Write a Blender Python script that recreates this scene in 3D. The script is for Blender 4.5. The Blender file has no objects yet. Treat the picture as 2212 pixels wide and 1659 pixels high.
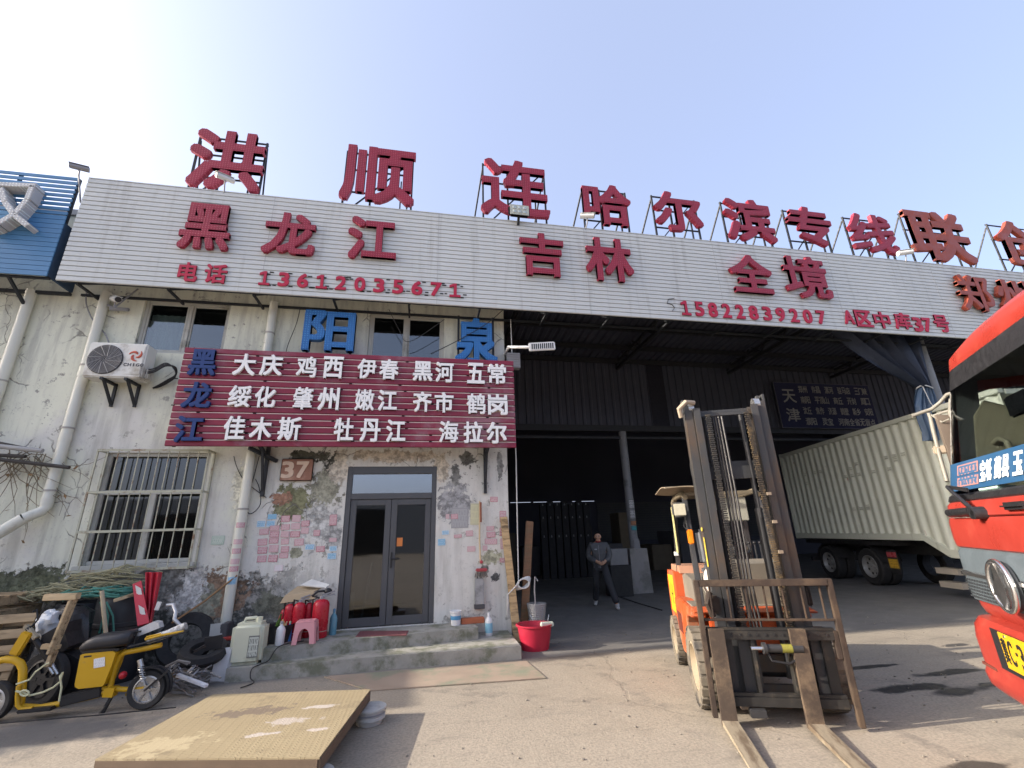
import bpy, bmesh, math, random
from math import sin, cos, pi, radians as rad
from mathutils import Vector as V, Matrix, noise as mnoise
random.seed(7)
sc = bpy.context.scene
COL = sc.collection
# ------------------------------------------------------------------ camera
FPX, PCX, PCY = 971.0, 1106.0, 829.5          # focal length and centre for a 2212 x 1659 picture
YAW, PITCH, ROLL, EYE = rad(11.43), rad(18.26), rad(-1.78), V((0, 0, 1.73))
fw = V((sin(YAW)*cos(PITCH), cos(YAW)*cos(PITCH), sin(PITCH)))
rt = V((cos(YAW), -sin(YAW), 0)); up = rt.cross(fw)
rt, up = cos(ROLL)*rt + sin(ROLL)*up, -sin(ROLL)*rt + cos(ROLL)*up
cam = bpy.data.cameras.new("camera"); cob = bpy.data.objects.new("camera", cam); COL.objects.link(cob)
cam.sensor_width = 36.0; cam.lens = 36.0*FPX/2212.0; cam.clip_end = 2000; cam.clip_start = 0.05
m = Matrix.Identity(4)
for i in range(3):
    m[i][0], m[i][1], m[i][2], m[i][3] = rt[i], up[i], -fw[i], EYE[i]
cob.matrix_world = m
sc.camera = cob
# ------------------------------------------------------------------ sky and sun
SUN_EL, SUN_OFF = rad(24), rad(2.2)            # low sun to the left, a little behind the fronts
world = bpy.data.worlds.new("World"); sc.world = world; world.use_nodes = True
wn = world.node_tree
sky = wn.nodes.new("ShaderNodeTexSky"); sky.sky_type = 'NISHITA'; sky.sun_disc = False
sky.sun_elevation = SUN_EL; sky.air_density = 0.7; sky.dust_density = 6.0; sky.ozone_density = 1.6
sdir = V((-cos(SUN_OFF)*cos(SUN_EL), sin(SUN_OFF)*cos(SUN_EL), sin(SUN_EL)))
sky.sun_rotation = math.atan2(sdir.x, sdir.y)
hz = wn.nodes.new("ShaderNodeMix"); hz.data_type = 'RGBA'; hz.inputs[0].default_value = 0.58      # an even pale haze veil
hz.inputs[7].default_value = (0.98, 1.10, 1.52, 1); wn.links.new(sky.outputs[0], hz.inputs[6]); wn.links.new(hz.outputs[2], wn.nodes["Background"].inputs[0])
wn.nodes["Background"].inputs[1].default_value = 0.15
sun = bpy.data.lights.new("sun", 'SUN'); sun.energy = 2.0; sun.angle = rad(0.5); sun.color = (1.0, 0.90, 0.77)
sob = bpy.data.objects.new("sun", sun); COL.objects.link(sob)
sob.rotation_euler = sdir.to_track_quat('Z', 'Y').to_euler()
sc.view_settings.view_transform = 'Standard'; sc.view_settings.look = 'None'
sc.view_settings.exposure = 2.1; sc.view_settings.gamma = 1
sc.cycles.max_bounces = 6; sc.cycles.diffuse_bounces = 3; sc.cycles.glossy_bounces = 3
sc.cycles.use_denoising = True

# ------------------------------------------------------------------ where a sight line meets a real plane
def ray(px, py): return fw + rt*((px-PCX)/FPX) - up*((py-PCY)/FPX)
def W(px, py, Y): d = ray(px, py); return EYE + d*((Y-EYE.y)/d.y)
def G(px, py, z=0.0): d = ray(px, py); return EYE + d*((z-EYE.z)/d.z)
def PL(px, py, p, n): d = ray(px, py); return EYE + d*((V(p)-EYE).dot(n)/d.dot(n))

# ------------------------------------------------------------------ node helpers and materials
class N:
    def __init__(s, name):
        s.m = bpy.data.materials.new(name); s.m.use_nodes = True; s.t = s.m.node_tree
        s.b = s.t.nodes["Principled BSDF"]; s.co = s.new("ShaderNodeTexCoord")
    def new(s, t): return s.t.nodes.new(t)
    def put(s, sock, v):
        if hasattr(v, "is_linked") or isinstance(v, bpy.types.NodeSocket): s.t.links.new(v, sock)
        elif isinstance(v, (tuple, list)) and len(v) == 3 and sock.type == 'RGBA': sock.default_value = (*v, 1)
        else: sock.default_value = v
    def noise(s, scale, detail=4, vec=None, rough=.55, stretch=None, dist=0):
        n = s.new("ShaderNodeTexNoise"); n.inputs["Scale"].default_value = scale; n.inputs["Detail"].default_value = detail
        n.inputs["Roughness"].default_value = rough; n.inputs["Distortion"].default_value = dist
        v = vec or s.co.outputs["Object"]
        if stretch: v = s.vmul(v, stretch)
        s.put(n.inputs["Vector"], v); return n.outputs["Fac"]
    def vmul(s, v, k):
        n = s.new("ShaderNodeVectorMath"); n.operation = 'MULTIPLY'; s.put(n.inputs[0], v); n.inputs[1].default_value = k; return n.outputs[0]
    def vsub(s, v, k):
        n = s.new("ShaderNodeVectorMath"); n.operation = 'SUBTRACT'; s.put(n.inputs[0], v); s.put(n.inputs[1], k); return n.outputs[0]
    def vadd(s, v, k):
        n = s.new("ShaderNodeVectorMath"); n.operation = 'ADD'; s.put(n.inputs[0], v); s.put(n.inputs[1], k); return n.outputs[0]
    def vlen(s, v):
        n = s.new("ShaderNodeVectorMath"); n.operation = 'LENGTH'; s.put(n.inputs[0], v); return n.outputs["Value"]
    def math(s, op, a, b=0.0, clamp=False):
        n = s.new("ShaderNodeMath"); n.operation = op; n.use_clamp = clamp; s.put(n.inputs[0], a); s.put(n.inputs[1], b); return n.outputs[0]
    def ramp(s, f, lo, hi, a=0.0, b=1.0):
        n = s.new("ShaderNodeMapRange"); n.clamp = True; n.interpolation_type = 'SMOOTHSTEP'
        s.put(n.inputs[0], f); n.inputs[1].default_value = lo; n.inputs[2].default_value = hi; n.inputs[3].default_value = a; n.inputs[4].default_value = b
        return n.outputs[0]
    def mix(s, f, a, b, mode='MIX'):
        n = s.new("ShaderNodeMix"); n.data_type = 'RGBA'; n.blend_type = mode
        s.put(n.inputs[0], f); s.put(n.inputs[6], a); s.put(n.inputs[7], b); return n.outputs[2]
    def bump(s, h, strength=.4, dist=.01):
        n = s.new("ShaderNodeBump"); n.inputs["Strength"].default_value = strength; n.inputs["Distance"].default_value = dist
        s.put(n.inputs["Height"], h); s.t.links.new(n.outputs[0], s.b.inputs["Normal"])
    def out(s, color, rough=.6, metal=0.0, spec=.4):
        s.put(s.b.inputs["Base Color"], color); s.put(s.b.inputs["Roughness"], rough)
        s.b.inputs["Metallic"].default_value = metal; s.b.inputs["Specular IOR Level"].default_value = spec
        return s.m
MATS = {}
def sc3(c, k): return tuple(min(1, x*k) for x in c)
def M(name, col=None, rough=.6, metal=0.0, var=.22, scale=6.0, bump=.15, dirt=None, dirt_amt=.5, stretch=None, spec=.4):
    """a weathered surface: noise in tone and gloss, optional dirt or rust patches in a second colour"""
    if name in MATS: return MATS[name]
    n = N(name); f = n.noise(scale, 6, stretch=stretch)
    c = n.mix(f, sc3(col, 1-var), sc3(col, 1+var))
    if dirt:
        g = n.noise(scale*.55, 8, rough=.68, stretch=stretch)
        c = n.mix(n.ramp(g, .62-dirt_amt*.3, .74-dirt_amt*.2), c, dirt)
    if bump: n.bump(n.noise(scale*7, 4, stretch=stretch), bump, .004)
    r = n.ramp(n.noise(scale*2, 3), .3, .7, max(.05, rough-.1), min(1, rough+.1))
    MATS[name] = n.out(c, r, metal, spec); return MATS[name]
def glass(name, tint, mixf, rough=.03):
    """window glass: part see-through, part mirror"""
    n = N(name); t = n.t
    tr = n.new("ShaderNodeBsdfTransparent"); tr.inputs[0].default_value = (*tint, 1)
    gl = n.new("ShaderNodeBsdfGlossy"); gl.inputs["Roughness"].default_value = rough; gl.inputs[0].default_value = (.9, .92, .95, 1)
    lw = n.new("ShaderNodeLayerWeight"); lw.inputs[0].default_value = .5      # facing = 1 - |cos|, the same from both sides of a pane
    f = n.math('ADD', n.math('MULTIPLY', n.math('POWER', lw.outputs["Facing"], 4.5), .9), mixf, True)
    b = n.new("ShaderNodeBump"); b.inputs["Strength"].default_value = .06; b.inputs["Distance"].default_value = .02
    n.put(b.inputs["Height"], n.noise(1.6, 2)); t.links.new(b.outputs[0], gl.inputs["Normal"])
    mx = n.new("ShaderNodeMixShader"); n.put(mx.inputs[0], f); t.links.new(tr.outputs[0], mx.inputs[1]); t.links.new(gl.outputs[0], mx.inputs[2])
    t.links.new(mx.outputs[0], t.nodes["Material Output"].inputs[0]); return n.m
def led(name, col, rough=.5):
    """sign letter face: painted tin studded with small lamps"""
    n = N(name); vo = n.new("ShaderNodeTexVoronoi"); vo.inputs["Scale"].default_value = 22; vo.inputs["Randomness"].default_value = .12
    n.put(vo.inputs["Vector"], n.vmul(n.co.outputs["Object"], (1, 0, 1)))
    f = n.ramp(vo.outputs["Distance"], .2, .3, .55, 0)
    c = n.mix(n.noise(1.6, 7, rough=.65), sc3(col, .62), sc3(col, 1.35)); c = n.mix(n.ramp(n.noise(5, 6, rough=.7, stretch=(1.5, 1, .3)), .55, .72, 0, .45), c, (col[0]*.45+.03, col[1]*.5+.025, col[2]*.5+.02)); c = n.mix(f, c, sc3((min(1, col[0]*1.7+.05), col[1]*2.2+.06, col[2]*1.8+.07), 1))
    n.bump(n.ramp(vo.outputs["Distance"], .15, .35, 1, 0), .5, .01)
    return n.out(c, rough)
def sticker(name, paper, ink):
    """a small printed advertisement: rows of illegible print inside a border"""
    n = N(name); g = n.co.outputs["Generated"]; v = n.vmul(g, (1, 1, 1))
    sp = n.new("ShaderNodeSeparateXYZ"); n.put(sp.inputs[0], v); cm = n.new("ShaderNodeCombineXYZ")
    n.put(cm.inputs[0], sp.outputs[0]); n.put(cm.inputs[1], sp.outputs[2])
    br = n.new("ShaderNodeTexBrick"); br.inputs["Scale"].default_value = 1; br.inputs["Brick Width"].default_value = .16; br.inputs["Row Height"].default_value = .3
    br.inputs["Mortar Size"].default_value = .035; br.inputs["Color1"].default_value = (1, 1, 1, 1); br.inputs["Color2"].default_value = (1, 1, 1, 1); br.inputs["Mortar"].default_value = (0, 0, 0, 1)
    n.put(br.inputs["Vector"], cm.outputs[0])
    oi = n.new("ShaderNodeObjectInfo")
    no = n.new("ShaderNodeTexNoise"); no.noise_dimensions = '4D'; no.inputs["Scale"].default_value = 9; no.inputs["Detail"].default_value = 2
    n.put(no.inputs["Vector"], n.vmul(cm.outputs[0], (2.2, .9, 1))); n.put(no.inputs["W"], n.math('MULTIPLY', oi.outputs["Random"], 40))
    f = n.math('MULTIPLY', br.outputs["Color"], n.ramp(no.outputs["Fac"], .43, .5))
    fade = n.ramp(oi.outputs["Random"], 0, 1, .25, .85)
    ex = n.math('ABSOLUTE', n.math('SUBTRACT', sp.outputs[0], .5)); ez = n.math('ABSOLUTE', n.math('SUBTRACT', sp.outputs[2], .5))
    edge = n.math('GREATER_THAN', n.math('MAXIMUM', ex, ez), .44)
    f = n.math('MULTIPLY', n.math('MAXIMUM', f, edge), fade)
    return n.out(n.mix(f, paper, ink), .7)

# ------------------------------------------------------------------ mesh helpers
MW = {}
class B:
    def __init__(s): s.bm = bmesh.new()
    def verts(s, pts): return [s.bm.verts.new(p) for p in pts]
    def face(s, pts):
        try: return s.bm.faces.new(s.verts(pts))
        except ValueError: return None
    def box(s, c, d, R=None):
        r = bmesh.ops.create_cube(s.bm, size=1)["verts"]
        mt = Matrix.Translation(V(c)) @ (R.to_4x4() if R else Matrix.Identity(4)) @ Matrix.Diagonal((*d, 1))
        bmesh.ops.transform(s.bm, matrix=mt, verts=r); return s
    def bx(s, x0, x1, y0, y1, z0, z1): return s.box(((x0+x1)/2, (y0+y1)/2, (z0+z1)/2), (abs(x1-x0), abs(y1-y0), abs(z1-z0)))
    def bar(s, p, q, w, h=None, upv=None):
        p, q = V(p), V(q); d = q-p; L = d.length
        if L < 1e-6: return s
        z = d/L; u = V(upv) if upv else (V((0, 0, 1)) if abs(z.z) < .95 else V((0, 1, 0)))
        x = u.cross(z).normalized(); y = z.cross(x)
        R = Matrix((x, y, z)).transposed()
        return s.box((p+q)/2, (w, h or w, L), R)
    def tube(s, pts, r, n=10, cap=True, closed=False):
        pts = [V(p) for p in pts]; k = len(pts); rr = r if isinstance(r, (list, tuple)) else [r]*k
        rings = []; ref = None
        for i, p in enumerate(pts):
            a = pts[i-1] if (i or closed) else p; b = pts[(i+1) % k] if (i < k-1 or closed) else p
            t = (b-a).normalized()
            if ref is None:
                ref = V((0, 0, 1)) if abs(t.z) < .9 else V((1, 0, 0))
            x = (ref - t*ref.dot(t)).normalized(); y = t.cross(x); ref = x
            rings.append([s.bm.verts.new(p + (x*cos(2*pi*j/n) + y*sin(2*pi*j/n))*rr[i]) for j in range(n)])
        for i in range(k if closed else k-1):
            a, b = rings[i], rings[(i+1) % k]
            for j in range(n): s.bm.faces.new((a[j], a[(j+1) % n], b[(j+1) % n], b[j]))
        if cap and not closed:
            s.bm.faces.new(list(reversed(rings[0]))); s.bm.faces.new(rings[-1])
        return s
    def lathe(s, prof, c=(0, 0, 0), axis=(0, 0, 1), n=24, sx=1.0, sy=1.0, cap=True):
        a = V(axis).normalized(); q = a.to_track_quat('Z', 'Y').to_matrix(); c = V(c); rings = []
        for r, h in prof:
            rings.append([s.bm.verts.new(c + q @ V((r*sx*cos(2*pi*j/n), r*sy*sin(2*pi*j/n), h))) for j in range(n)])
        for a_, b_ in zip(rings, rings[1:]):
            for j in range(n): s.bm.faces.new((a_[j], a_[(j+1) % n], b_[(j+1) % n], b_[j]))
        if cap:
            s.bm.faces.new(list(reversed(rings[0]))); s.bm.faces.new(rings[-1])
        return s
    def prism(s, poly, a, b, f):
        """poly of 2-D points, extruded from a to b; f(u, v, w) gives the 3-D point"""
        lo = [s.bm.verts.new(f(u, v, a)) for u, v in poly]; hi = [s.bm.verts.new(f(u, v, b)) for u, v in poly]
        k = len(poly)
        s.bm.faces.new(lo); s.bm.faces.new(list(reversed(hi)))
        for i in range(k): s.bm.faces.new((lo[i], hi[i], hi[(i+1) % k], lo[(i+1) % k]))
        return s
    def grid(s, P):
        """P rows of points -> quads"""
        R = [[s.bm.verts.new(p) for p in row] for row in P]
        for a, b in zip(R, R[1:]):
            for j in range(len(a)-1): s.bm.faces.new((a[j], a[j+1], b[j+1], b[j]))
        return s
    def ball(s, c, r, n=12, sc_=(1, 1, 1)):
        v = bmesh.ops.create_uvsphere(s.bm, u_segments=n, v_segments=max(6, n*2//3), radius=r)["verts"]
        bmesh.ops.transform(s.bm, matrix=Matrix.Translation(V(c)) @ Matrix.Diagonal((*sc_, 1)), verts=v); return s
    def done(s, name, mat, parent=None, bevel=0, smooth=False, world=True, seg=2, thick=0):
        bm = s.bm
        if thick:
            bmesh.ops.recalc_face_normals(bm, faces=bm.faces)
            bmesh.ops.solidify(bm, geom=list(bm.faces), thickness=thick)
        if bevel:
            try: bmesh.ops.bevel(bm, geom=[e for e in bm.edges if len(e.link_faces) == 2 and e.calc_face_angle(0) > .6], offset=bevel, segments=seg, affect='EDGES', clamp_overlap=True)
            except Exception: pass
        bmesh.ops.recalc_face_normals(bm, faces=bm.faces)
        if parent and world:
            bmesh.ops.transform(bm, matrix=MW[parent.name].inverted(), verts=bm.verts)
        me = bpy.data.meshes.new(name); bm.to_mesh(me); bm.free()
        return link(name, me, mat, parent, smooth)
def link(name, me, mat, parent=None, smooth=False):
    me.materials.clear(); me.materials.append(mat)
    if smooth:
        me.polygons.foreach_set("use_smooth", [True]*len(me.polygons))
        try: me.set_sharp_from_angle(angle=rad(38))
        except Exception: pass
    o = bpy.data.objects.new(name, me); COL.objects.link(o)
    if parent: o.parent = parent; MW[o.name] = MW[parent.name]
    else: MW[o.name] = Matrix.Identity(4)
    return o
def tag(o, label, cat, group=None, kind=None):
    if label: o["label"] = label
    if cat: o["category"] = cat
    if group: o["group"] = group
    if kind: o["kind"] = kind
    return o
def thing(name, label, cat, loc=(0, 0, 0), rz=0.0, group=None):
    o = bpy.data.objects.new(name, None); COL.objects.link(o); o.empty_display_size = .2
    o.location = loc; o.rotation_euler = (0, 0, rz)
    MW[o.name] = Matrix.Translation(V(loc)) @ Matrix.Rotation(rz, 4, 'Z')
    return tag(o, label, cat, group)
def structure(o): o["kind"] = "structure"; return o
def copy_tree(o, parent=None):
    c = o.copy(); COL.objects.link(c); c.parent = parent; MW[c.name] = MW[o.name]
    for ch in list(o.children): copy_tree(ch, c)
    return c
def corr(b, x0, x1, z0, z1, Y, pitch=.2, dep=.035, top=None):
    """ribbed steel sheet standing in the plane y = Y"""
    P = []; x = x0; k = pitch
    while x < x1:
        for dx, dy in ((0, 0), (k*.55, 0), (k*.65, -dep), (k*.9, -dep)):
            if x+dx <= x1: P.append((x+dx, Y+dy))
        x += k
    b.grid([[(x, y, z0) for x, y in P], [(x, y, z1) for x, y in P]]); return b

# ------------------------------------------------------------------ lettering (built-in font outlines, thickened)
ROOF = "洪顺连哈尔滨专线"; BRUSH = "联创郑州"
TEXTS = set(ROOF+BRUSH+"黑龙江吉林全境电话0123456789A区中库号阳泉大庆鸡西伊春河五常绥化肇州嫩齐市鹤岗佳木斯牡丹海拉尔CHIGO天津郑许昌漯驻马店三门峡南阳平顶山商丘开封周口沈焦作济源鹤壁新乡安濮灵宝河省无盲点坻蓟县玉冀·V")
GLY = {}
def make_glyphs(chars):
    tmp = []
    for ch in sorted(chars):
        cu = bpy.data.curves.new("t", 'FONT'); cu.body = ch; cu.size = 1; cu.extrude = .5; cu.resolution_u = 3
        o = bpy.data.objects.new("t", cu); COL.objects.link(o); tmp.append((ch, o))
    dg = bpy.context.evaluated_depsgraph_get()
    for ch, o in tmp:
        me = bpy.data.meshes.new_from_object(o.evaluated_get(dg)); vs = [v.co.copy() for v in me.vertices]
        if vs: GLY[ch] = (vs, [tuple(p.vertices) for p in me.polygons])
        bpy.data.meshes.remove(me)
    for ch, o in tmp:
        cu = o.data; bpy.data.objects.remove(o); bpy.data.curves.remove(cu)
make_glyphs(TEXTS)
def boxy(rects):     # a digit drawn from plain strokes
    vs, fs = [], []
    for x0, x1, y0, y1, sl in rects:
        k = len(vs)
        for z in (-.5, .5): vs += [V((x0, y0, z)), V((x1, y0+sl, z)), V((x1, y1+sl, z)), V((x0, y1, z))]
        fs += [(k, k+3, k+2, k+1), (k+4, k+5, k+6, k+7)]+[(k+i, k+(i+1) % 4, k+4+(i+1) % 4, k+4+i) for i in range(4)]
    return vs, fs
GLY["1"] = boxy([(.10, .50, 0, .07, 0), (.27, .34, .06, .72, 0), (.10, .27, .54, .61, .1)])
def glyph_mesh(ch, w, h, d, key="b"):
    """character of width w and height h, facing -y; strokes fattened by shifted copies, each a hair deeper so no faces coincide"""
    vs, fs = GLY[ch]; dense = len(vs) > 330
    e = {"b": .02 if dense else .026, "m": .010, "x": .034}[key]; k = e
    sh = [(0, 0), (e, 0), (-e, 0), (0, e), (0, -e), (k, k), (-k, k), (k, -k), (-k, -k)]
    X0, X1 = min(v.x for v in vs)-e, max(v.x for v in vs)+e; Y0, Y1 = min(v.y for v in vs)-e, max(v.y for v in vs)+e
    P, F = [], []
    for q, (a, b) in enumerate(sh):
        n0 = len(P); dd = 1-.012*q
        P += [(((v.x+a-X0)/(X1-X0)-.5)*w, -v.z*d*dd, ((v.y+b-Y0)/(Y1-Y0)-.5)*h) for v in vs]; F += [tuple(n0+i for i in f) for f in fs]
    me = bpy.data.meshes.new("character"); me.from_pydata(P, [], F); me.update()
    bm = bmesh.new(); bm.from_mesh(me); bmesh.ops.recalc_face_normals(bm, faces=bm.faces); bm.to_mesh(me); bm.free()
    return me
def letter(ch, rect, Y, d, mat, parent=None, name="character", key="b"):
    """one raised character whose front outline fills RECT (picture units) on the plane y = Y"""
    x0, y0, x1, y1 = rect; mx, my = (x0+x1)/2, (y0+y1)/2
    a, b, t, u = W(x0, my, Y), W(x1, my, Y), W(mx, y0, Y), W(mx, y1, Y)
    c = W(mx, my, Y); w, h = b.x-a.x, t.z-u.z
    o = link(name, glyph_mesh(ch, w, h, d, key), mat, parent)
    loc = V((c.x, Y, (t.z+u.z)/2))
    o.location = MW[parent.name].inverted() @ loc if parent else loc
    return o, loc, w, h
# ================================================================== the setting
YF = 8.4                                        # front of the office building
def blobs(n, base, items, pos, freq=2.6, amp=.9, flake=0.0):
    """patches with a ragged outline: (x, y, z, rx, rz, colour, edge); flake > 0 breaks them up like peeling paint"""
    c = base; fs = []
    nz = n.noise(freq, 9, pos, .68); hi = n.noise(freq*4.6, 8, pos, .72) if flake else None
    inside = n.ramp(n.noise(11, 8, pos, .7), .36, .64) if flake else None
    for (x, y, z, rx, rz, col, soft) in items:
        ed = soft[0] if isinstance(soft, tuple) else soft
        k = (1/rx, 0, 1/rz) if rz else (1/rx, 1/soft[1], 0)
        d = n.math('ADD', n.vlen(n.vmul(n.vsub(pos, (x, y, z)), k)), n.math('MULTIPLY', n.math('SUBTRACT', nz, .5), amp*2.6))
        if flake: d = n.math('ADD', d, n.math('MULTIPLY', n.math('SUBTRACT', hi, .5), flake)); ed *= .45
        f = n.ramp(d, 1.0, max(.2, 1.0-ed), 0, 1)
        cc = n.mix(inside, sc3(col, .7), sc3(col, 1.6)) if flake else col
        c = n.mix(f, c, cc); fs.append(f)
    return c, fs
def ground_material():
    n = N("worn_yard_concrete"); p = n.co.outputs["Object"]
    c = n.mix(n.noise(.35, 8, rough=.7), (.25, .215, .168), (.405, .352, .28))
    c = n.mix(n.math('MULTIPLY', n.ramp(n.noise(38, 3), .35, .7), .5), c, (.16, .14, .115))
    c = n.mix(n.ramp(n.noise(90, 2), .62, .72, 0, .5), c, (.36, .32, .26))
    c = n.mix(n.ramp(n.noise(1.4, 7, rough=.72, stretch=(.5, 1.6, 1)), .52, .7, 0, .55), c, (.145, .13, .112))
    # shade inside the hall and along the fronts, painted as greyer ground
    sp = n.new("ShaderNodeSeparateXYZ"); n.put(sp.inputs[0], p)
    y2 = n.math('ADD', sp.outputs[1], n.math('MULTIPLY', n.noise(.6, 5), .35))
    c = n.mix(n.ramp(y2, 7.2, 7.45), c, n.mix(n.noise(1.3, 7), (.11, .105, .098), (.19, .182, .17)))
    oil = [(5.3, 4.75, 0, .55, 0, (.035, .033, .032), (.35, .16)), (6.2, 5.05, 0, .5, 0, (.04, .038, .036), (.35, .1)), (5.6, 4.55, 0, .5, 0, (.045, .042, .04), (.5, .13)),
           (6.3, 4.6, 0, .35, 0, (.05, .046, .042), (.4, .1)), (5.55, 5.5, 0, .5, 0, (.045, .042, .04), (.3, .07)), (3.75, 3.1, 0, .4, 0, (.055, .047, .042), (.25, .13)), (4.1, 3.3, 0, .3, 0, (.07, .06, .05), (.4, .12)),
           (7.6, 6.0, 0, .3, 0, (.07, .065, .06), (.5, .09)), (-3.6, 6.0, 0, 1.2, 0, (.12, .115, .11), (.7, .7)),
           (2.2, 7.1, 0, .9, 0, (.15, .13, .11), (.6, .2))]
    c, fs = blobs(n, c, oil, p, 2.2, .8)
    # tyre tracks leading into the hall
    for (ax, ay, cc_, wd) in ((.93, -.36, 1.15, .11), (.93, -.36, 1.75, .12), (.99, .12, 3.0, .10), (.99, .12, 4.5, .10), (.5, .87, 5.6, .12), (.5, .87, 6.9, .11)):
        dp_ = n.new("ShaderNodeVectorMath"); dp_.operation = 'DOT_PRODUCT'; n.put(dp_.inputs[0], n.vadd(p, n.vmul(nzv(n, p, .25), (.8, .8, 0)))); dp_.inputs[1].default_value = (ax, ay, 0)
        tr = n.ramp(n.math('ABSOLUTE', n.math('SUBTRACT', dp_.outputs["Value"], cc_)), wd, wd*.5, 0, 1)
        c = n.mix(n.math('MULTIPLY', tr, n.ramp(n.noise(3.5, 7, rough=.7), .42, .68, 0, .5)), c, (.12, .108, .095))
    # hairline cracks
    w = n.vadd(p, n.vmul(nzv(n, p, .9), (.7, .7, 0)))
    vo = n.new("ShaderNodeTexVoronoi"); vo.feature = 'DISTANCE_TO_EDGE'; vo.inputs["Scale"].default_value = .33; n.put(vo.inputs["Vector"], w)
    ck = n.math('MULTIPLY', n.ramp(vo.outputs["Distance"], .004, .010, 1, 0), n.ramp(n.noise(.5, 3), .45, .55))
    c = n.mix(n.math('MULTIPLY', ck, .10), c, (.05, .045, .04))
    h = n.math('ADD', n.math('MULTIPLY', n.noise(55, 4), .5), n.math('SUBTRACT', n.noise(6, 6), n.math('MULTIPLY', ck, .25)))
    n.bump(h, .55, .012)
    r = n.ramp(n.noise(2.5, 5), .3, .7, .62, .95)
    for f in fs[:7]: r = n.math('SUBTRACT', r, n.math('MULTIPLY', f, .28), True)
    return n.out(c, r, 0, .35)
def nzv(n, p, s):
    q = n.new("ShaderNodeTexNoise"); q.inputs["Scale"].default_value = s; q.inputs["Detail"].default_value = 6; n.put(q.inputs["Vector"], p)
    return n.vsub(q.outputs["Color"], (.5, .5, .5))
b = B(); b.face([(-260, -260, 0), (260, -260, 0), (260, 260, 0), (-260, 260, 0)])
gr = b.done("ground", ground_material()); structure(gr)

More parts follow.
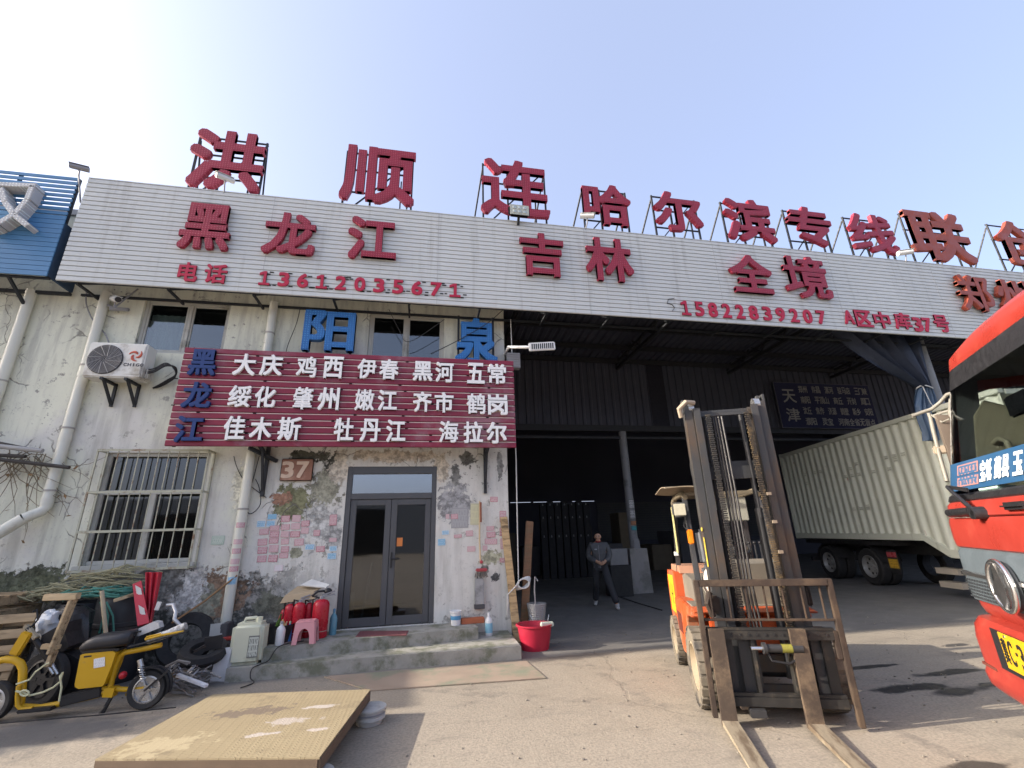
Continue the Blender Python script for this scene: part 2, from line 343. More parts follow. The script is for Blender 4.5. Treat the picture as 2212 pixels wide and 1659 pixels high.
# ------------------------------------------------------------------ plaster wall
def wp(px, py, rx, rz, col, soft): p = W(px, py, YF); return (p.x, 0, p.z, rx, rz, col, soft)
def plaster_material():
    n = N("flaking_painted_plaster"); p = n.co.outputs["Object"]
    sp = n.new("ShaderNodeSeparateXYZ"); n.put(sp.inputs[0], p)
    cream = n.mix(n.noise(1.2, 5), (.64, .645, .53), (.75, .755, .63)); white = n.mix(n.noise(2.4, 6), (.55, .54, .495), (.72, .71, .66))
    f = n.math('ADD', n.noise(.55, 6, rough=.62), n.math('MULTIPLY', n.math('SUBTRACT', sp.outputs[2], 2.4), .075))
    f = n.math('SUBTRACT', f, n.ramp(sp.outputs[0], -3.2, -1.6, 0, .22))
    c = n.mix(n.ramp(f, .42, .56), white, cream)
    # rain streaks, a grubby foot, hairline crazing
    c = n.mix(n.ramp(n.noise(2.6, 6, stretch=(2.2, 1, .16)), .5, .75, 0, .42), c, (.33, .32, .29))
    c = n.mix(n.ramp(n.noise(7, 6, rough=.7, stretch=(1, 1, .5)), .55, .72, 0, .35), c, (.40, .39, .36))
    # grime washed down from the eaves and sills, small flaked spots
    c = n.mix(n.math('MULTIPLY', n.ramp(n.noise(3.2, 7, rough=.65, stretch=(1.8, 1, .22)), .47, .66), n.ramp(n.noise(.8, 3), .38, .6, .1, .55)), c, (.38, .375, .33))
    c = n.mix(n.math('MULTIPLY', n.ramp(n.noise(5.5, 9, rough=.74), .585, .62), n.ramp(n.noise(.7, 3), .4, .55)), c, n.mix(n.noise(14, 5), (.2, .195, .17), (.42, .41, .37)))
    foot = n.math('SUBTRACT', n.math('MULTIPLY', n.noise(1.9, 10, rough=.76), 2.75), sp.outputs[2])
    foot = n.math('MULTIPLY', n.ramp(foot, .12, .22), n.ramp(sp.outputs[0], -1.5, -2.6))
    c = n.mix(foot, c, n.mix(n.ramp(n.noise(9, 8, rough=.7), .42, .6), (.085, .085, .075), (.36, .345, .31)))
    w = n.vadd(p, n.vmul(nzv(n, p, 1.4), (.55, 0, .55)))
    def crack(scale, wd, lo):
        vo = n.new("ShaderNodeTexVoronoi"); vo.feature = 'DISTANCE_TO_EDGE'; vo.inputs["Scale"].default_value = scale; n.put(vo.inputs["Vector"], n.vmul(w, (1, 0, 1)))
        return n.math('MULTIPLY', n.ramp(vo.outputs["Distance"], wd*.4, wd, 1, 0), n.ramp(n.noise(.9, 4), lo+.05, lo+.11))
    ck = n.math('MAXIMUM', crack(1.7, .014, .5), crack(3.6, .02, .56))
    items = [wp(470, 1285, .42, .34, (.24, .165, .115), .12), wp(428, 1300, .34, .28, (.26, .255, .20), .2), wp(400, 1280, .3, .34, (.5, .49, .47), .4),
             wp(60, 1255, .6, .2, (.10, .105, .07), .3), wp(140, 1270, .65, .2, (.14, .145, .09), .3), wp(240, 1265, .7, .2, (.17, .17, .15), .3), wp(345, 1260, .3, .35, (.2, .195, .18), .4),
             wp(640, 1090, .36, .34, (.17, .17, .10), .35), wp(700, 1065, .26, .4, (.25, .245, .19), .4), wp(675, 985, .42, .12, (.07, .07, .055), .35), wp(722, 1000, .14, .22, (.05, .052, .045), .5), wp(608, 1078, .17, .1, (.28, .16, .11), .2),
             wp(840, 985, .85, .13, (.42, .37, .30), .45), wp(738, 1010, .2, .3, (.47, .43, .36), .6), wp(955, 1010, .14, .28, (.45, .4, .32), .6),
             wp(690, 1130, .3, .45, (.42, .42, .40), .6), wp(985, 1090, .32, .42, (.27, .27, .27), .5), wp(720, 1160, .16, .3, (.3, .3, .29), .6),
             wp(1010, 990, .17, .16, (.11, .11, .10), .4), wp(985, 1020, .1, .26, (.16, .16, .15), .6), wp(1080, 1010, .06, .3, (.2, .2, .19), .6),
             wp(1060, 1205, .2, .14, (.33, .33, .24), .4), wp(1072, 1245, .1, .09, (.10, .10, .10), .25), wp(1048, 1232, .09, .09, (.17, .17, .15), .3), wp(640, 1195, .12, .09, (.24, .24, .18), .4),
             wp(590, 1310, .32, .22, (.13, .13, .10), .4), wp(560, 1350, .3, .16, (.12, .12, .11), .5), wp(1010, 1338, .5, .09, (.38, .37, .34), .5), wp(520, 1050, .14, .4, (.55, .53, .43), .7)]
    c, fs = blobs(n, c, items, p, 2.4, .8, 2.6)
    c = n.mix(n.math('MULTIPLY', ck, .7), c, (.14, .13, .12))
    c = n.mix(n.ramp(n.noise(26, 4), .6, .72, 0, .3), c, (.3, .29, .27))
    h = n.math('SUBTRACT', n.math('ADD', n.math('MULTIPLY', n.noise(5, 8, rough=.65), .7), n.math('MULTIPLY', n.noise(30, 5), .22)), n.math('MULTIPLY', ck, .5))
    for f_ in fs[:12]: h = n.math('SUBTRACT', h, n.math('MULTIPLY', f_, .35))
    h = n.math('ADD', h, n.math('MULTIPLY', n.math('MULTIPLY', foot, n.noise(12, 6, rough=.7)), 1.3))
    n.bump(h, .75, .02)
    return n.out(c, .85, 0, .2)
PLASTER = plaster_material()
def holed_wall(b, x0, x1, z0, z1, Y, depth, holes):
    xs = sorted({x0, x1, *[h[0] for h in holes], *[h[1] for h in holes]}); zs = sorted({z0, z1, *[h[2] for h in holes], *[h[3] for h in holes]})
    for i in range(len(xs)-1):
        for j in range(len(zs)-1):
            cx, cz = (xs[i]+xs[i+1])/2, (zs[j]+zs[j+1])/2
            if any(h[0] < cx < h[1] and h[2] < cz < h[3] for h in holes): continue
            b.face([(xs[i], Y, zs[j]), (xs[i+1], Y, zs[j]), (xs[i+1], Y, zs[j+1]), (xs[i], Y, zs[j+1])])
    for a, c, d, e in holes:
        for q in ([(a, d), (a, e)], [(a, e), (c, e)], [(c, e), (c, d)], [(c, d), (a, d)]):
            (u, v), (s, t) = q; b.face([(u, Y, v), (u, Y+depth, v), (s, Y+depth, t), (s, Y, t)])
DOOR = (-1.30, .25, .34, 2.92); WLOW = (-5.06, -3.52, 1.44, 3.16); WUP = (-5.06, -3.64, 4.93, 5.98); WUP2 = (-1.13, .33, 4.93, 5.98); WFAR = (-9.2, -7.72, 4.93, 5.98)
office = thing("office_building", "two storey office building with flaking cream plaster walls and a grey glass double door", "building", (-2, YF, 0))
b = B(); holed_wall(b, -26, 1.56, 0, 7.6, YF, .26, [DOOR, WLOW, WUP, WUP2, WFAR])
b.face([(1.56, YF, 0), (1.56, 22, 0), (1.56, 22, 7.6), (1.56, YF, 7.6)])
wl = b.done("wall", PLASTER, None); wl.parent = office; wl.matrix_parent_inverse = MW[office.name].inverted(); MW[wl.name] = MW[office.name]
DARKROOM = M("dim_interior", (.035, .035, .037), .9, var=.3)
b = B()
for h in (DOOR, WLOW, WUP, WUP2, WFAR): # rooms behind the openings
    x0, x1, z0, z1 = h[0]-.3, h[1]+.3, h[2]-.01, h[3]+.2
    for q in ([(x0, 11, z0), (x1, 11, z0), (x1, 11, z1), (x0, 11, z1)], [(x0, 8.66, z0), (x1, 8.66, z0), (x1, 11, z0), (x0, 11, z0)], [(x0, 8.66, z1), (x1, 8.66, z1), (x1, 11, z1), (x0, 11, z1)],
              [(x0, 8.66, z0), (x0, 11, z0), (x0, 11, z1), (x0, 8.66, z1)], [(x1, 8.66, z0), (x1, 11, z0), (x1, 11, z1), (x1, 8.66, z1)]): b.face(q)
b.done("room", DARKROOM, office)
b = B(); b.bx(-26, 1.62, 8.36, 22, 7.6, 7.72); b.done("roof", M("roof_sheet", (.3, .31, .32), .6, var=.1), office)
PVC = M("white_window_plastic", (.45, .45, .41), .45, var=.12, dirt=(.26, .25, .21), dirt_amt=.3, scale=3)
GREYAL = M("dark_grey_aluminium", (.075, .077, .082), .42, var=.15, scale=5, spec=.5)
GLASS = glass("window_glass", (.62, .68, .68), .12); DGLASS = glass("door_glass", (.35, .37, .38), .1)
CURT = M("faded_curtain", (.55, .56, .53), .9, stretch=(9, 1, .4), var=.3)
def sash_window(h, split=.5, curtain=True, far=False):
    x0, x1, z0, z1 = h; Y = YF+.1; w = .055
    f = B()
    for a in ((x0, x0+w, z0, z1), (x1-w, x1, z0, z1), (x0+w, x1-w, z0, z0+w), (x0+w, x1-w, z1-w, z1)): f.bx(a[0], a[1], Y-.045, Y+.045, a[2], a[3])
    xm = x0+(x1-x0)*split; f.bx(xm-.03, xm+.03, Y-.03, Y+.04, z0+w, z1-w)
    fo = f.done("window", PVC, office, bevel=.006)
    for i, (a, c) in enumerate(((x0+w, xm-.03), (xm+.03, x1-w))):
        y = Y+(.012 if i else -.012); s = B(); t = .032
        for q in ((a, a+t, z0+w, z1-w), (c-t, c, z0+w, z1-w), (a+t, c-t, z0+w, z0+w+t), (a+t, c-t, z1-w-t, z1-w)): s.bx(q[0], q[1], y-.018, y+.018, q[2], q[3])
        s.done("sash", PVC, fo, bevel=.004)
        B().bx(a+t, c-t, y-.003, y+.003, z0+w+t, z1-w-t).done("pane", GLASS, fo)
    return fo
wU = sash_window(WUP, .52); w2 = sash_window(WUP2, .49); sash_window(WFAR)
b = B(); P = [(WUP[0]+.06+i*.02, 8.6+.015*sin(i*1.1)) for i in range(34)]
b.grid([[(x, y, 4.95) for x, y in P], [(x, y, 5.75) for x, y in P]]); b.done("curtain", CURT, wU)
# barred lower window: fixed light above, two sliding panes below
x0, x1, z0, z1 = WLOW; Y = YF+.1; w = .06; zm = z0+(z1-z0)*.63
f = B()
for a in ((x0, x0+w, z0, z1), (x1-w, x1, z0, z1), (x0+w, x1-w, z0, z0+w), (x0+w, x1-w, z1-w, z1), (x0+w, x1-w, zm-.035, zm+.035), ((x0+x1)/2-.045, (x0+x1)/2+.045, z0+w, zm-.035)): f.bx(a[0], a[1], Y-.045, Y+.045, a[2], a[3])
wl_ = f.done("window", PVC, office, bevel=.006)
for a in ((x0+w, x1-w, zm+.035, z1-w), (x0+w, (x0+x1)/2-.045, z0+w, zm-.035), ((x0+x1)/2+.045, x1-w, z0+w, zm-.035)): B().bx(a[0], a[1], Y-.003, Y+.003, a[2], a[3]).done("pane", DGLASS, wl_)
B().bx(x0-.05, x1+.05, YF-.06, YF+.05, z0-.07, z0-.002).done("sill", PVC, wl_, bevel=.01)
b = B(); P = [(x0+.1+i*.017, 8.8+.02*sin(i*1.4)) for i in range(12)]
b.grid([[(x, y, 1.5) for x, y in P], [(x, y, 3.1) for x, y in P]]); b.done("curtain", M("brown_curtain", (.2, .12, .08), .9, stretch=(8, 1, .4)), wl_)
B().bx(-4.15, -3.85, 8.9, 9.15, 1.5, 1.95).done("maroon_chair_back", M("maroon_cloth", (.2, .07, .08), .9), wl_, bevel=.05)
# security cage over it
cg = B(); gx0, gx1, gz0, gz1, gy = W(212, 974, 8.16).x, W(452, 974, 8.16).x, W(290, 1230, 8.16).z, W(330, 973, 8.16).z, 8.16
RUST = (.2, .12, .07)
CAGE = M("painted_steel_bar", (.40, .40, .31), .5, var=.2, dirt=RUST, dirt_amt=.35, scale=9)
k = 11
for i in range(k+1):
    x = gx0+(gx1-gx0)*i/k; cg.tube([(x, gy, gz0), (x, gy, gz1)], .0085, 8)
for z in (gz0, gz0+.55, gz0+1.13, gz1):
    hgt = .018; cg.bx(gx0, gx1, gy-.024, gy-.011, z-hgt, z+hgt)
    for x in (gx0, gx1): cg.bar((x, gy-.01, z), (x, YF, z), .018, .03)
for x in (gx0, gx1):
    cg.bx(x-.012, x+.012, gy-.011, gy+.012, gz0, gz1); cg.bx(x-.012, x+.012, YF-.03, YF-.006, gz0, gz1)
cage = cg.done("window_cage", CAGE); tag(cage, "cream steel security cage over the lower window beneath the red sign's left end", "window bars")
# glass double door
x0, x1, z0, z1 = DOOR; Y = YF+.07; w = .085; zt = z0+(z1-z0)*.80
f = B()
for a in ((x0, x0+w, z0, z1), (x1-w, x1, z0, z1), (x0+w, x1-w, z1-w*1.5, z1), (x0+w, x1-w, zt-.05, zt+.05)): f.bx(a[0], a[1], Y-.06, Y+.06, a[2], a[3])
door = f.done("door", GREYAL, office, bevel=.006)
B().bx(x0+w, x1-w, Y-.004, Y+.004, zt+.05, z1-w*1.5).done("transom_pane", glass("transom_glass", (.6, .62, .62), .3), door)
xm = (x0+x1)/2
for a, c in ((x0+w+.004, xm-.003), (xm+.003, x1-w-.004)):
    s = B(); t = .1; za, zb = z0+.012, zt-.054
    for q in ((a, a+t, za, zb), (c-t, c, za, zb), (a+t, c-t, za, za+.13), (a+t, c-t, zb-t, zb)): s.bx(q[0], q[1], Y-.035, Y+.03, q[2], q[3])
    s.done("leaf", GREYAL, door, bevel=.007)
    B().bx(a+t, c-t, Y-.004, Y+.004, za+.13, zb-t).done("pane", DGLASS, door)
BLK = M("black_plastic", (.018, .018, .02), .42, var=.2, scale=12)
h = B(); h.bx(xm+.03, xm+.06, Y-.05, Y-.034, 1.22, 1.47); h.tube([(xm+.045, Y-.045, 1.36), (xm+.045, Y-.09, 1.36), (xm+.17, Y-.09, 1.36)], .011, 8); h.done("handle", BLK, door, bevel=.003)
B().bx(xm+.118, xm+.215, Y-.012, Y-.0055, 1.56, 1.7).done("padlock_sticker", M("orange_sticker", (.62, .2, .05), .5), door, bevel=.0)
# blue curtain strip and a mop standing behind the glass
b = B(); b.tube([(xm-.42, 8.75, .4), (xm-.3, 8.85, 1.3)], .02, 8); b.bx(x0+.16, x0+.24, 8.6, 8.66, .36, .85); b.done("mop_handle", M("pale_blue_plastic", (.35, .5, .5), .5), door)

# concrete doorstep
STEP = M("weathered_step_concrete", (.31, .30, .265), .9, var=.4, scale=5, bump=1.0, dirt=(.15, .155, .11), dirt_amt=.6)
b = B()
b.prism([(-2.42, 7.27), (-1.9, 7.27), (-1.2, 7.24), (-.3, 7.26), (.6, 7.23), (1.47, 7.2), (1.49, 8.39), (-2.36, 8.39)], 0, .165, lambda u, v, w: (u, v, w))
lo = b.done("lower_tread", STEP, None, bevel=.02)
b = B(); b.prism([(-2.06, 7.44), (-1.46, 7.58), (-.6, 7.68), (.2, 7.78), (.93, 7.86), (.90, 8.39), (-2.05, 8.39)], .162, .33, lambda u, v, w: (u, v, w))
hi = b.done("upper_tread", STEP, None, bevel=.018)
ds = thing("doorstep", "worn two step concrete doorstep below the grey glass door", "steps", (-.5, 7.8, 0))
for o in (lo, hi): o.parent = ds; o.matrix_parent_inverse = MW[ds.name].inverted()
b = B(); q = [G(768, 1375, .337), G(878, 1371, .337), G(883, 1362, .337), G(778, 1363, .337)]
b.face(q); tag(b.done("door_mat", M("maroon_mat", (.16, .055, .06), .95, scale=30, bump=.5), thick=.012), "thin faded maroon mat lying before the glass door", "mat")
b = B(); q = [(p.x, p.y) for p in (G(800, 1494), G(1180, 1467), G(1137, 1430), G(700, 1464))]
b.prism(q, .003, .016, lambda u, v, w: (u, v, w)); tag(b.done("ground_sheet", M("worn_plate", (.30, .235, .18), .75, var=.3, scale=2.4, bump=.3, dirt=(.2, .21, .15), dirt_amt=.5)), "thin rusty sheet lying flat on the ground in front of the doorstep", "sheet")

# ------------------------------------------------------------------ warehouse hall
hall = thing("warehouse", "dark open fronted steel warehouse behind the long pale sign", "building", (8, 13, 0))
DSHEET = M("dull_ribbed_sheet", (.055, .058, .078), .6, var=.2, scale=1.6, stretch=(3, 1, .3)); DSTEEL = M("dark_steel", (.022, .022, .025), .6, var=.2)
b = B()   # ribbed roof deck over the bay, sloping back
P = []; x = 1.6
while x < 26:
    for dx, dz in ((0, 0), (.12, 0), (.15, .04), (.2, .04)): P.append((x+dx, dz))
    x += .24
b.grid([[(x, 7.85, 7.55+z) for x, z in P], [(x, 13.1, 7.05+z) for x, z in P]]); b.done("canopy_deck", DSHEET, hall)
b = B()
for y in (8.6, 9.7, 10.8, 11.9, 12.8): z = 7.5-(y-7.85)*.095; b.bx(1.6, 26, y-.04, y+.04, z-.16, z-.02)
b.done("purlin", DSTEEL, hall)
for x in (2.2, 6.17, 10.3, 14.5):
    t = B(); t.bar((x, 7.9, 6.9), (x, 13, 6.75), .09); t.bar((x, 7.9, 7.3), (x, 13, 6.95), .07)
    for i in range(6):
        ya, yb = 7.95+i*.85, 7.95+(i+.5)*.85; t.bar((x, ya, 6.9), (x, yb, 7.24), .04); t.bar((x, yb, 7.24), (x, ya+.85, 6.86), .04)
    t.done("roof_truss", DSTEEL, hall)
b = B(); xg0, xg1 = W(1405, 880, 13.06).x, W(1442, 880, 13.06).x
corr(b, 1.6, xg0, 4.86, 7.06, 13.06, .26, .04); corr(b, xg1, 26, 4.86, 7.06, 13.06, .26, .04); b.done("upper_cladding", DSHEET, hall)
b = B(); b.bx(xg0-.02, xg1+.02, 13.08, 13.1, 4.86, 7.06); b.done("dark_roller_gap", M("blue_black_sheet", (.012, .012, .022), .7), hall)
b = B(); b.bx(1.6, 26, 13.02, 13.2, 4.66, 4.85); b.bx(1.6, 26, 13.05, 13.15, 4.42, 4.5); b.done("lintel_beam", DSTEEL, hall)
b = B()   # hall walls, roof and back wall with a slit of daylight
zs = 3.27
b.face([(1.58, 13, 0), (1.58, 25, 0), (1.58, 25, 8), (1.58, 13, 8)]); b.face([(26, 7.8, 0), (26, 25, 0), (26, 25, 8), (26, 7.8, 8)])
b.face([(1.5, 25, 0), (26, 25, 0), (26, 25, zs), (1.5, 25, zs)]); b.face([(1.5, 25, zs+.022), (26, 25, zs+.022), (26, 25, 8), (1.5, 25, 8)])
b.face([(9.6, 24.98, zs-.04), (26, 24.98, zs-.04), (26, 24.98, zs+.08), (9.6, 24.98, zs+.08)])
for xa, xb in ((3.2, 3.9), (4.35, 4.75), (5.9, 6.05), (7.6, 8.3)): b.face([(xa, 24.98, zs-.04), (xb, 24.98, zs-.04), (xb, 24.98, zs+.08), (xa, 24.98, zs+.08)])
b.done("hall_wall", M("dimmed_hall_wall", (.085, .088, .115), .85, var=.35, scale=.6), hall)  # low base colour carries the dimness of the hall
b = B(); b.face([(1.4, 13.1, 7.1), (26, 13.1, 7.1), (26, 25.2, 8.0), (1.4, 25.2, 8.0)]); b.face([(1.4, 7.8, 7.75), (26, 7.8, 7.75), (26, 13.1, 7.25), (1.4, 13.1, 7.25)]); b.done("roof", M("dimmed_roof", (.07, .07, .085), .85), hall)  # underside darkened by colour, as it lies in the hall's shade
b = B(); s0, s1 = 9.7, 20
for i in range(16): b.bx(s0, s1, 24.86+(i % 2)*.02, 24.93, zs-.1-i*.13-.1, zs-.1-i*.13)
b.done("slatted_shutter", M("grey_shutter", (.11, .115, .12), .6), hall)
STEELPOST = M("scuffed_grey_post", (.21, .21, .215), .55, var=.25, scale=2.2, dirt=(.1, .1, .1)); CONC = M("rough_concrete", (.26, .25, .24), .9, var=.2, scale=3, bump=.5, dirt=(.17, .165, .15))
for cx, cy, zt_, base in ((6.17, 13.12, 4.66, True), (12.45, 8.5, 7.4, False)):
    c = B().lathe([(.125, .4 if base else 0), (.12, zt_)], (cx, cy, 0), n=20).done("column", STEELPOST, hall, smooth=True)
    if base:
        B().prism([(-.3, -.27), (.3, -.27), (.29, .27), (-.29, .27)], 0, 1.18, lambda u, v, w: (cx+u*(1-.09*w), cy+v*(1-.09*w), w)).done("concrete_foot", CONC, c, bevel=.02)
        B().prism([(-.1, 1.18), (.1, 1.18), (.08, 1.42), (0, 1.5), (-.08, 1.42)], -.15, -.125, lambda u, v, w: (cx+u+.02, cy+w, v)).done("gusset_plate", STEELPOST, c)
# grey notices wrapped round the column
for zz, col in ((2.3, (.5, .5, .5)), (2.0, (.46, .46, .46)), (1.68, (.05, .35, .38)), (1.83, (.4, .17, .08))):
    b = B(); hh = .26 if col[0] > .45 else .12
    b.grid([[(6.17+.13*cos(a), 13.12+.13*sin(a), z) for a in [rad(-130+i*10) for i in range(10)]] for z in (zz, zz+hh)])
    tag(b.done("column_notice", sticker("notice_%.1f" % zz, col, (.05, .05, .05)), thick=.002), {2.3: "topmost pale printed notice on the steel column behind the person", 2.0: "pale printed notice in the middle of the steel column behind the person", 1.68: "small teal sticker low on the steel column", 1.83: "small orange sticker low on the steel column above a teal one"}[zz], "notice")
# dark blue banner with place names, hung under the cladding
ban = thing("hanging_banner", "dark blue hanging banner with four rows of grey place names in the dark hall", "banner", tuple(W(1775, 880, 12.9)))
BY = 12.9; p = [W(1672, 826, BY), W(1868, 830, BY), W(1868, 926, BY), W(1690, 926, BY)]
xa, xb, za, zb = (p[0].x+p[3].x)/2, p[1].x+.1, p[2].z, p[0].z
B().bx(xa, xb, BY, BY+.02, za, zb).done("cloth", M("navy_cloth", (.02, .022, .06), .9), ban)
bf = B()
for a in ((xa, xb, za-.02, za), (xa, xb, zb, zb+.02), (xa-.02, xa, za-.02, zb+.02), (xb, xb+.02, za-.02, zb+.02)): bf.bx(a[0], a[1], BY-.01, BY+.03, a[2], a[3])
bf.done("border", M("dull_grey_edge", (.1, .1, .12), .8), ban)
BTXT = M("grey_print", (.30, .29, .27), .8)
def row_text(parent, text, x0, x1, zc, h, Y, d, mat, key="m", sq=.95):
    n_ = len(text); step = (x1-x0)/max(1, n_)
    for i, ch in enumerate(text):
        if ch == " " or ("%s" % ch, ) and ch not in GLY: continue
        o = link("character", glyph_mesh(ch, step*sq, h, d, key), mat, parent)
        o.location = MW[parent.name].inverted() @ V((x0+(i+.5)*step, Y, zc))
bw, bh = xb-xa, zb-za
for i, ch in enumerate("天津"): row_text(ban, ch, xa+.06*bw, xa+.2*bw, zb-bh*(.3 if i == 0 else .72), bh*.3, BY-.006, .01, BTXT)
for i, t in enumerate(("郑州 许昌 漯河 驻马店 三门峡", "南阳 平顶山 商丘 开封 周口", "沈丘 焦作 济源 鹤壁 新乡 安阳", "濮阳 灵宝 河南全省无盲点")): row_text(ban, t, xa+.24*bw, xa+.97*bw, zb-bh*(.14+.24*i), bh*.16, BY-.006, .01, BTXT)
# tied-back tarpaulin at the right-hand front post
TARP = M("blue_grey_tarpaulin", (.022, .03, .052), .55, var=.3, scale=4, stretch=(3, 3, .5))
tp = thing("tarpaulin", "blue grey tarpaulin gathered and tied to the front post beside the trailer", "tarpaulin", (12.2, 8.3, 3))
b = B(); rows = []
for t in [i/10 for i in range(11)]:
    row = []
    for j in range(25):
        u = j/24; top_ = V((W(1740, 705, 8.35).x*(1-u)+W(1985, 735, 8.35).x*u, 8.35+.12*sin(j*1.3), 6.9)); bot = W(1996, 838, 8.25)+V(((u-.5)*.34, .1*sin(j*1.3), 0))
        s = t**1.25; row.append(top_*(1-s)+bot*s+V((0, .05*sin(j*2.1+t*3), -.55*sin(pi*t)*(1-u)*.5)))
    rows.append(row)
b.grid(rows); b.done("gathered_cloth", TARP, tp, smooth=True)
b = B(); rows = []
for t in [i/6 for i in range(7)]:
    row = []
    for j in range(19):
        u = j/18; c = W(1996, 838, 8.25)*(1-t)+W(2012, 952, 8.25)*t; row.append(c+V(((u-.5)*(.36+.3*sin(pi*min(1, t*1.2))), .07*sin(j*1.7+t), 0)))
    rows.append(row)
b.grid(rows); b.done("hanging_tail", M("pale_blue_tarpaulin", (.06, .10, .16), .55, var=.3, stretch=(4, 3, .5)), tp, smooth=True)
CORD = M("white_cord", (.55, .55, .53), .8)
b = B(); c = W(1996, 838, 8.25); b.tube([c+V((.2*cos(a), .12*sin(a), .03*sin(2*a))) for a in [i*pi/8 for i in range(16)]], .014, 6, closed=True); b.tube([c+V((-.17, -.1, 0)), c+V((-.13, -.12, -.4)), c+V((.05, -.12, -.75))], .01, 6); b.done("tie_cord", CORD, tp)
# ================================================================== signs
YS = 7.75                                       # face of the long fascia
n = N("pale_grey_slat"); cc = n.mix(n.noise(.55, 5), (.50, .52, .51), (.60, .62, .61))
sp = n.new("ShaderNodeSeparateXYZ"); n.put(sp.inputs[0], n.co.outputs["Object"])
pn = n.new("ShaderNodeTexWhiteNoise"); pn.noise_dimensions = '1D'; n.put(pn.inputs["W"], n.math('FLOOR', n.math('DIVIDE', sp.outputs[0], 3.1))); cc = n.mix(n.math('MULTIPLY', pn.outputs["Value"], .22), cc, (.44, .455, .45))
cc = n.mix(n.ramp(n.noise(2.1, 7, rough=.66, stretch=(2.6, 1, .16)), .5, .72, 0, .4), cc, (.32, .32, .30)); cc = n.mix(n.ramp(n.noise(3.0, 6, rough=.7, stretch=(3, 1, .22)), .64, .74, 0, .5), cc, (.33, .24, .17)); n.bump(n.noise(2.2, 4), .12, .02); SLAT = n.out(cc, .5)
RED = led("red_sign_tin", (.27, .017, .04)); ORANGE = M("faded_orange_red_tin", (.29, .06, .035), .5, var=.25, scale=3); FLATRED = M("flat_red_letter", (.42, .015, .05), .5, var=.2, scale=3)
FRAME = M("black_angle_iron", (.022, .025, .03), .6, var=.3)
fas = thing("fascia_sign", "long pale grey slatted sign with red characters above the office and the hall", "sign", (5, YS, 5.9))
xa, xb, za, zb = -6.03, 19.5, 5.885, 7.96
b = B(); k = 22; hs = (zb-za)/k
for i in range(k):
    z = za+i*hs; b.prism([(YS+.022, z+.004), (YS, z+.014), (YS, z+hs-.012), (YS+.006, z+hs-.003), (YS+.022, z+hs-.003)], xa, xb, lambda u, v, w: (w, u, v))
b.done("slat_panel", SLAT, fas)
b = B(); b.bx(xa+.005, xb, YS+.024, YS+.05, za+.01, zb-.01); b.done("backing", M("dark_backing", (.05, .05, .05), .8), fas)
b = B(); b.bx(xa, xb, YS-.006, YS+.3, zb+.001, zb+.018); b.done("top_trim", SLAT, fas)
b = B()
b.bx(xa+.02, xb, YS+.06, YS+.1, za+.02, za+.06); b.bx(xa+.02, xb, 8.3, 8.34, za+.02, za+.06)
x = xa+.25
while x < xb:
    if not 0: b.bx(x, x+.035, YS+.06, 8.36, za-.02, za+.018); b.bar((x+.018, YS+.08, za), (x+.018, 8.34, za+.3), .035)
    x += 1.35
b.done("bracket_frame", FRAME, fas)
for x in (xa+.0, -2.95, .15, 3.25, 6.35, 9.45, 12.55, 15.65):
    if x > xa+.1: B().bx(x, x+.012, YS-.0025, YS+.004, za, zb).done("panel_joint", M("joint_grey", (.42, .43, .42), .6), fas)
for ch, r in (("黑", (392, 442, 502, 540)), ("龙", (570, 462, 684, 551)), ("江", (752, 472, 858, 562)), ("吉", (1124, 506, 1218, 597)), ("林", (1266, 517, 1366, 608)), ("全", (1577, 553, 1666, 633)), ("境", (1694, 556, 1788, 644))):
    letter(ch, r, YS-.06, .075, RED, fas)
for ch, r in (("郑", (2070, 598, 2138, 672)), ("州", (2152, 608, 2224, 668))): letter(ch, r, YS-.085, .1, ORANGE, fas)
for ch, r in (("电", (385, 567, 428, 608)), ("话", (442, 571, 491, 612)), ("A", (1823, 671, 1844, 700)), ("区", (1848, 671, 1883, 706)), ("中", (1888, 674, 1922, 709)), ("库", (1932, 676, 1967, 711)), ("3", (1973, 686, 1992, 716)), ("7", (1994, 687, 2012, 717)), ("号", (2018, 681, 2049, 717))):
    letter(ch, r, YS-.02, .025, FLATRED, fas)
for i, ch in enumerate("13612035671"): letter(ch, (560+41.1*i, 586+2.7*i, 584+41.1*i, 616+2.6*i), YS-.02, .025, FLATRED, fas)
for i, ch in enumerate("15822839207"): letter(ch, (1472+29.3*i, 650+2.15*i, 1491+29.2*i, 681+1.9*i), YS-.02, .025, FLATRED, fas)
GH = M("old_glue_mark", (.035, .035, .035), .9); random.seed(3)
b = B()    # black remnants of earlier digits
for i, ch in enumerate("13612035671"):
    for q in range(4):
        c = W(588+41.1*i+random.uniform(-12, 6), 588+2.7*i+random.choice((0, 4, 22, 28)), YS-.006); b.bx(c.x-.03, c.x+.02+random.random()*.03, YS-.008, YS-.003, c.z-.012, c.z+.012)
pts = [(1456, 645), (1444, 646), (1441, 655), (1452, 658), (1457, 665), (1452, 672)]
for p_, q_ in zip(pts, pts[1:]): b.bar(W(*p_, YS-.006), W(*q_, YS-.006), .006, .02, (0, 1, 0))
b.done("old_glue_mark", GH, fas)

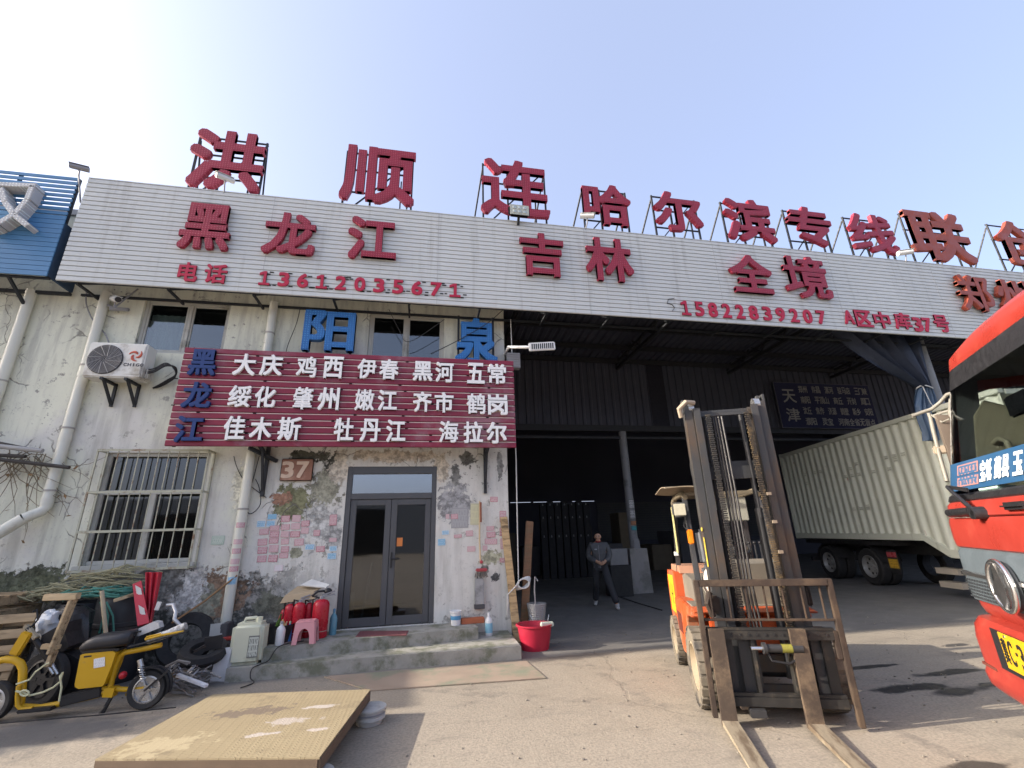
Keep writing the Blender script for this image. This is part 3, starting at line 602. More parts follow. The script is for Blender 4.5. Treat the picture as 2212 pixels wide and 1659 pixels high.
# neighbour's blue fascia with one pale character, gaps between its upper slats
BLUE = M("blue_slat", (.065, .19, .36), .5, var=.14, scale=1.2, stretch=(1, 1, 3))
bfs = thing("blue_sign", "blue slatted sign with one studded pale grey character beside the long pale sign", "sign", (-9, YS, 5.95))
b = B(); xa2, xb2, za2, zb2, k = -26, -6.17, 5.95, 7.96, 22; hs = (zb2-za2)/k
for i in range(k):
    z = za2+i*hs; g = .034 if i > k-10 else .008; b.bx(xa2, xb2, YS, YS+.02, z+g*.5, z+hs-g*.5)
b.done("slat_panel", BLUE, bfs)
b = B(); b.bx(xa2, xb2-.02, YS+.03, YS+.04, za2+.02, za2+(k-9)*hs); b.bx(xb2-.04, xb2, YS+.025, 8.34, za2+.02, zb2-.95); b.done("backing", M("blue_backing", (.03, .06, .11), .8), bfs)
b = B()
for x in (xb2-.05, -7.1, -9, -11): b.bx(x, x+.04, YS+.05, YS+.09, za2, zb2)
b.bx(xa2, xb2, YS+.06, YS+.1, za2-.02, za2+.015); b.bx(xa2, xb2, 8.28, 8.34, za2-.05, za2); b.bar((-6.75, YS+.08, za2), (-6.75, 8.34, za2-.35), .04); b.bar((-7.3, YS+.08, za2), (-7.3, 8.34, za2-.35), .04); b.bx(-7.3, -7.26, YS+.08, 8.34, za2-.03, za2)
b.done("bracket_frame", FRAME, bfs)
def stroke_char(name, strokes, Y, d, mat, parent, wd):
    b = B()
    for s in strokes:
        for p_, q_ in zip(s, s[1:]): b.bar(W(*p_, Y), W(*q_, Y), d, wd, (0, 1, 0))
    return b.done(name, mat, parent, bevel=.01)
stroke_char("character", [[(-30, 407), (90, 411)], [(82, 411), (70, 441), (43, 472), (8, 492), (-20, 500)], [(14, 416), (23, 446), (44, 475), (72, 497)]], YS-.07, .09, led("pale_studded_tin", (.50, .50, .50)), bfs, .25)

# red roof characters, each on its own angle-iron frame
ROOFS = [("洪", (408, 286, 574, 412), RED, "tallest red rooftop character, standing nearest the blue sign"), ("顺", (738, 322, 898, 440), RED, "large red rooftop character with three upright strokes, left of the floodlight"),
 ("连", (1040, 350, 1186, 468), RED, "large red rooftop character standing behind the floodlight"), ("哈", (1260, 402, 1362, 487), RED, "smaller red rooftop character with a mouth shape, right of the floodlight"),
 ("尔", (1414, 419, 1514, 500), RED, "smaller red rooftop character with three short lower strokes above the second big gap"), ("滨", (1567, 434, 1668, 521), RED, "smaller red rooftop character with water dots at its side, above 全"),
 ("专", (1704, 451, 1794, 530), RED, "smaller red rooftop character of stacked bars, above 境"), ("线", (1837, 467, 1930, 546), RED, "smaller red rooftop character with a thread radical, last in its straight edged row"),
 ("联", (1966, 462, 2090, 565), ORANGE, "rounded orange red brush style rooftop character with ear shape"), ("创", (2158, 485, 2268, 575), ORANGE, "orange red brush style rooftop character cut by the photo's edge")]
YR = 8.0
for i, (ch, r, mat, lab) in enumerate(ROOFS):
    mx, my = (r[0]+r[2])/2, (r[1]+r[3])/2; c = W(mx, r[3], YR)
    t = thing("rooftop_character", lab, "sign character", (c.x, YR+.1, 7.97), 0, "red characters along the roof edge")
    o, loc, w, h = letter(ch, r, YR, .10, mat, t)
    b = B(); y = YR+.09; xl, xr, zt = loc.x-w*.46, loc.x+w*.46, loc.z+h*.46
    for x in (xl, xr, loc.x-.1*w): b.bx(x-.018, x+.018, y, y+.036, 7.9, zt)
    for f in (0, .36, .72, 1): z = 8.02+(zt-8.02)*f; b.bx(xl, xr, y+.037, y+.06, z-.016, z+.016)
    for x in (xl, xr): b.bar((x, y+.05, zt-.1), (x-.25, y+1.0, 7.75), .03)
    b.bar((xl, y+.07, 8.02), (xr, y+.07, zt), .025); b.bx(loc.x+.3*w, loc.x+.3*w+.025, y, y+.036, 7.9, loc.z)
    b.done("frame", FRAME, t)

# lower red slatted sign with white place names and a blue column of characters
YD = 7.86
rs = thing("red_sign", "red slatted sign over the glass door with white place names and three blue characters", "sign", (-1.2, YD, 3.18))
xa, xb, za, zb = -3.98, 1.63, 3.17, 4.86
MAR = M("crimson_slat", (.20, .016, .04), .42, var=.28, scale=1.3, bump=.04, stretch=(1, 1, 1), dirt=(.26, .11, .135), dirt_amt=.45); CREAM = M("pale_slat_highlight", (.62, .5, .45), .6)
b = B(); k = 15; hs = (zb-za)/k
for i in range(k): z = za+i*hs; b.prism([(YD+.03, z+.002), (YD, z+.01), (YD, z+hs-.026), (YD+.012, z+hs-.018), (YD+.03, z+hs-.018)], xa, xb, lambda u, v, w: (w, u, v))
b.done("slat_panel", MAR, rs)
b = B()
for i in range(k-1): z = za+(i+1)*hs; b.bx(xa+.01, xb-.02, YD+.012, YD+.028, z-.0165, z-.0025)
b.done("slat_highlight", CREAM, rs)  # pale strips colour in the bright highlights between the slats
b = B(); b.bx(xa+.01, xb-.01, YD+.034, YD+.05, za+.01, zb-.01); b.done("backing", M("dark_red_backing", (.05, .015, .02), .8), rs)
b = B()
for x in (-3.9, -2.4, -.4, 1.1, 1.5): b.bx(x, x+.04, YD+.051, YD+.09, za, zb)
b.bx(-3.9, 1.54, YD+.091, YD+.12, za+.3, za+.34); b.bx(-3.9, 1.54, YD+.091, YD+.12, zb-.3, zb-.26); b.done("bracket_frame", FRAME, rs)
for x in (W(572, 1030, 8.36).x, 1.13): b = B(); b.bar((x, YD+.07, za+.02), (x, 8.38, za-.12), .05); b.bx(x-.025, x+.025, 8.32, 8.39, za-.75, za+.2); b.bar((x, 8.35, za-.7), (x, YD+.2, za), .035); b.done("bracket", FRAME, rs)
b = B(); b.bar(W(538, 967, 7.97), W(598, 996, 8.37), .055); b.done("strut", FRAME, rs)
b = B(); random.seed(5)
for i in range(k-1):
    for q in range(5): x = xa+.2+q*1.2+random.uniform(-.3, .3); z = za+(i+1)*hs; b.bx(x, x+.05, YD-.003, YD+.0, z-.022, z-.004)
b.done("slot_hole", M("black_hole", (.01, .01, .01), .9), rs)
WHT = M("white_foam_letter", (.80, .80, .79), .5, var=.05); NAVY = M("navy_letter", (.01, .035, .15), .4, var=.2)
def cz(r): return (325.3+r[0]*.38, 704.9+r[1]*.38, 325.3+r[2]*.38, 704.9+r[3]*.38)
for ch, r in (("黑", (222, 133, 378, 280)), ("龙", (185, 318, 350, 464)), ("江", (142, 511, 305, 660))): letter(ch, cz(r), YD-.03, .06, NAVY, rs)
ROWS = [("大", 474, 158, 600, 280), ("庆", 626, 163, 752, 281), ("鸡", 832, 174, 945, 291), ("西", 982, 174, 1096, 297), ("伊", 1177, 187, 1284, 299), ("春", 1302, 190, 1410, 304), ("黑", 1492, 201, 1603, 311), ("河", 1619, 206, 1723, 319), ("五", 1799, 210, 1898, 327), ("常", 1916, 216, 2020, 329),
 ("绥", 446, 338, 575, 460), ("化", 595, 343, 712, 463), ("肇", 812, 347, 925, 474), ("州", 952, 350, 1074, 478), ("嫩", 1163, 360, 1272, 479), ("江", 1293, 364, 1402, 481), ("齐", 1492, 373, 1598, 487), ("市", 1614, 376, 1722, 492), ("鹤", 1797, 383, 1903, 499), ("岗", 1917, 387, 2028, 504),
 ("佳", 418, 511, 540, 648), ("木", 567, 517, 690, 647), ("斯", 727, 517, 855, 650), ("牡", 1044, 522, 1156, 654), ("丹", 1193, 527, 1307, 657), ("江", 1340, 532, 1450, 659), ("海", 1640, 540, 1750, 661), ("拉", 1780, 543, 1888, 664), ("尔", 1910, 546, 2023, 667)]
for ch, *r in ROWS: letter(ch, cz(r), YD-.03, .05, WHT, rs)

# two blue characters standing above the red sign
BL = led("blue_sign_tin", (.02, .125, .36))
for ch, r, lab in (("阳", (657, 674, 768, 760), "blue studded character beside the middle downpipe, above the red sign"), ("泉", (984, 690, 1074, 788), "blue studded character at the building corner, above the red sign")):
    c = W((r[0]+r[2])/2, r[3], 8.12); t = thing("wall_character", lab, "sign character", (c.x, 8.2, c.z), 0, "blue characters on the wall")
    o, loc, w, h = letter(ch, r, 8.12, .13, BL, t)
    b = B()
    for x in (loc.x-w*.42, loc.x+w*.42): b.bx(x-.02, x+.02, 8.19, 8.23, loc.z-h*.5, loc.z+h*.5+.1); b.bx(x-.02, x+.02, 8.23, 8.4, loc.z, loc.z+.04)
    b.done("frame", FRAME, t)

# house number plate
c = W(638, 1012, 8.33); t = thing("number_plate", "rusty brown house number plate reading 37 beside the glass door", "number plate", tuple(c))
q0, q1 = W(606, 1012, 8.33), W(676, 1012, 8.33); hh = (W(640, 992, 8.33).z-W(640, 1040, 8.33).z)/2
B().bx(q0.x, q1.x, 8.335, 8.36, c.z-hh-.02, c.z+hh-.02).done("plate", M("rusty_brown_plate", (.27, .13, .085), .6, var=.2, dirt=(.4, .24, .17), dirt_amt=.4, scale=5), t, bevel=.04)
PK = M("pale_painted_digit", (.62, .47, .36), .7, var=.15)
for ch, u in (("3", -.12), ("7", .115)):
    o = link("digit", glyph_mesh(ch, .2, hh*1.5, .01, "b"), PK, t); o.location = MW[t.name].inverted() @ V((c.x+u, 8.33, c.z-.02))

def spline(pts):
    P = []; pts = [V(p) for p in pts]
    for i in range(len(pts)-1):
        a = pts[max(0, i-1)]; b0 = pts[i]; c0 = pts[i+1]; d0 = pts[min(len(pts)-1, i+2)]
        for s in range(6):
            t = s/6; P.append(.5*((2*b0)+(c0-a)*t+(2*a-5*b0+4*c0-d0)*t*t+(3*b0-a-3*c0+d0)*t**3))
    return P+[pts[-1]]
# ================================================================== things on the wall
# air conditioner outdoor unit
WHITE = M("off_white_enamel", (.66, .655, .61), .42, var=.08, scale=3, dirt=(.36, .33, .27), dirt_amt=.25)
p0, p1 = W(174, 813, 8.0), W(304, 813, 8.0); zt, zb_ = W(250, 740, 8.0).z, W(250, 815, 8.0).z
ac = thing("air_conditioner", "white outdoor air conditioner unit on brackets above the caged window", "air conditioner", (p0.x, 8.2, zb_))
x0, x1 = p0.x, p1.x
B().bx(x0, x1, 8.0, 8.3, zb_, zt).done("casing", WHITE, ac, bevel=.02)
xc = x0+(x1-x0)*.33; zc = (zt+zb_)/2; R = (zt-zb_)*.42
B().lathe([(R, 0), (R, .012), (R*.97, .014)], (xc, 7.999, zc), (0, -1, 0), 40).done("fan_opening", M("fan_shadow", (.05, .05, .055), .7), ac)
gb = B()
for i in range(13): gb.tube([(xc+R*(i+1)/14*cos(a), 7.975, zc+R*(i+1)/14*sin(a)) for a in [j*pi/16 for j in range(32)]], .0028, 5, closed=True)
for i in range(12): a = i*pi/6; gb.tube([(xc+.06*cos(a), 7.972, zc+.06*sin(a)), (xc+R*cos(a+.4), 7.972, zc+R*sin(a+.4))], .004, 5)
gb.done("fan_grille", M("grey_wire", (.35, .35, .35), .5), ac)
B().bx(x0+(x1-x0)*.68, x1-.03, 7.992, 7.999, zb_+.06, zt-.05).done("front_panel", WHITE, ac, bevel=.002)
LR = M("logo_red", (.48, .1, .06), .5); lx, lz = x0+(x1-x0)*.835, zt-.22
b = B()
for q in range(3):
    a0 = rad(120*q+50); b.tube([(lx+(.028+.075*s)*cos(a0+s*2.1), 7.989, lz+(.028+.075*s)*sin(a0+s*2.1)) for s in [i/8 for i in range(9)]], [.004+.017*sin(pi*(.12+.85*i/8)) for i in range(9)], 6)
b.done("logo", LR, ac)
for i, ch in enumerate("CHIGO"):
    o = link("character", glyph_mesh(ch, .05 if ch != "I" else .016, .055, .004, "b"), M("dark_logo_print", (.06, .06, .07), .5), ac); o.location = MW[ac.name].inverted() @ V((lx-.12+.06*i, 7.99, lz-.165))
for x in (x0+.3, x1-.2):
    b = B(); b.bx(x-.02, x+.02, 7.98, 8.38, zb_-.045, zb_-.004); b.bx(x-.02, x+.02, 8.35, 8.385, zb_-.4, zb_); b.bar((x, 8.05, zb_-.03), (x, 8.36, zb_-.36), .035); b.done("bracket", FRAME, ac)
b = B()
for q in range(3): b.tube(spline([(x1+.004, 8.1, zb_+.12+q*.03), (x1+.12, 8.1, zb_+.15+q*.03), (x1+.26, 8.12, zb_+.27+q*.025), (x1+.38, 8.18, zb_+.27-q*.02), (x1+.37, 8.26, zb_+.16-q*.02), (x1+.25, 8.3, zb_+.08-q*.03), (x1+.12, 8.34, zb_+.0-q*.02), (x1+.02, 8.36, zb_-.06)]), .011 if q else .015, 7)
b.done("hose", BLK, ac)
B().bx(x1+.002, x1+.05, 8.08, 8.24, zb_+.02, zb_+.2).done("valve_cover", WHITE, ac, bevel=.015)

# downpipes
PIPE = M("cream_pvc_pipe", (.62, .62, .54), .4, var=.07, scale=2, dirt=(.42, .41, .35), dirt_amt=.2)
def downpipe(label, x, zt, zb_, end=None, r=.075, clips=()):
    t = thing("downpipe", label, "downpipe", (x, 8.3, zb_), 0)
    pts = [(x, 8.31, zt), (x, 8.31, zb_)]
    b = B()
    if end: b.tube(pts[:1]+[(x, 8.31, zb_+.06), (x-.02, 8.28, zb_), end[0]], r, 18, cap=False); b.tube([end[0], end[1]], r*1.12, 18, cap=False)
    else: b.tube(pts, r, 18)
    b.done("pipe", PIPE, t, smooth=True, thick=.004 if end else 0)
    for z in clips: B().lathe([(r+.008, -.014), (r+.008, .014)], (x, 8.31, z), n=18).done("clip", M("dull_pipe_clip", (.34, .33, .3), .6), t); B().lathe([(r+.005, -.05), (r+.005, .05)], (x, 8.31, z-.16), n=18).done("socket", PIPE, t, smooth=True)
    return t
xl = W(160, 880, 8.31).x
downpipe("long cream downpipe with angled spout between the air conditioner and dry twigs", xl, 6.0, W(80, 1105, 8.31).z, [V((xl-.16, 8.2, W(80, 1105, 8.31).z-.1)), V((xl-.5, 8.08, W(30, 1172, 8.1).z+.0))], clips=(W(180, 790, 8.31).z, W(140, 925, 8.31).z, W(95, 1060, 8.31).z))
downpipe("cream downpipe running under the blue sign at the wall's far edge", W(45, 700, 8.31).x, 5.95, .3, clips=(4.3, 2.6))
xm_ = W(540, 1000, 8.31).x
dp = downpipe("cream downpipe pasted with small stickers between the caged window and the door", xm_, 6.0, .0, clips=(W(578, 720, 8.31).z, W(512, 1100, 8.31).z))
def pipe_sticker(px, py, hpx, mat, lab, grp):
    c = W(px, py, 8.31); b = B(); hh = hpx*.0042
    b.grid([[(xm_+.0775*cos(a), 8.31+.0775*sin(a), z) for a in [rad(-120+i*11) for i in range(10)]] for z in (c.z-hh, c.z+hh)])
    tag(b.done("pipe_sticker", mat, thick=.0012), lab, "sticker", grp)
PINK = sticker("pink_print", (.60, .45, .455), (.42, .09, .13)); PBLUE = sticker("blue_print", (.20, .42, .58), (.7, .75, .8)); PYEL = sticker("yellow_print", (.6, .58, .38), (.42, .4, .3)); PWHT = sticker("white_print", (.68, .66, .66), (.6, .2, .25)); PGRN = sticker("green_print", (.55, .6, .52), (.08, .3, .2))
for py, hp, mt, lb in ((1133, 12, PINK, "uppermost pink sticker wrapped round the middle downpipe"), (1170, 9, PINK, None), (1190, 9, PINK, None), (1212, 9, PINK, None), (1228, 9, PINK, None), (1253, 13, PBLUE, "blue sticker wrapped round the middle downpipe under the pink ones")):
    pipe_sticker(515, py, hp, mt, lb or "pink sticker wrapped round the lower half of the middle downpipe", "stickers on the middle downpipe")
# printed stickers pasted on the plaster
def stk(z, mat, lab, grp, tilt=0.0):
    a, b_, c_, d_ = [542.2+z[0]*.2696, 921.7+z[1]*.2696, 542.2+z[2]*.2696, 921.7+z[3]*.2696]
    cx, cy = (a+c_)/2, (b_+d_)/2; c = W(cx, cy, YF-.003); w = W(c_, cy, YF).x-W(a, cy, YF).x; h = W(cx, b_, YF).z-W(cx, d_, YF).z
    b = B(); R = Matrix.Rotation(tilt, 3, 'Y')
    me = b.box((0, 0, 0), (w*.93, .002, h*.9)).done("wall_sticker", mat); me.location = (c.x, YF-.004-random.random()*.004, c.z); me.rotation_euler = (0, tilt, 0)
    tag(me, lab, "sticker", grp); return me
random.seed(11)
L_ = "pink printed sticker in the patch pasted on the plaster between downpipe and glass door"; Lg = "pink stickers between the downpipe and the door"
for z in ((240, 710, 315, 765), (327, 705, 400, 765), (148, 790, 230, 835), (240, 780, 312, 830), (320, 770, 397, 825), (402, 750, 470, 802), (65, 815, 145, 868), (148, 835, 228, 890), (238, 835, 310, 890), (312, 835, 395, 888), (52, 895, 132, 955), (142, 890, 222, 938), (240, 895, 305, 945), (345, 895, 425, 955), (52, 960, 132, 1020), (142, 945, 222, 1008), (240, 955, 305, 1010), (48, 1030, 125, 1088), (138, 1025, 215, 1085), (400, 805, 465, 860), (500, 825, 555, 878), (520, 955, 592, 1005), (225, 1010, 300, 1055)):
    stk(z, PINK, L_, Lg, random.uniform(-.06, .06))
stk((185, 1105, 258, 1160), PWHT, "white sticker with a pink middle, lowest of the patch left of the door", "white sticker")
for z in ((628, 700, 690, 795), (625, 890, 688, 925)): stk(z, PINK, "pink sticker close beside the left jamb of the glass door", "pink stickers at the left door jamb", random.uniform(-.05, .05))
for z, lb in (((132, 698, 208, 745), "highest blue sticker of three above the pink patch by the downpipe"), ((45, 752, 118, 808), "blue sticker nearest the downpipe, above the pink patch"), ((122, 750, 195, 803), "middle blue sticker directly above the pink patch"), ((432, 940, 510, 988), "dull blue sticker right of the pink patch"), ((625, 955, 690, 1000), "blue sticker beside the left door jamb, above another blue one"), ((610, 1010, 685, 1065), "lowest blue sticker beside the left door jamb")): stk(z, PBLUE, lb, None, random.uniform(-.06, .06))
for z in ((1560, 698, 1590, 740), (1600, 698, 1660, 742), (1625, 862, 1690, 892), (1720, 830, 1780, 880), (1730, 955, 1800, 1003)): stk(z, PINK, "pink sticker on the grimy plaster between the door and the hanging brush", "pink stickers between door and brush", random.uniform(-.06, .06))
for z in ((1915, 560, 1978, 605), (1990, 670, 2045, 770), (1885, 795, 1950, 835), (1885, 840, 1960, 890), (1870, 895, 1975, 945), (1990, 805, 2055, 880), (1995, 890, 2055, 985), (1855, 950, 1895, 995), (1990, 1050, 2066, 1090)): stk(z, PINK, "pink sticker on the plaster between the hanging brush and the building corner", "pink stickers at the building corner", random.uniform(-.06, .06))
for z, lb in (((1527, 830, 1588, 868), "upper blue sticker by the right door jamb"), ((1495, 895, 1560, 955), "lower blue sticker by the right door jamb")): stk(z, PBLUE, lb, None, random.uniform(-.08, .08))
stk((1755, 605, 1830, 795), PYEL, "large faded yellow paper pasted behind the hanging brush handle", None, .02)
stk((1600, 640, 1745, 820), sticker("grey_print", (.38, .38, .38), (.22, .22, .22)), "grimy grey notice right of the glass door", None, .0)
stk((-320, 870, -210, 950), PGRN, "small green and white sticker right of the caged window", None, .0)

# cameras, floodlight, street lamp
CAMW = M("white_camera_shell", (.6, .6, .58), .4, var=.08); GREY = M("grey_metal", (.25, .25, .26), .45, var=.15)
def cctv(label, p, aim, L=.3, r=.045, pole=None, mat=CAMW):
    p = V(p); d = V(aim).normalized(); t = thing("security_camera", label, "security camera", tuple(p), 0, "security cameras along the fronts")
    b = B(); b.tube([p-d*L/2, p+d*L/2], r, 14); b.done("body", mat, t, bevel=.004, smooth=True)
    b = B(); q = p+V((0, 0, r+.004)); b.bar(q-d*L*.45, q+d*L*.62, r*1.9, .008); b.done("sun_hood", mat, t, bevel=.003)
    B().tube([p+d*(L/2+.001), p+d*(L/2+.012)], r*.85, 14).done("lens", BLK, t)
    b = B(); e = V(pole) if pole else p+V((0, .2, -.3)); b.tube([p-V((0, 0, r)), p-V((0, -.02, r+.1)), e], .014, 8); b.done("arm", GREY, t); return t
c = W(173, 363, 7.7); cctv("white security camera on a pole at the gap between blue and pale signs", c, (-.9, -.4, -.1), .25, .045, (c.x+.06, YS+.1, 7.5), GREY)
c = W(487, 385, 7.7); cctv("white security camera standing in front of the tallest red rooftop character", c, (-.7, -.7, -.2), .3, .05, (c.x, YS+.02, 7.9))
c = W(1268, 467, 7.7); cctv("white security camera under the mouth shaped red rooftop character", c, (.95, -.3, -.1), .3, .055, (c.x-.05, YS+.02, 7.9))
c = W(1955, 546, 7.7); cctv("white security camera beside the rounded orange red rooftop character", c, (.9, -.3, .05), .34, .06, (c.x, YS+.02, 7.9))
c = W(250, 646, 8.05); cctv("security camera hanging beneath the pale sign beside the long downpipe", c, (.7, -.6, -.35), .24, .055, (c.x+.2, 8.2, c.z+.3))
b = B(); c = W(258, 668, 8.3); b.box(c, (.3, .05, .06)); b.tube([c, c+V((-.3, 0, .1))], .02, 6); tag(b.done("camera_junction_box", GREY, bevel=.01), "small grey bracket below the camera by the long downpipe", "bracket")
c = W(1121, 457, 7.62); fl = thing("floodlight", "black rimmed square floodlight on the pale sign's top edge", "floodlight", tuple(c))
B().box(c, (.46, .1, .3)).done("housing", BLK, fl, bevel=.05)
B().box(c+V((0, -.053, 0)), (.4, .008, .24)).done("lens_plate", M("diffuser", (.42, .44, .38), .25), fl, bevel=.0)
b = B()
for i in (-1, 0, 1):
    for j in (-.5, .5): b.ball(c+V((i*.11, -.058, j*.1)), .042, 10, (1, .35, 1))
b.done("lamp_cup", M("bright_reflector", (.5, .52, .46), .15, .6), fl, smooth=True)
b = B(); b.bar(c+V((0, .05, -.1)), c+V((0, .14, -.24)), .05); b.done("bracket", FRAME, fl)
sl = thing("street_lamp", "white slatted street lamp on an arm at the office corner", "street lamp", (1.5, 8.1, 4.9))
p, q = W(1098, 750, 8.0), W(1143, 750, 7.8); e0, e1 = W(1142, 750, 7.8), W(1199, 747, 7.75)
B().tube([(1.56, 8.36, p.z), p, q], .03, 12).done("arm", M("white_enamel", (.72, .72, .7), .35), sl, smooth=True)
d = (e1-e0); hw = .085
b = B(); b.bar(e0, e1, .05, .17, (0, 0, 1)); b.done("lamp_head", M("white_enamel"), sl, bevel=.015)
b = B(); y = V((0, -1, 0)).normalized()
for i in range(11): s = .12+.78*i/10; cc = e0+d*s+V((0, -.027, 0)); b.box(cc, (.024, .006, .11))
b.done("cooling_slot", BLK, sl)
b = B(); b.bx(1.57, 1.83, 8.15, 8.3, p.z-.36, p.z-.05)
for i in range(6): b.bx(1.575, 1.825, 8.14, 8.149, p.z-.34+i*.05, p.z-.32+i*.05)
tag(b.done("wall_box", GREY), "small grey louvred box at the corner under the street lamp", "box")

# loose cables along the front
def cable(label, pts, r=.008, mat=BLK):
    P = spline(pts); b = B(); b.tube(P, r, 6); return tag(b.done("cable", mat, smooth=True), label, "cable")
cable("thin black cable drooping from the pale sign past the blue character by the pipe", [W(648, 668, 8.3), W(640, 700, 8.33), W(622, 745, 8.33), W(615, 775, 8.33)], .007)
cable("two stranded black cable crossing in front of the corner blue character", [W(1088, 668, 8.0), W(1050, 700, 8.0), W(990, 735, 8.05), W(930, 765, 8.1)], .008)
cable("black cable dipping across the upper window next to the corner", [W(840, 668, 8.1), W(862, 712, 8.2), W(885, 738, 8.2), W(960, 690, 8.1)], .006)
cable("black cable looped beside the middle downpipe below the red sign", [W(560, 985, 8.3), W(545, 1040, 8.33), W(528, 1085, 8.35), W(540, 1110, 8.35), W(562, 1090, 8.35), W(560, 1055, 8.35), W(552, 1035, 8.33)], .007)
cable("grey cable curling below the long pale sign by the tall pipe", [W(188, 628, 8.3), W(186, 655, 8.34), W(200, 690, 8.34), W(226, 720, 8.34), W(235, 740, 8.34)], .012, GREY)
cable("black cable strung on the wall right of the caged window", [W(505, 985, 8.35), W(512, 1010, 8.38), W(530, 1040, 8.38), W(575, 1075, 8.38)], .006)
# ================================================================== yellow electric bike
RUB = M("tyre_rubber", (.022, .022, .023), .8, var=.25, scale=14); YEL = M("yellow_bike_paint", (.50, .29, .008), .38, var=.12, scale=5, dirt=(.3, .2, .06), dirt_amt=.2); CHR = M("dull_chrome", (.45, .45, .45), .3, .85, var=.15)
def E_(x, y, dy=0.0): return W(x*.21246, 1219.9+y*.21246, 6.5+dy)
def F_(x, y, dy=0.0): return W(x*.2696, 1165.7+y*.2696, 6.5+dy)
def wheel(b, t, c, ax, r, w, rim, parent_name="wheel", rimmat=None, world=True, tread=True):
    """tyre and rim parts under a thing; ax is the axle direction"""
    ax = V(ax).normalized()
    ty = B(); ty.lathe([(r*.70, -w*.42), (r*.93, -w*.5), (r*.985, -w*.36), (r, 0), (r*.985, w*.36), (r*.93, w*.5), (r*.70, w*.42), (r*.70, -w*.42)], c, ax, 40, cap=False)
    o = ty.done(parent_name, RUB, t, smooth=True, world=world)
    rb = B(); rb.lathe([(r*.70, -w*.40), (r*.70, w*.40), (r*.62, w*.44), (r*.6, w*.2), (r*.22, w*.12), (r*.2, w*.3), (.005, w*.3)], c, ax, 32, cap=False); rb.lathe([(r*.70, -w*.40), (r*.62, -w*.44), (r*.6, -w*.2), (r*.22, -w*.12), (r*.2, -w*.3), (.005, -w*.3)], c, ax, 32, cap=False)
    q = ax.to_track_quat('Z', 'Y').to_matrix()
    for i in range(6):
        a = i*pi/3; rb.bar(V(c)+q @ V((r*.2*cos(a), r*.2*sin(a), -w*.25)), V(c)+q @ V((r*.62*cos(a), r*.62*sin(a), -w*.3)), r*.06, r*.1)
    rb.done("rim", rimmat or CHR, o, world=world, smooth=True); return o
eb = thing("electric_bike", "yellow framed electric bike with black seat parked before the scrap heap", "electric bike", (-3.4, 6.5, 0))
hub = F_(1185, 1195); rw = hub.z
wheel(None, eb, (hub.x, 6.5, rw), (0, 1, .0), rw, .085, .7)
hf = E_(-60, 1375); wheel(None, eb, (hf.x, 6.5, rw), (.1, 1, 0), rw, .085, .7)
b = B(); T = lambda pts, r, dy=0, n=12: b.tube([E_(x, y, dy) for x, y in pts], r, n)
T([(-190, 830), (-120, 1005), (-60, 990), (60, 962), (150, 970), (205, 1000), (232, 1060), (230, 1150), (222, 1300), (205, 1420)], .036)
T([(190, 1230), (178, 1330), (180, 1430), (215, 1466), (330, 1462)], .02, -.06)
T([(205, 1440), (400, 1452), (600, 1415), (850, 1360), (1000, 1325), (1060, 1295), (1115, 1262)], .03)
T([(1118, 1262), (1150, 1120), (1180, 1010), (1215, 935), (1275, 890), (1400, 868), (1531, 842), (1640, 815)], .028)
b.tube([F_(820, 1190), F_(1000, 1200), F_(1180, 1190)], .026, 10); b.tube([F_(1010, 1240, .1), F_(1180, 1215, .1)], .018, 8); b.bar(F_(850, 1215), F_(930, 1215), .1, .09)
b.done("frame", YEL, eb, smooth=True)
b = B(); b.bar(E_(140, 920, .05), E_(285, 685, .05), .1, .05, (0, 1, 0)); b.done("front_shield_strip", YEL, eb, bevel=.012)
def poly(pts, f, y0, y1, name, mat, parent, bevel=.01, smooth=False):
    b = B(); P = [f(*p) for p in pts]; b.prism([(p.x, p.z) for p in P], y0, y1, lambda u, v, w: (u, w, v)); return b.done(name, mat, parent, bevel=bevel, smooth=smooth, seg=3)
bx_ = poly([(868, 900), (905, 888), (1190, 862), (1222, 880), (1180, 1010), (1105, 1195), (1085, 1215), (850, 1240), (815, 1220), (812, 1190)], E_, 6.42, 6.62, "battery_box", YEL, eb, .025)
poly([(1005, 940), (1115, 918), (1115, 1012), (1003, 1033)], E_, 6.416, 6.42, "paper_label", sticker("bike_paper", (.66, .66, .66), (.3, .3, .3)), bx_, 0); poly([(905, 910), (980, 902), (980, 916), (905, 928)], E_, 6.417, 6.4195, "black_label", BLK, bx_, 0)
SEAT = M("black_vinyl", (.022, .022, .026), .38, var=.15, scale=3)
b = B(); rows = []      # saddle: rounded cross-sections from nose to tail
for x, yt, yb, wd in ((836, 838, 850, .03), (846, 806, 866, .085), (880, 768, 872, .11), (940, 728, 868, .125), (1010, 704, 858, .13), (1090, 692, 848, .135), (1180, 684, 838, .14), (1270, 672, 824, .14), (1330, 660, 808, .13), (1362, 664, 790, .11), (1374, 690, 740, .04)):
    t_, u_ = E_(x, yt), E_(x, yb); hz_ = (t_.z-u_.z)/2; c_ = (t_+u_)/2
    rows.append([V((c_.x, 6.52+wd*math.copysign(abs(cos(a))**.6, cos(a)), c_.z+hz_*math.copysign(abs(sin(a))**.75, sin(a)))) for a in [k_*pi/10 for k_ in range(21)]])
b.grid(rows); b.done("seat", SEAT, eb, smooth=True)
poly([(850, 868), (1060, 842), (1250, 838), (1230, 868), (1050, 875), (880, 905)], E_, 6.44, 6.6, "seat_base", BLK, eb, .01)
b = B()
for dy in (-.12, -.04, .04, .12): b.tube([F_(1030, 860, dy), F_(1250, 805, dy), F_(1490, 738, dy)], .009, 6)
for x, y in ((1060, 852), (1250, 806), (1440, 752)): b.bar(F_(x, y, -.13), F_(x, y, .13), .02)
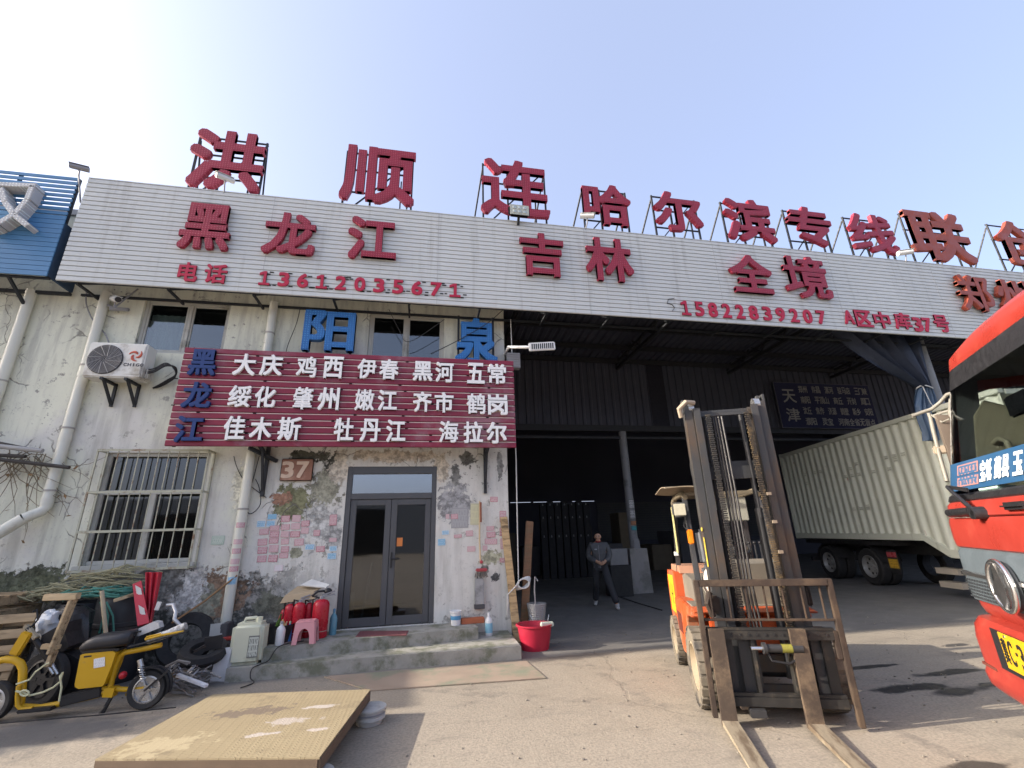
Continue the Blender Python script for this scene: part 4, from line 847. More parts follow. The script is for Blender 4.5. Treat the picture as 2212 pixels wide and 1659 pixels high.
b.tube([F_(1075, 850), F_(1095, 740), F_(1130, 735)], .012, 6); b.done("rear_rack", BLK, eb)
b = B(); b.tube([hub+V((rw*1.13*cos(a), 0, rw*1.13*sin(a))) for a in [rad(130-i*13) for i in range(12)]], .012, 6)
P = [[hub+V((rw*1.12*cos(a), dy, rw*1.12*sin(a))) for dy in (-.07, -.05, .05, .07)] for a in [rad(128-i*12) for i in range(13)]]; b.grid(P); b.bar(hub+V((0, -.07, 0)), hub+V((rw*1.05, -.07, .18)), .02); b.done("rear_fender", BLK, eb, smooth=True)
for dy in (-.09, .09):
    b = B(); p_, q_ = F_(1120, 960, dy), F_(1160, 1165, dy); b.tube([p_, q_], .011, 8); k = 40
    b.tube([p_.lerp(q_, .25+.6*i/k)+V((.026*cos(i*1.1), .026*sin(i*1.1), 0)) for i in range(k)], .005, 5); b.tube([p_, p_.lerp(q_, .28)], .026, 10); b.done("shock_absorber", CHR, eb)
b = B(); b.bar(F_(895, 1255), F_(815, 1400), .03); b.tube([F_(800, 1400), F_(850, 1330)], .02, 8); b.box(F_(840, 1437), (.2, .1, .02)); b.done("kickstand", BLK, eb)
b = B(); P = [E_(250, 1425), E_(600, 1395)]; b.bx(P[0].x, P[1].x, 6.4, 6.62, .085, .12); b.bar(E_(640, 1380, .02), E_(1060, 1275, .02), .12, .1); b.done("footboard", BLK, eb, bevel=.01)
B().ball(F_(985, 1085), .04, 10).done("tail_light", M("red_lens", (.45, .02, .03), .25), eb, smooth=True)
b = B(); b.tube([E_(-150, 700), E_(-190, 830)], .02, 8); b.tube([E_(-150, 700, -.3), E_(-150, 690), E_(-150, 700, .3)], .015, 8); b.bar(E_(-190, 830), hf, .05); b.done("fork_and_handlebar", BLK, eb)
ROPEY = M("pale_yellow_rope", (.5, .5, .33), .9); 
b = B(); b.tube([E_(x, y, -.08) for x, y in ((160, 1285), (240, 1300), (300, 1330), (430, 1300), (540, 1250), (610, 1190), (640, 1090), (610, 1130), (625, 1250), (600, 1390))], .01, 6); b.tube([E_(250+45*cos(a), 1305+28*sin(a), -.1) for a in [i*pi/5 for i in range(10)]], .009, 6, closed=True); b.tube([E_(x, y, -.07) for x, y in ((165, 1215), (300, 1170), (360, 1090), (470, 1010), (500, 1000))], .009, 6)
tag(b.done("rope", ROPEY, smooth=True), "pale yellow rope knotted round the yellow bike's front tube", "rope")
b = B(); b.tube([F_(1185, 805, .02), F_(1330, 760, .02), F_(1490, 690, .02)], .042, 12); tag(b.done("rolled_banner", sticker("white_black_print", (.55, .55, .53), (.03, .03, .03)), smooth=True), "rolled white printed banner lying on the yellow bike's rack", "roll")
b = B(); b.tube([F_(1165, 800, -.07), F_(1300, 765, -.07), F_(1470, 735, -.07)], .013, 8); b.tube([F_(1165, 800, -.07), F_(1175, 780, -.07), F_(1290, 755, -.05)], .011, 8); tag(b.done("yellow_stick", YEL), "thin yellow stick tied beside the rolled banner on the bike", "stick")
b = B(); P = [F_(1080, 730, .12), F_(1250, 650, .12), F_(1290, 655, .12), F_(1300, 700, .12), F_(1110, 775, .12)]; b.prism([(p.x, p.z) for p in P], 6.56, 6.66, lambda u, v, w: (u, w, v)); tag(b.done("clear_plastic_box", M("cloudy_plastic", (.5, .5, .5), .25), bevel=.025), "cloudy grey plastic box standing on the yellow bike's rack", "box")
# dark scooter front behind it
sct = thing("scooter", "black scooter half hidden behind the yellow bike, with grey fork legs", "scooter", (-3.9, 6.85, 0))
c = E_(430, 1215, .35); wheel(None, sct, (c.x, 6.85, .3), (.3, 1, 0), .29, .1, .7, rimmat=BLK)
b = B(); b.tube([E_(285, 640, .3), E_(360, 760, .3), E_(480, 930, .3)], .03, 10); b.tube([E_(480, 930, .3), E_(560, 1120, .3)], .035, 10); b.done("steering_column", BLK, sct)
for dx in (0, 45): b = B(); b.tube([E_(470+dx, 985, .24), E_(545+dx, 1110, .24)], .017, 8); b.done("fork_leg", CHR, sct)
poly([(190, 780), (330, 700), (450, 640), (440, 760), (480, 900), (420, 960), (250, 930), (170, 900)], E_, 6.82, 7.1, "leg_shield", BLK, sct, .04)
poly([(280, 950), (560, 1100), (700, 1180), (720, 1260), (640, 1340), (480, 1400), (260, 1410)], E_, 6.95, 7.15, "body_panel", BLK, sct, .04)
b = B(); b.tube([E_(265, 625, .3), E_(300, 660, .3), E_(370, 750, .28)], .03, 8); b.done("handle_grip", M("dusty_grip", (.32, .28, .2), .8), sct)
b = B(); b.tube([E_(300, 650, .3), E_(385, 560, .32), E_(375, 450, .33), E_(330, 480, .3)], .01, 6); b.tube([E_(385, 560, .3), E_(470, 400, .3)], .009, 6); b.done("brake_cable", BLK, sct)
b = B(); b.tube([W(-5, 1563, 6.35), W(80, 1555, 6.3), W(200, 1546, 6.28), W(380, 1528, 6.3)], .007, 6); tag(b.done("black_rod", BLK), "thin black rod lying on the ground under the yellow bike", "rod")

# ================================================================== heap against the wall
WOODM = lambda n, c: M(n, c, .8, var=.35, scale=3, stretch=(1.2, 9, 9), bump=.4, dirt=(.16, .11, .06), dirt_amt=.45)
PAL = WOODM("weathered_pallet_wood", (.36, .26, .15)); PAL2 = WOODM("pale_plank_wood", (.5, .38, .23))
def planks(name, label, cat, items, mat, group=None):
    b = B()
    for p_, q_, w, h in items: b.bar(p_, q_, w, h, (0, 1, 0))
    return tag(b.done(name, mat, bevel=.005), label, cat, group)
def pallet(label, c, rz, tilt, size=(1.1, 1.0), mat=PAL):
    t = thing("pallet", label, "pallet", c, rz, "wooden pallets at the wall"); w, d = size; R = Matrix.Rotation(tilt, 3, 'X')
    def bb(nm, c0, d0): b = B(); b.box(R @ V(c0), d0, R); return b.done(nm, mat, t, bevel=.004, world=False)
    for i in range(6): bb("deck_board", (0, -d/2+.06+i*(d-.12)/5, .13+random.random()*.004), (w, .105, .022))
    for x in (-w/2+.05, 0, w/2-.05): bb("stringer", (x, 0, .07), (.08, d-.002, .096))
    for y in (-d/2+.06, d/2-.06): bb("base_board", (0, y, .01), (w, .1, .022))
    return t
c = W(30, 1330, 7.75)
for i in range(7): pallet(["lowest wooden pallet of the stack under the dry twigs", "second lowest wooden pallet of the stack", "third lowest wooden pallet of the stack", "middle wooden pallet of the stack beside the downpipe spout", "third highest wooden pallet of the stack", "second highest wooden pallet of the stack", "topmost wooden pallet of the stack, askew"][i], (-5.75+.05*(i % 2), 7.7-.03*i, .02+i*.165), rad((-3, 2, 5, -4, 7, 1, -6)[i]), 0)
pallet("wooden pallet leaning steeply between the pallet stack and black drums", (-4.95, 7.0, .46), rad(14), rad(64), (.72, 1.0))
b = B(); b.bar(W(98, 1290, 6.7), W(170, 1288, 6.7), .07, .09, (0, 1, 0)); b.bar(W(158, 1296, 6.68), W(110, 1412, 6.68), .03, .13, (0, 1, 0)); b.bar(W(128, 1398, 6.72), W(92, 1396, 6.72), .05, .07, (0, 1, 0)); b.bar(W(118, 1405, 6.72), W(104, 1440, 6.7), .04, .09, (0, 1, 0))
tag(b.done("broken_pallet", PAL2, bevel=.006), "pale wooden plank frame propped in front of the black drums", "pallet")
DRUM = M("black_drum_plastic", (.028, .029, .032), .5, var=.3, scale=4, dirt=(.07, .07, .07), dirt_amt=.4)
def drum(label, c, r, h):
    prof = [(r*.94, 0), (r, .03), (r, h*.32), (r*1.03, h*.33), (r*1.03, h*.37), (r, h*.38), (r, h*.64), (r*1.03, h*.65), (r*1.03, h*.69), (r, h*.7), (r*.99, h-.04), (r*.93, h), (r*.8, h), (r*.8, h-.03)]
    tag(B().lathe(prof, c, n=28).done("plastic_drum", DRUM, smooth=True), label, "drum", "black plastic drums")
drum("black plastic drum with coiled rope on top, beside the red boards", (-4.05, 7.9, 0), .33, 1.05)
drum("black plastic drum behind the wooden plank frame and black bag", (-4.62, 8.0, 0), .31, .98)
b = B(); rows = []
for i in range(13):
    t = i/12; row = []
    for j in range(25):
        a = 2*pi*j/24; r = (.30-.10*t**2)*(1+.10*sin(3*a+5*t)+.06*sin(7*a-4*t)) if t < .97 else .1
        row.append(V((-4.35+r*cos(a)*1.05+.05*t, 7.25+r*sin(a)*.8, t*1.0+.01)))
    rows.append(row)
b.grid(rows); tag(b.done("rubbish_bag", M("shiny_black_film", (.02, .02, .022), .32, var=.3, scale=5, bump=.8), smooth=True), "tall black rubbish bag standing behind the yellow bike", "bag")
b = B(); b.ball((0, 0, 0), .115, 26, (1, .8, 1.25))
for v in b.bm.verts: v.co += V(mnoise.noise_vector(v.co*11))*.05+V(mnoise.noise_vector(v.co*30))*.018
bmesh.ops.translate(b.bm, verts=b.bm.verts, vec=W(102, 1345, 7.05)); tag(b.done("white_bag", M("white_plastic_film", (.62, .64, .66), .35, bump=.5, scale=9), smooth=True), "crumpled white plastic bag hanging by the pallet stack", "bag")
GREEN = M("green_packing_strap", (.06, .2, .16), .6, var=.25)
random.seed(21); b = B()
for i in range(9):
    P = []; cx, cz = -4.2+random.uniform(-.25, .25), 1.08+random.uniform(-.02, .08)
    for s in range(9): P.append(V((cx+.38*cos(s*.8+i)*random.uniform(.7, 1.1), 7.75+.25*sin(s*.8+i), cz+random.uniform(-.05, .05))))
    b.tube(P, .012, 5)
for dx in (0, .05, .1, .2): b.tube([W(218+dx*60, 1300, 7.5), W(224+dx*100, 1330, 7.5), W(214+dx*160, 1368, 7.52)], .011, 5)
b.tube([W(217, 1300, 7.5), W(232, 1340, 7.5), W(226, 1370, 7.5)], .012, 5); tag(b.done("green_strap", GREEN, smooth=True), "tangled green packing straps slung over the black drums", "strap")
random.seed(4); b = B(); BR = M("dry_brushwood", (.30, .28, .17), .9, var=.4, scale=12)
for i in range(170):
    x = random.uniform(-5.4, -4.1); y = random.uniform(7.65, 8.3); z = 1.0+.34*math.exp(-((x+4.3)/.6)**2)*random.random()+.05; a = random.gauss(.1, .5); l = random.uniform(.2, .75)
    p_ = V((x-l/2*cos(a), y, z-l/2*sin(a)*.35)); q_ = V((x+l/2*cos(a), y+random.uniform(-.15, .15), z+l/2*sin(a)*.35)); mm = (p_+q_)/2+V((0, 0, random.uniform(.0, .1)))
    b.tube([p_, mm, q_], [.008, .009, .004], 5)
o = b.done("brushwood", BR); tag(o, "heap of dry brushwood and straw lying on the black drums below the caged window", "brushwood", None, "stuff")
b = B(); b.bar(W(245, 1298, 7.4), W(292, 1283, 7.5), .05, .04); tag(b.done("pale_batten", PAL2, bevel=.004), "pale wooden batten lying on the brushwood heap", "batten")
b = B(); b.tube([W(220, 1276, 7.0), W(225, 1330, 7.0), W(232, 1400, 7.05)], .022, 10); tag(b.done("pole", M("worn_pole", (.42, .35, .24), .7)), "short upright wooden pole standing before the black drums", "pole")
# red warning boards
REDB = M("red_plastic_board", (.42, .022, .04), .42, var=.18, scale=3); WP = M("white_reflective_patch", (.66, .66, .63), .4)
t = thing("warning_board", "red plastic board with two white diamonds leaning beside another folded red board", "warning board", tuple(W(300, 1350, 7.25)))
b = B(); pts = [(286, 1262), (305, 1254), (322, 1345), (297, 1352)]; P = [W(x, y, 7.25+(1352-y)*.003) for x, y in pts]; b.face(P); b.done("board", REDB, t, thick=.03)
for cx, cy in ((300, 1277), (307, 1320)):
    b = B(); b.face([W(cx-8, cy-13, 7.225+(1352-cy)*.003), W(cx+4, cy-6, 7.225+(1352-cy)*.003), W(cx+8, cy+13, 7.225+(1352-cy)*.003), W(cx-5, cy+5, 7.225+(1352-cy)*.003)]); b.done("white_diamond", WP, t, thick=.004)
t = thing("warning_board", "folded creased red plastic board with white edges, taller than its diamond marked neighbour", "warning board", tuple(W(328, 1345, 7.45)))
b = B()
for i in range(5):
    x0, x1 = 316+i*7, 323+i*7; y_ = 7.45+(i % 2)*.06; y2 = 7.45+((i+1) % 2)*.06
    b.face([W(x0, 1236, y_+.05), W(x1, 1236, y2+.05), W(x1-(i+1)*4.5, 1346, y2), W(x0-i*4.5, 1346, y_)])
b.done("board", REDB, t, thick=.012)
b = B(); b.bar(W(345, 1300, 7.42), W(338, 1318, 7.42), .05, .02); b.done("white_edge", WP, t)
# rusty lance leaning on the wall
b = B(); b.tube([W(372, 1345, 7.7), W(440, 1300, 8.05), W(512, 1243, 8.28)], .014, 8); tag(b.done("rusty_rod", M("rust_brown", (.26, .15, .07), .8)), "thin rusty rod leaning from the scrap up to the middle downpipe", "rod")
# scrap
STEEL = M("scrap_steel", (.30, .30, .31), .4, .6, var=.35, scale=5, dirt=RUST, dirt_amt=.2); random.seed(9)
b = B(); c = W(385, 1335, 7.35); b.tube([W(360, 1308, 7.4), W(374, 1306, 7.4), W(380, 1322, 7.35), W(377, 1338, 7.3), W(388, 1350, 7.3), W(402, 1352, 7.3)], .024, 10); b.tube([W(374, 1306, 7.4), W(376, 1306, 7.9)], .02, 8); tag(b.done("handlebar", M("silver_paint", (.5, .5, .5), .35, .4), smooth=True), "bent silver bicycle handlebar sticking up behind the yellow bike's rack", "handlebar")
b = B()
for i in range(75):
    p_ = V((random.uniform(-3.25, -2.62), random.uniform(6.85, 7.5), 0)); top = .34-.5*abs(p_.x+2.95); p_.z = random.uniform(.03, max(.06, top)); a = random.uniform(-1.1, .9); l = random.uniform(.06, .34)
    q_ = p_+V((l*cos(a), random.uniform(-.25, .25), -l*sin(a)*.6)); q_.z = max(.02, q_.z)
    if i % 3: b.bar(p_, q_, random.uniform(.008, .03), random.uniform(.004, .014))
    else: b.tube([p_, (p_+q_)/2+V((0, 0, random.uniform(-.03, .08))), q_], random.uniform(.006, .016), 6)
for i in range(9):
    cc = V((random.uniform(-3.1, -2.65), random.uniform(6.9, 7.2), random.uniform(.08, .25))); r = random.uniform(.05, .12); ax = V((random.uniform(-1, 1), random.uniform(-1, 1), 1)).normalized(); q = ax.to_track_quat('Z', 'Y').to_matrix()
    b.tube([cc+q @ V((r*cos(j*pi/8), r*sin(j*pi/8), 0)) for j in range(16)], .012, 6, closed=True)
o = b.done("scrap_metal", STEEL); tag(o, "tangled heap of grey scrap metal between bike wheel and white bent panel", "scrap metal", None, "stuff")
ty = thing("old_tyre", "worn black tyre lying flat on the scrap heap below the downpipe", "tyre", tuple(W(438, 1405, 7.4)))
c = W(440, 1408, 7.4); B().lathe([(.16, -.05), (.26, -.06), (.29, 0), (.26, .06), (.16, .05), (.15, 0), (.16, -.05)], (c.x, c.y, c.z), (.1, -.35, 1), 30, cap=False).done("tread", RUB, ty, smooth=True)
c = W(398, 1385, 7.9); tag(B().lathe([(.2, -.07), (.33, -.08), (.36, 0), (.33, .08), (.2, .07), (.19, 0), (.2, -.07)], (c.x, 7.95, .42), (.2, -1, .3), 30, cap=False).done("old_tyre", RUB, smooth=True), "black tyre standing upright against the wall behind the scrap", "tyre")
b = B(); p_ = [W(455, 1440-92, 7.95), W(484, 1345, 7.95), W(476, 1390, 7.9), W(450, 1390, 7.9)]; b.face(p_); tag(b.done("grey_cabinet_panel", M("dusty_grey_panel", (.36, .36, .34), .7, dirt=(.25, .24, .2)), thick=.07), "dusty grey metal cabinet panel leaning on the wall beside the downpipe foot", "panel")
b = B(); b.box(W(488, 1372, 8.05), (.1, .25, .34)); tag(b.done("dark_box", M("dark_grey_box", (.07, .07, .075), .6), bevel=.01), "narrow dark box squeezed between grey panel and downpipe", "box")
b = B(); b.bar(W(442, 1392, 7.35), W(480, 1385, 7.35), .02, .16, (0, 0, 1)); b.bar(W(418, 1408, 7.2), W(443, 1395, 7.3), .03, .03); tag(b.done("black_bracket", BLK), "black angled bracket lying above the flat tyre on the scrap", "bracket")
bt = thing("car_battery", "small dark battery box with a red lid at the downpipe's foot", "battery", tuple(W(495, 1400, 7.9)))
c = W(494, 1398, 7.9); B().box((c.x, 7.9, .22), (.26, .2, .34)).done("case", M("dark_grey_box"), bt, bevel=.02); B().box((c.x, 7.9, .41), (.2, .16, .035)).done("lid", M("dull_red_plastic", (.35, .05, .04), .5), bt, bevel=.01)
WPAN = M("white_bent_panel", (.66, .66, .67), .4, var=.06, scale=3)
wp_ = thing("bent_panel", "white bent appliance panel standing against the doorstep's end", "panel", tuple(G(468, 1477)))
q = [G(452, 1474), G(484, 1472)]; b = B(); hgt = .42
b.face([q[0], q[1], q[1]+V((.02, .02, hgt*.93)), q[0]+V((.04, 0, hgt*.9))]); b.face([q[1], q[1]+V((.2, .25, 0)), q[1]+V((.23, .26, hgt*1.0)), q[1]+V((.02, .02, hgt*.93))]); b.done("sheet", WPAN, wp_, thick=.012)
b = B(); b.bar(W(383, 1458, 6.9), W(447, 1482, 6.75), .05, .035); tag(b.done("white_strip", M("bright_white_strip", (.75, .75, .76), .35), bevel=.006), "slim white plastic strip lying on the scrap in front of the bent panel", "strip")
b = B(); c = G(372, 1475); b.box((c.x, c.y, .06), (.3, .16, .12), Matrix.Rotation(.2, 3, 'Z')); tag(b.done("timber_block", WOODM("timber_block_wood", (.34, .24, .15)), bevel=.01), "short brown timber block lying beside the bike's rear wheel", "timber")

# ================================================================== things on the doorstep
# jerrycan
JW = M("yellowed_white_plastic", (.56, .57, .44), .5, var=.1, scale=4, bump=.2, dirt=(.4, .4, .3), dirt_amt=.3)
c = V((-2.25, 7.48, .165)); jc = thing("jerrycan", "yellowish white plastic jerrycan with a black printed label on the lower step", "jerrycan", tuple(c))
b = B(); b.box(c+V((0, 0, .25)), (.40, .3, .5)); b.done("body", JW, jc, bevel=.05, seg=3, smooth=True)
b = B(); b.tube([c+V((-.1, 0, .48)), c+V((-.08, 0, .545)), c+V((.05, 0, .55)), c+V((.07, 0, .48))], .022, 8); b.lathe([(.04, .49), (.04, .56), (.034, .56)], (c.x+.1, c.y-.02, c.z), n=14); b.done("handle_and_cap", JW, jc, smooth=True)
B().box(c+V((.1, -.1535, .22)), (.13, .006, .26)).done("label", sticker("jerry_label", (.5, .52, .45), (.03, .03, .03)), jc)
# black bucket full of bottles and tools
bk = thing("black_bucket", "black plastic tub of bottles and tools behind the jerrycan", "tub", (-1.98, 7.85, .33))
B().lathe([(.15, 0), (.2, .3), (.215, .31), (.19, .3), (.14, .02)], (-1.99, 7.86, .25), n=24).done("tub", DRUM, bk, smooth=True)
BG = M("bottle_green", (.05, .1, .02), .2); 
b = B(); b.lathe([(.035, 0), (.035, .14), (.013, .2), (.013, .26)], (-2.03, 7.88, .44), (.2, -.1, 1), 12); tag(b.done("green_bottle", BG, smooth=True), "small dark green bottle in the black tub", "bottle")
b = B(); b.lathe([(.03, 0), (.03, .15), (.012, .18), (.012, .2)], (-1.93, 7.86, .42), (-.1, 0, 1), 12); tag(b.done("brown_bottle", M("orange_tip_bottle", (.5, .3, .12), .4), smooth=True), "small bottle with a pale orange tip in the black tub", "bottle")
b = B(); random.seed(6)
for i in range(8): p_ = V((-2.0+random.uniform(-.1, .1), 7.86+random.uniform(-.08, .08), .38)); b.tube([p_, p_+V((random.uniform(-.1, .1), 0, random.uniform(.1, .22)))], random.uniform(.006, .014), 6)
tag(b.done("tool_handle", PAL2), "loose tool handles poking out of the black tub", "tools")
def extinguisher(label, c, r, h, lean=(0, 0), lab=False):
    t = thing("fire_extinguisher", label, "fire extinguisher", c, 0, "fire extinguishers beside the door"); ax = V((lean[0], lean[1], 1)).normalized(); q = ax.to_track_quat('Z', 'Y').to_matrix(); c = V(c); L = lambda x, y, z: c+q @ V((x, y, z))
    REDX = M("extinguisher_red", (.42, .015, .03), .3, var=.12, scale=4, dirt=(.2, .02, .02), dirt_amt=.15)
    B().lathe([(r*.9, 0), (r, .02), (r, h*.80), (r*.93, h*.86), (r*.7, h*.92), (r*.3, h*.95)], c, ax, 24).done("cylinder", REDX, t, smooth=True)
    b = B(); b.lathe([(r*.28, h*.95), (r*.28, h*1.0), (r*.2, h*1.02)], c, ax, 12); b.bar(L(0, 0, h*1.0), L(-r*1.5, -.02, h*1.05), .02); b.bar(L(0, 0, h*1.05), L(-r*1.5, -.02, h*1.13), .02); b.done("valve_lever", GREY, t)
    b = B(); b.tube([L(r*.3, 0, h*.98), L(r*1.1, -.02, h*1.02), L(r*1.12, -.03, h*.8), L(r*1.05, -.04, h*.45)], .012, 8); b.tube([L(r*1.05, -.04, h*.45), L(r*1.03, -.04, h*.3)], [.012, .022], 8); b.done("hose", BLK, t, smooth=True)
    B().lathe([(r*1.004, h*.16), (r*1.004, h*.18)], c, ax, 24, cap=False).done("band", M("steel_band", (.35, .3, .28), .4, .5), t)
    if lab:
        b = B(); b.grid([[L(r*1.006*cos(a), r*1.006*sin(a), z) for a in [rad(-140+i*10) for i in range(10)]] for z in (h*.3, h*.72)]); b.done("label", sticker("ext_label", (.6, .2, .22), (.7, .7, .75)), t, thick=.001)
extinguisher("red fire extinguisher farthest from the door, behind the blue tipped bottle", (-1.90, 8.02, .33), .082, .5)
extinguisher("red fire extinguisher right behind the pink stool's near edge", (-1.755, 7.95, .33), .085, .52)
extinguisher("slim red fire extinguisher squeezed between two wider ones", (-1.635, 8.03, .33), .062, .5)
extinguisher("largest red fire extinguisher with a printed label, nearest the door", (-1.45, 7.95, .33), .118, .55, lab=True)
extinguisher("short red fire extinguisher tilted against the black tub", (-2.1, 8.2, .33), .06, .42, (.25, 0))
STOOL = M("pink_plastic", (.62, .29, .31), .45, var=.08, scale=4)
st = thing("plastic_stool", "small pink plastic stool standing before the fire extinguishers", "stool", (-1.57, 7.62, .333))
c = V((-1.57, 7.64, .333)); hw_, hd, hh = .15, .12, .27; b = B()
def arch(p0, p1, up_, name):
    b = B(); n_ = 10; d = (p1-p0); outer = [p0, p0+V((0, 0, hh))+(c-p0-V((0, 0, (c-p0).z)))*.16, p1+V((0, 0, hh))+(c-p1-V((0, 0, (c-p1).z)))*.16, p1]
    rows = []
    for i in range(n_+1):
        a = pi*i/n_; u = .5-.5*cos(a)*.56; z = .05*hh if i in (0, n_) else hh*(.06+.66*sin(a)**.6); m_ = outer[0].lerp(outer[3], u); k = z/hh; m_ = m_.lerp(outer[1].lerp(outer[2], u), k); 
        uo = i/n_; o_ = outer[0].lerp(outer[3], uo).lerp(outer[1].lerp(outer[2], uo), 1 if 0 < i < n_ else 0); rows.append([m_, o_])
    rows = [[outer[0].lerp(outer[3], .22), outer[0]], *rows[1:-1], [outer[0].lerp(outer[3], .78), outer[3]]]
    rows[1][1] = outer[1]; rows[-2][1] = outer[2]
    b.grid(rows); return b.done(name, STOOL, st, thick=.014)
P = [c+V((-hw_, -hd, 0)), c+V((hw_, -hd, 0)), c+V((hw_, hd, 0)), c+V((-hw_, hd, 0))]
for i in range(4): arch(P[i], P[(i+1) % 4], None, "leg_side")
B().box(c+V((0, 0, hh+.005)), (hw_*1.75, hd*1.75, .03)).done("seat", STOOL, st, bevel=.014, seg=3, smooth=True)
def bottle(name, label, c, r, h, mat, capmat, wrap=None):
    t = thing(name, label, "bottle", c); B().lathe([(r*.95, 0), (r, .01), (r, h*.62), (r*.8, h*.72), (r*.35, h*.82), (r*.33, h*.88)], c, n=18).done("body", mat, t, smooth=True)
    B().lathe([(r*.38, h*.88), (r*.36, h*.98), (r*.2, h)], c, n=14).done("cap", capmat, t, smooth=True)
    if wrap: B().lathe([(r*1.01, h*.12), (r*1.01, h*.55)], c, n=18, cap=False).done("label", wrap, t, smooth=True)
WB = M("white_bottle_plastic", (.68, .68, .68), .35, var=.05)
bottle("white_bottle", "white plastic oil bottle standing beside the black tub", (-1.90, 7.62, .33), .06, .3, WB, M("grey_cap", (.3, .3, .28), .5))
bottle("blue_can", "slim blue spray can before the farthest fire extinguisher", (-1.84, 7.84, .33), .035, .26, M("blue_can_print", (.06, .2, .5), .35), M("cream_cap", (.5, .48, .3), .5))
bottle("water_bottle", "translucent blue water bottle between the largest fire extinguisher and the door", (-1.28, 8.1, .33), .055, .36, M("blue_tinted_plastic", (.12, .28, .36), .2), M("blue_cap", (.1, .25, .4), .4))
bottle("detergent_bottle", "white detergent bottle with light blue label at the building corner", (1.13, 8.1, .165), .06, .33, WB, WB, M("sky_blue_label", (.25, .5, .62), .4))
b = B(); c = V((.6, 8.2, .33)); pt = thing("paint_pot", "small white pot with a blue band beside the brick on the step", "pot", tuple(c))
B().lathe([(.075, 0), (.085, .18), (.095, .185), (.095, .21), (.08, .2), (.07, .02)], c, n=20).done("pot", WB, pt, smooth=True); B().lathe([(.0835, .08), (.0875, .14)], c, n=20, cap=False).done("band", M("blue_band", (.1, .3, .5), .4), pt)
b = B(); b.box((.88, 8.24, .372), (.38, .11, .085), Matrix.Rotation(.05, 3, 'Z')); tag(b.done("brick", M("orange_brick", (.42, .13, .06), .85, scale=9, bump=.4), bevel=.008), "orange red brick lying on the step right of the white pot", "brick")
CARD = M("cardboard", (.40, .31, .20), .85, var=.15, scale=3)
b = B(); q = [V((-2.00, 8.0, .92)), V((-1.58, 7.98, .96)), V((-1.50, 8.28, 1.0)), V((-1.90, 8.3, 1.02))]; b.face(q); b.face([q[0], q[1], q[1]+V((.03, -.03, -.1)), q[0]+V((-.05, -.02, -.1))]); tag(b.done("cardboard_sheet", CARD, thick=.012), "folded brown cardboard laid on top of the fire extinguishers", "cardboard")
b = B(); q = [V((-1.84, 8.2, 1.03)), V((-1.42, 8.02, .99)), V((-1.38, 8.08, 1.03)), V((-1.70, 8.32, 1.1))]; b.face(q); tag(b.done("white_board", M("off_white_card", (.6, .6, .57), .6), thick=.014), "off white flat card resting on the brown cardboard by the door", "card")
b = B(); b.ball((-1.38, 8.0, .95), .06, 12, (1, .8, .8)); b.tube([V((-1.42, 8, .96)), V((-1.52, 7.95, .96)), V((-1.60, 7.95, .9))], .016, 8); tag(b.done("black_nozzle", BLK, smooth=True), "black hose nozzle on top of the largest fire extinguisher", "nozzle")
cable("black cable trailing from the jerrycan over the lower step to the ground", [V((-1.6, 7.7, .345)), V((-1.85, 7.45, .345)), V((-1.95, 7.38, .2)), V((-2.02, 7.3, .178)), V((-2.1, 7.235, .15)), V((-2.1, 7.215, .05)), V((-2.02, 7.1, .02)), V((-2.12, 6.95, .012))], .007)

# right of the door: hanging brush, grey tool, planks, buckets
t = thing("brush", "long brush with red head hanging upside down on the wall right of the door", "brush", tuple(W(1042, 1180, 8.3)))
b = B(); b.tube([W(1036, 1082, 8.34), W(1036, 1170, 8.34), W(1038, 1215, 8.33)], .014, 8); b.done("handle", M("pale_handle_wood", (.55, .42, .26), .6), t); B().tube([W(1038, 1085, 8.33), W(1038.5, 1128, 8.33)], .02, 10).done("grip", M("brown_grip", (.25, .09, .05), .6), t)
c = W(1040, 1231, 8.3); B().box(c, (.2, .09, .05)).done("head", M("red_brush_back", (.4, .06, .07), .5), t, bevel=.015); b = B(); random.seed(2)
for i in range(60): p_ = c+V((random.uniform(-.09, .09), random.uniform(-.04, .04), -.02)); b.tube([p_, p_+V((random.uniform(-.04, .04), 0, random.uniform(-.07, -.11)))], .004, 4)
b.done("bristles", M("grey_bristle", (.24, .22, .2), .9), t); B().ball(W(1040, 1214, 8.3), .03, 10).done("hook_knob", M("red_brush_back"), t, smooth=True)
t = thing("wooden_float", "long grey metal box hanging on the wall below the red brush", "tool", tuple(W(1035, 1270, 8.35)))
c0, c1 = W(1035, 1249, 8.35), W(1035, 1305, 8.35); b = B(); b.bx(c0.x-.075, c0.x+.075, 8.3, 8.38, c1.z, c0.z); b.done("body", M("worn_grey_tin", (.34, .34, .34), .6, var=.2, dirt=(.2, .2, .2)), t, bevel=.008)
B().bx(c0.x-.088, c0.x+.088, 8.29, 8.385, c1.z-.07, c1.z).done("foot", M("dark_grey_box"), t, bevel=.006); b = B()
for dx in (-.03, .03): b.tube([c0+V((dx, -.01, 0)), c0+V((dx, -.01, .1))], .01, 6)
b.done("hanger", BLK, t)
PLK = WOODM("yellow_plank_wood", (.48, .34, .18)); DPL = WOODM("dark_plank_wood", (.2, .11, .06))
b = B(); b.bar(V((1.62, 8.2, .0)), V((1.46, 8.36, 2.0)), .13, .045, (0, 1, 0)); tag(b.done("plank", PLK, bevel=.006), "pale yellow plank leaning on the building corner", "plank", "planks at the corner")
b = B(); b.bar(V((1.78, 8.5, .0)), V((2.03, 8.75, 1.92)), .14, .05, (0, 1, 0)); tag(b.done("plank", DPL, bevel=.006), "dark brown plank standing in the hall entrance beside the corner", "plank", "planks at the corner")
ROPE = M("white_rope", (.58, .58, .56), .85)
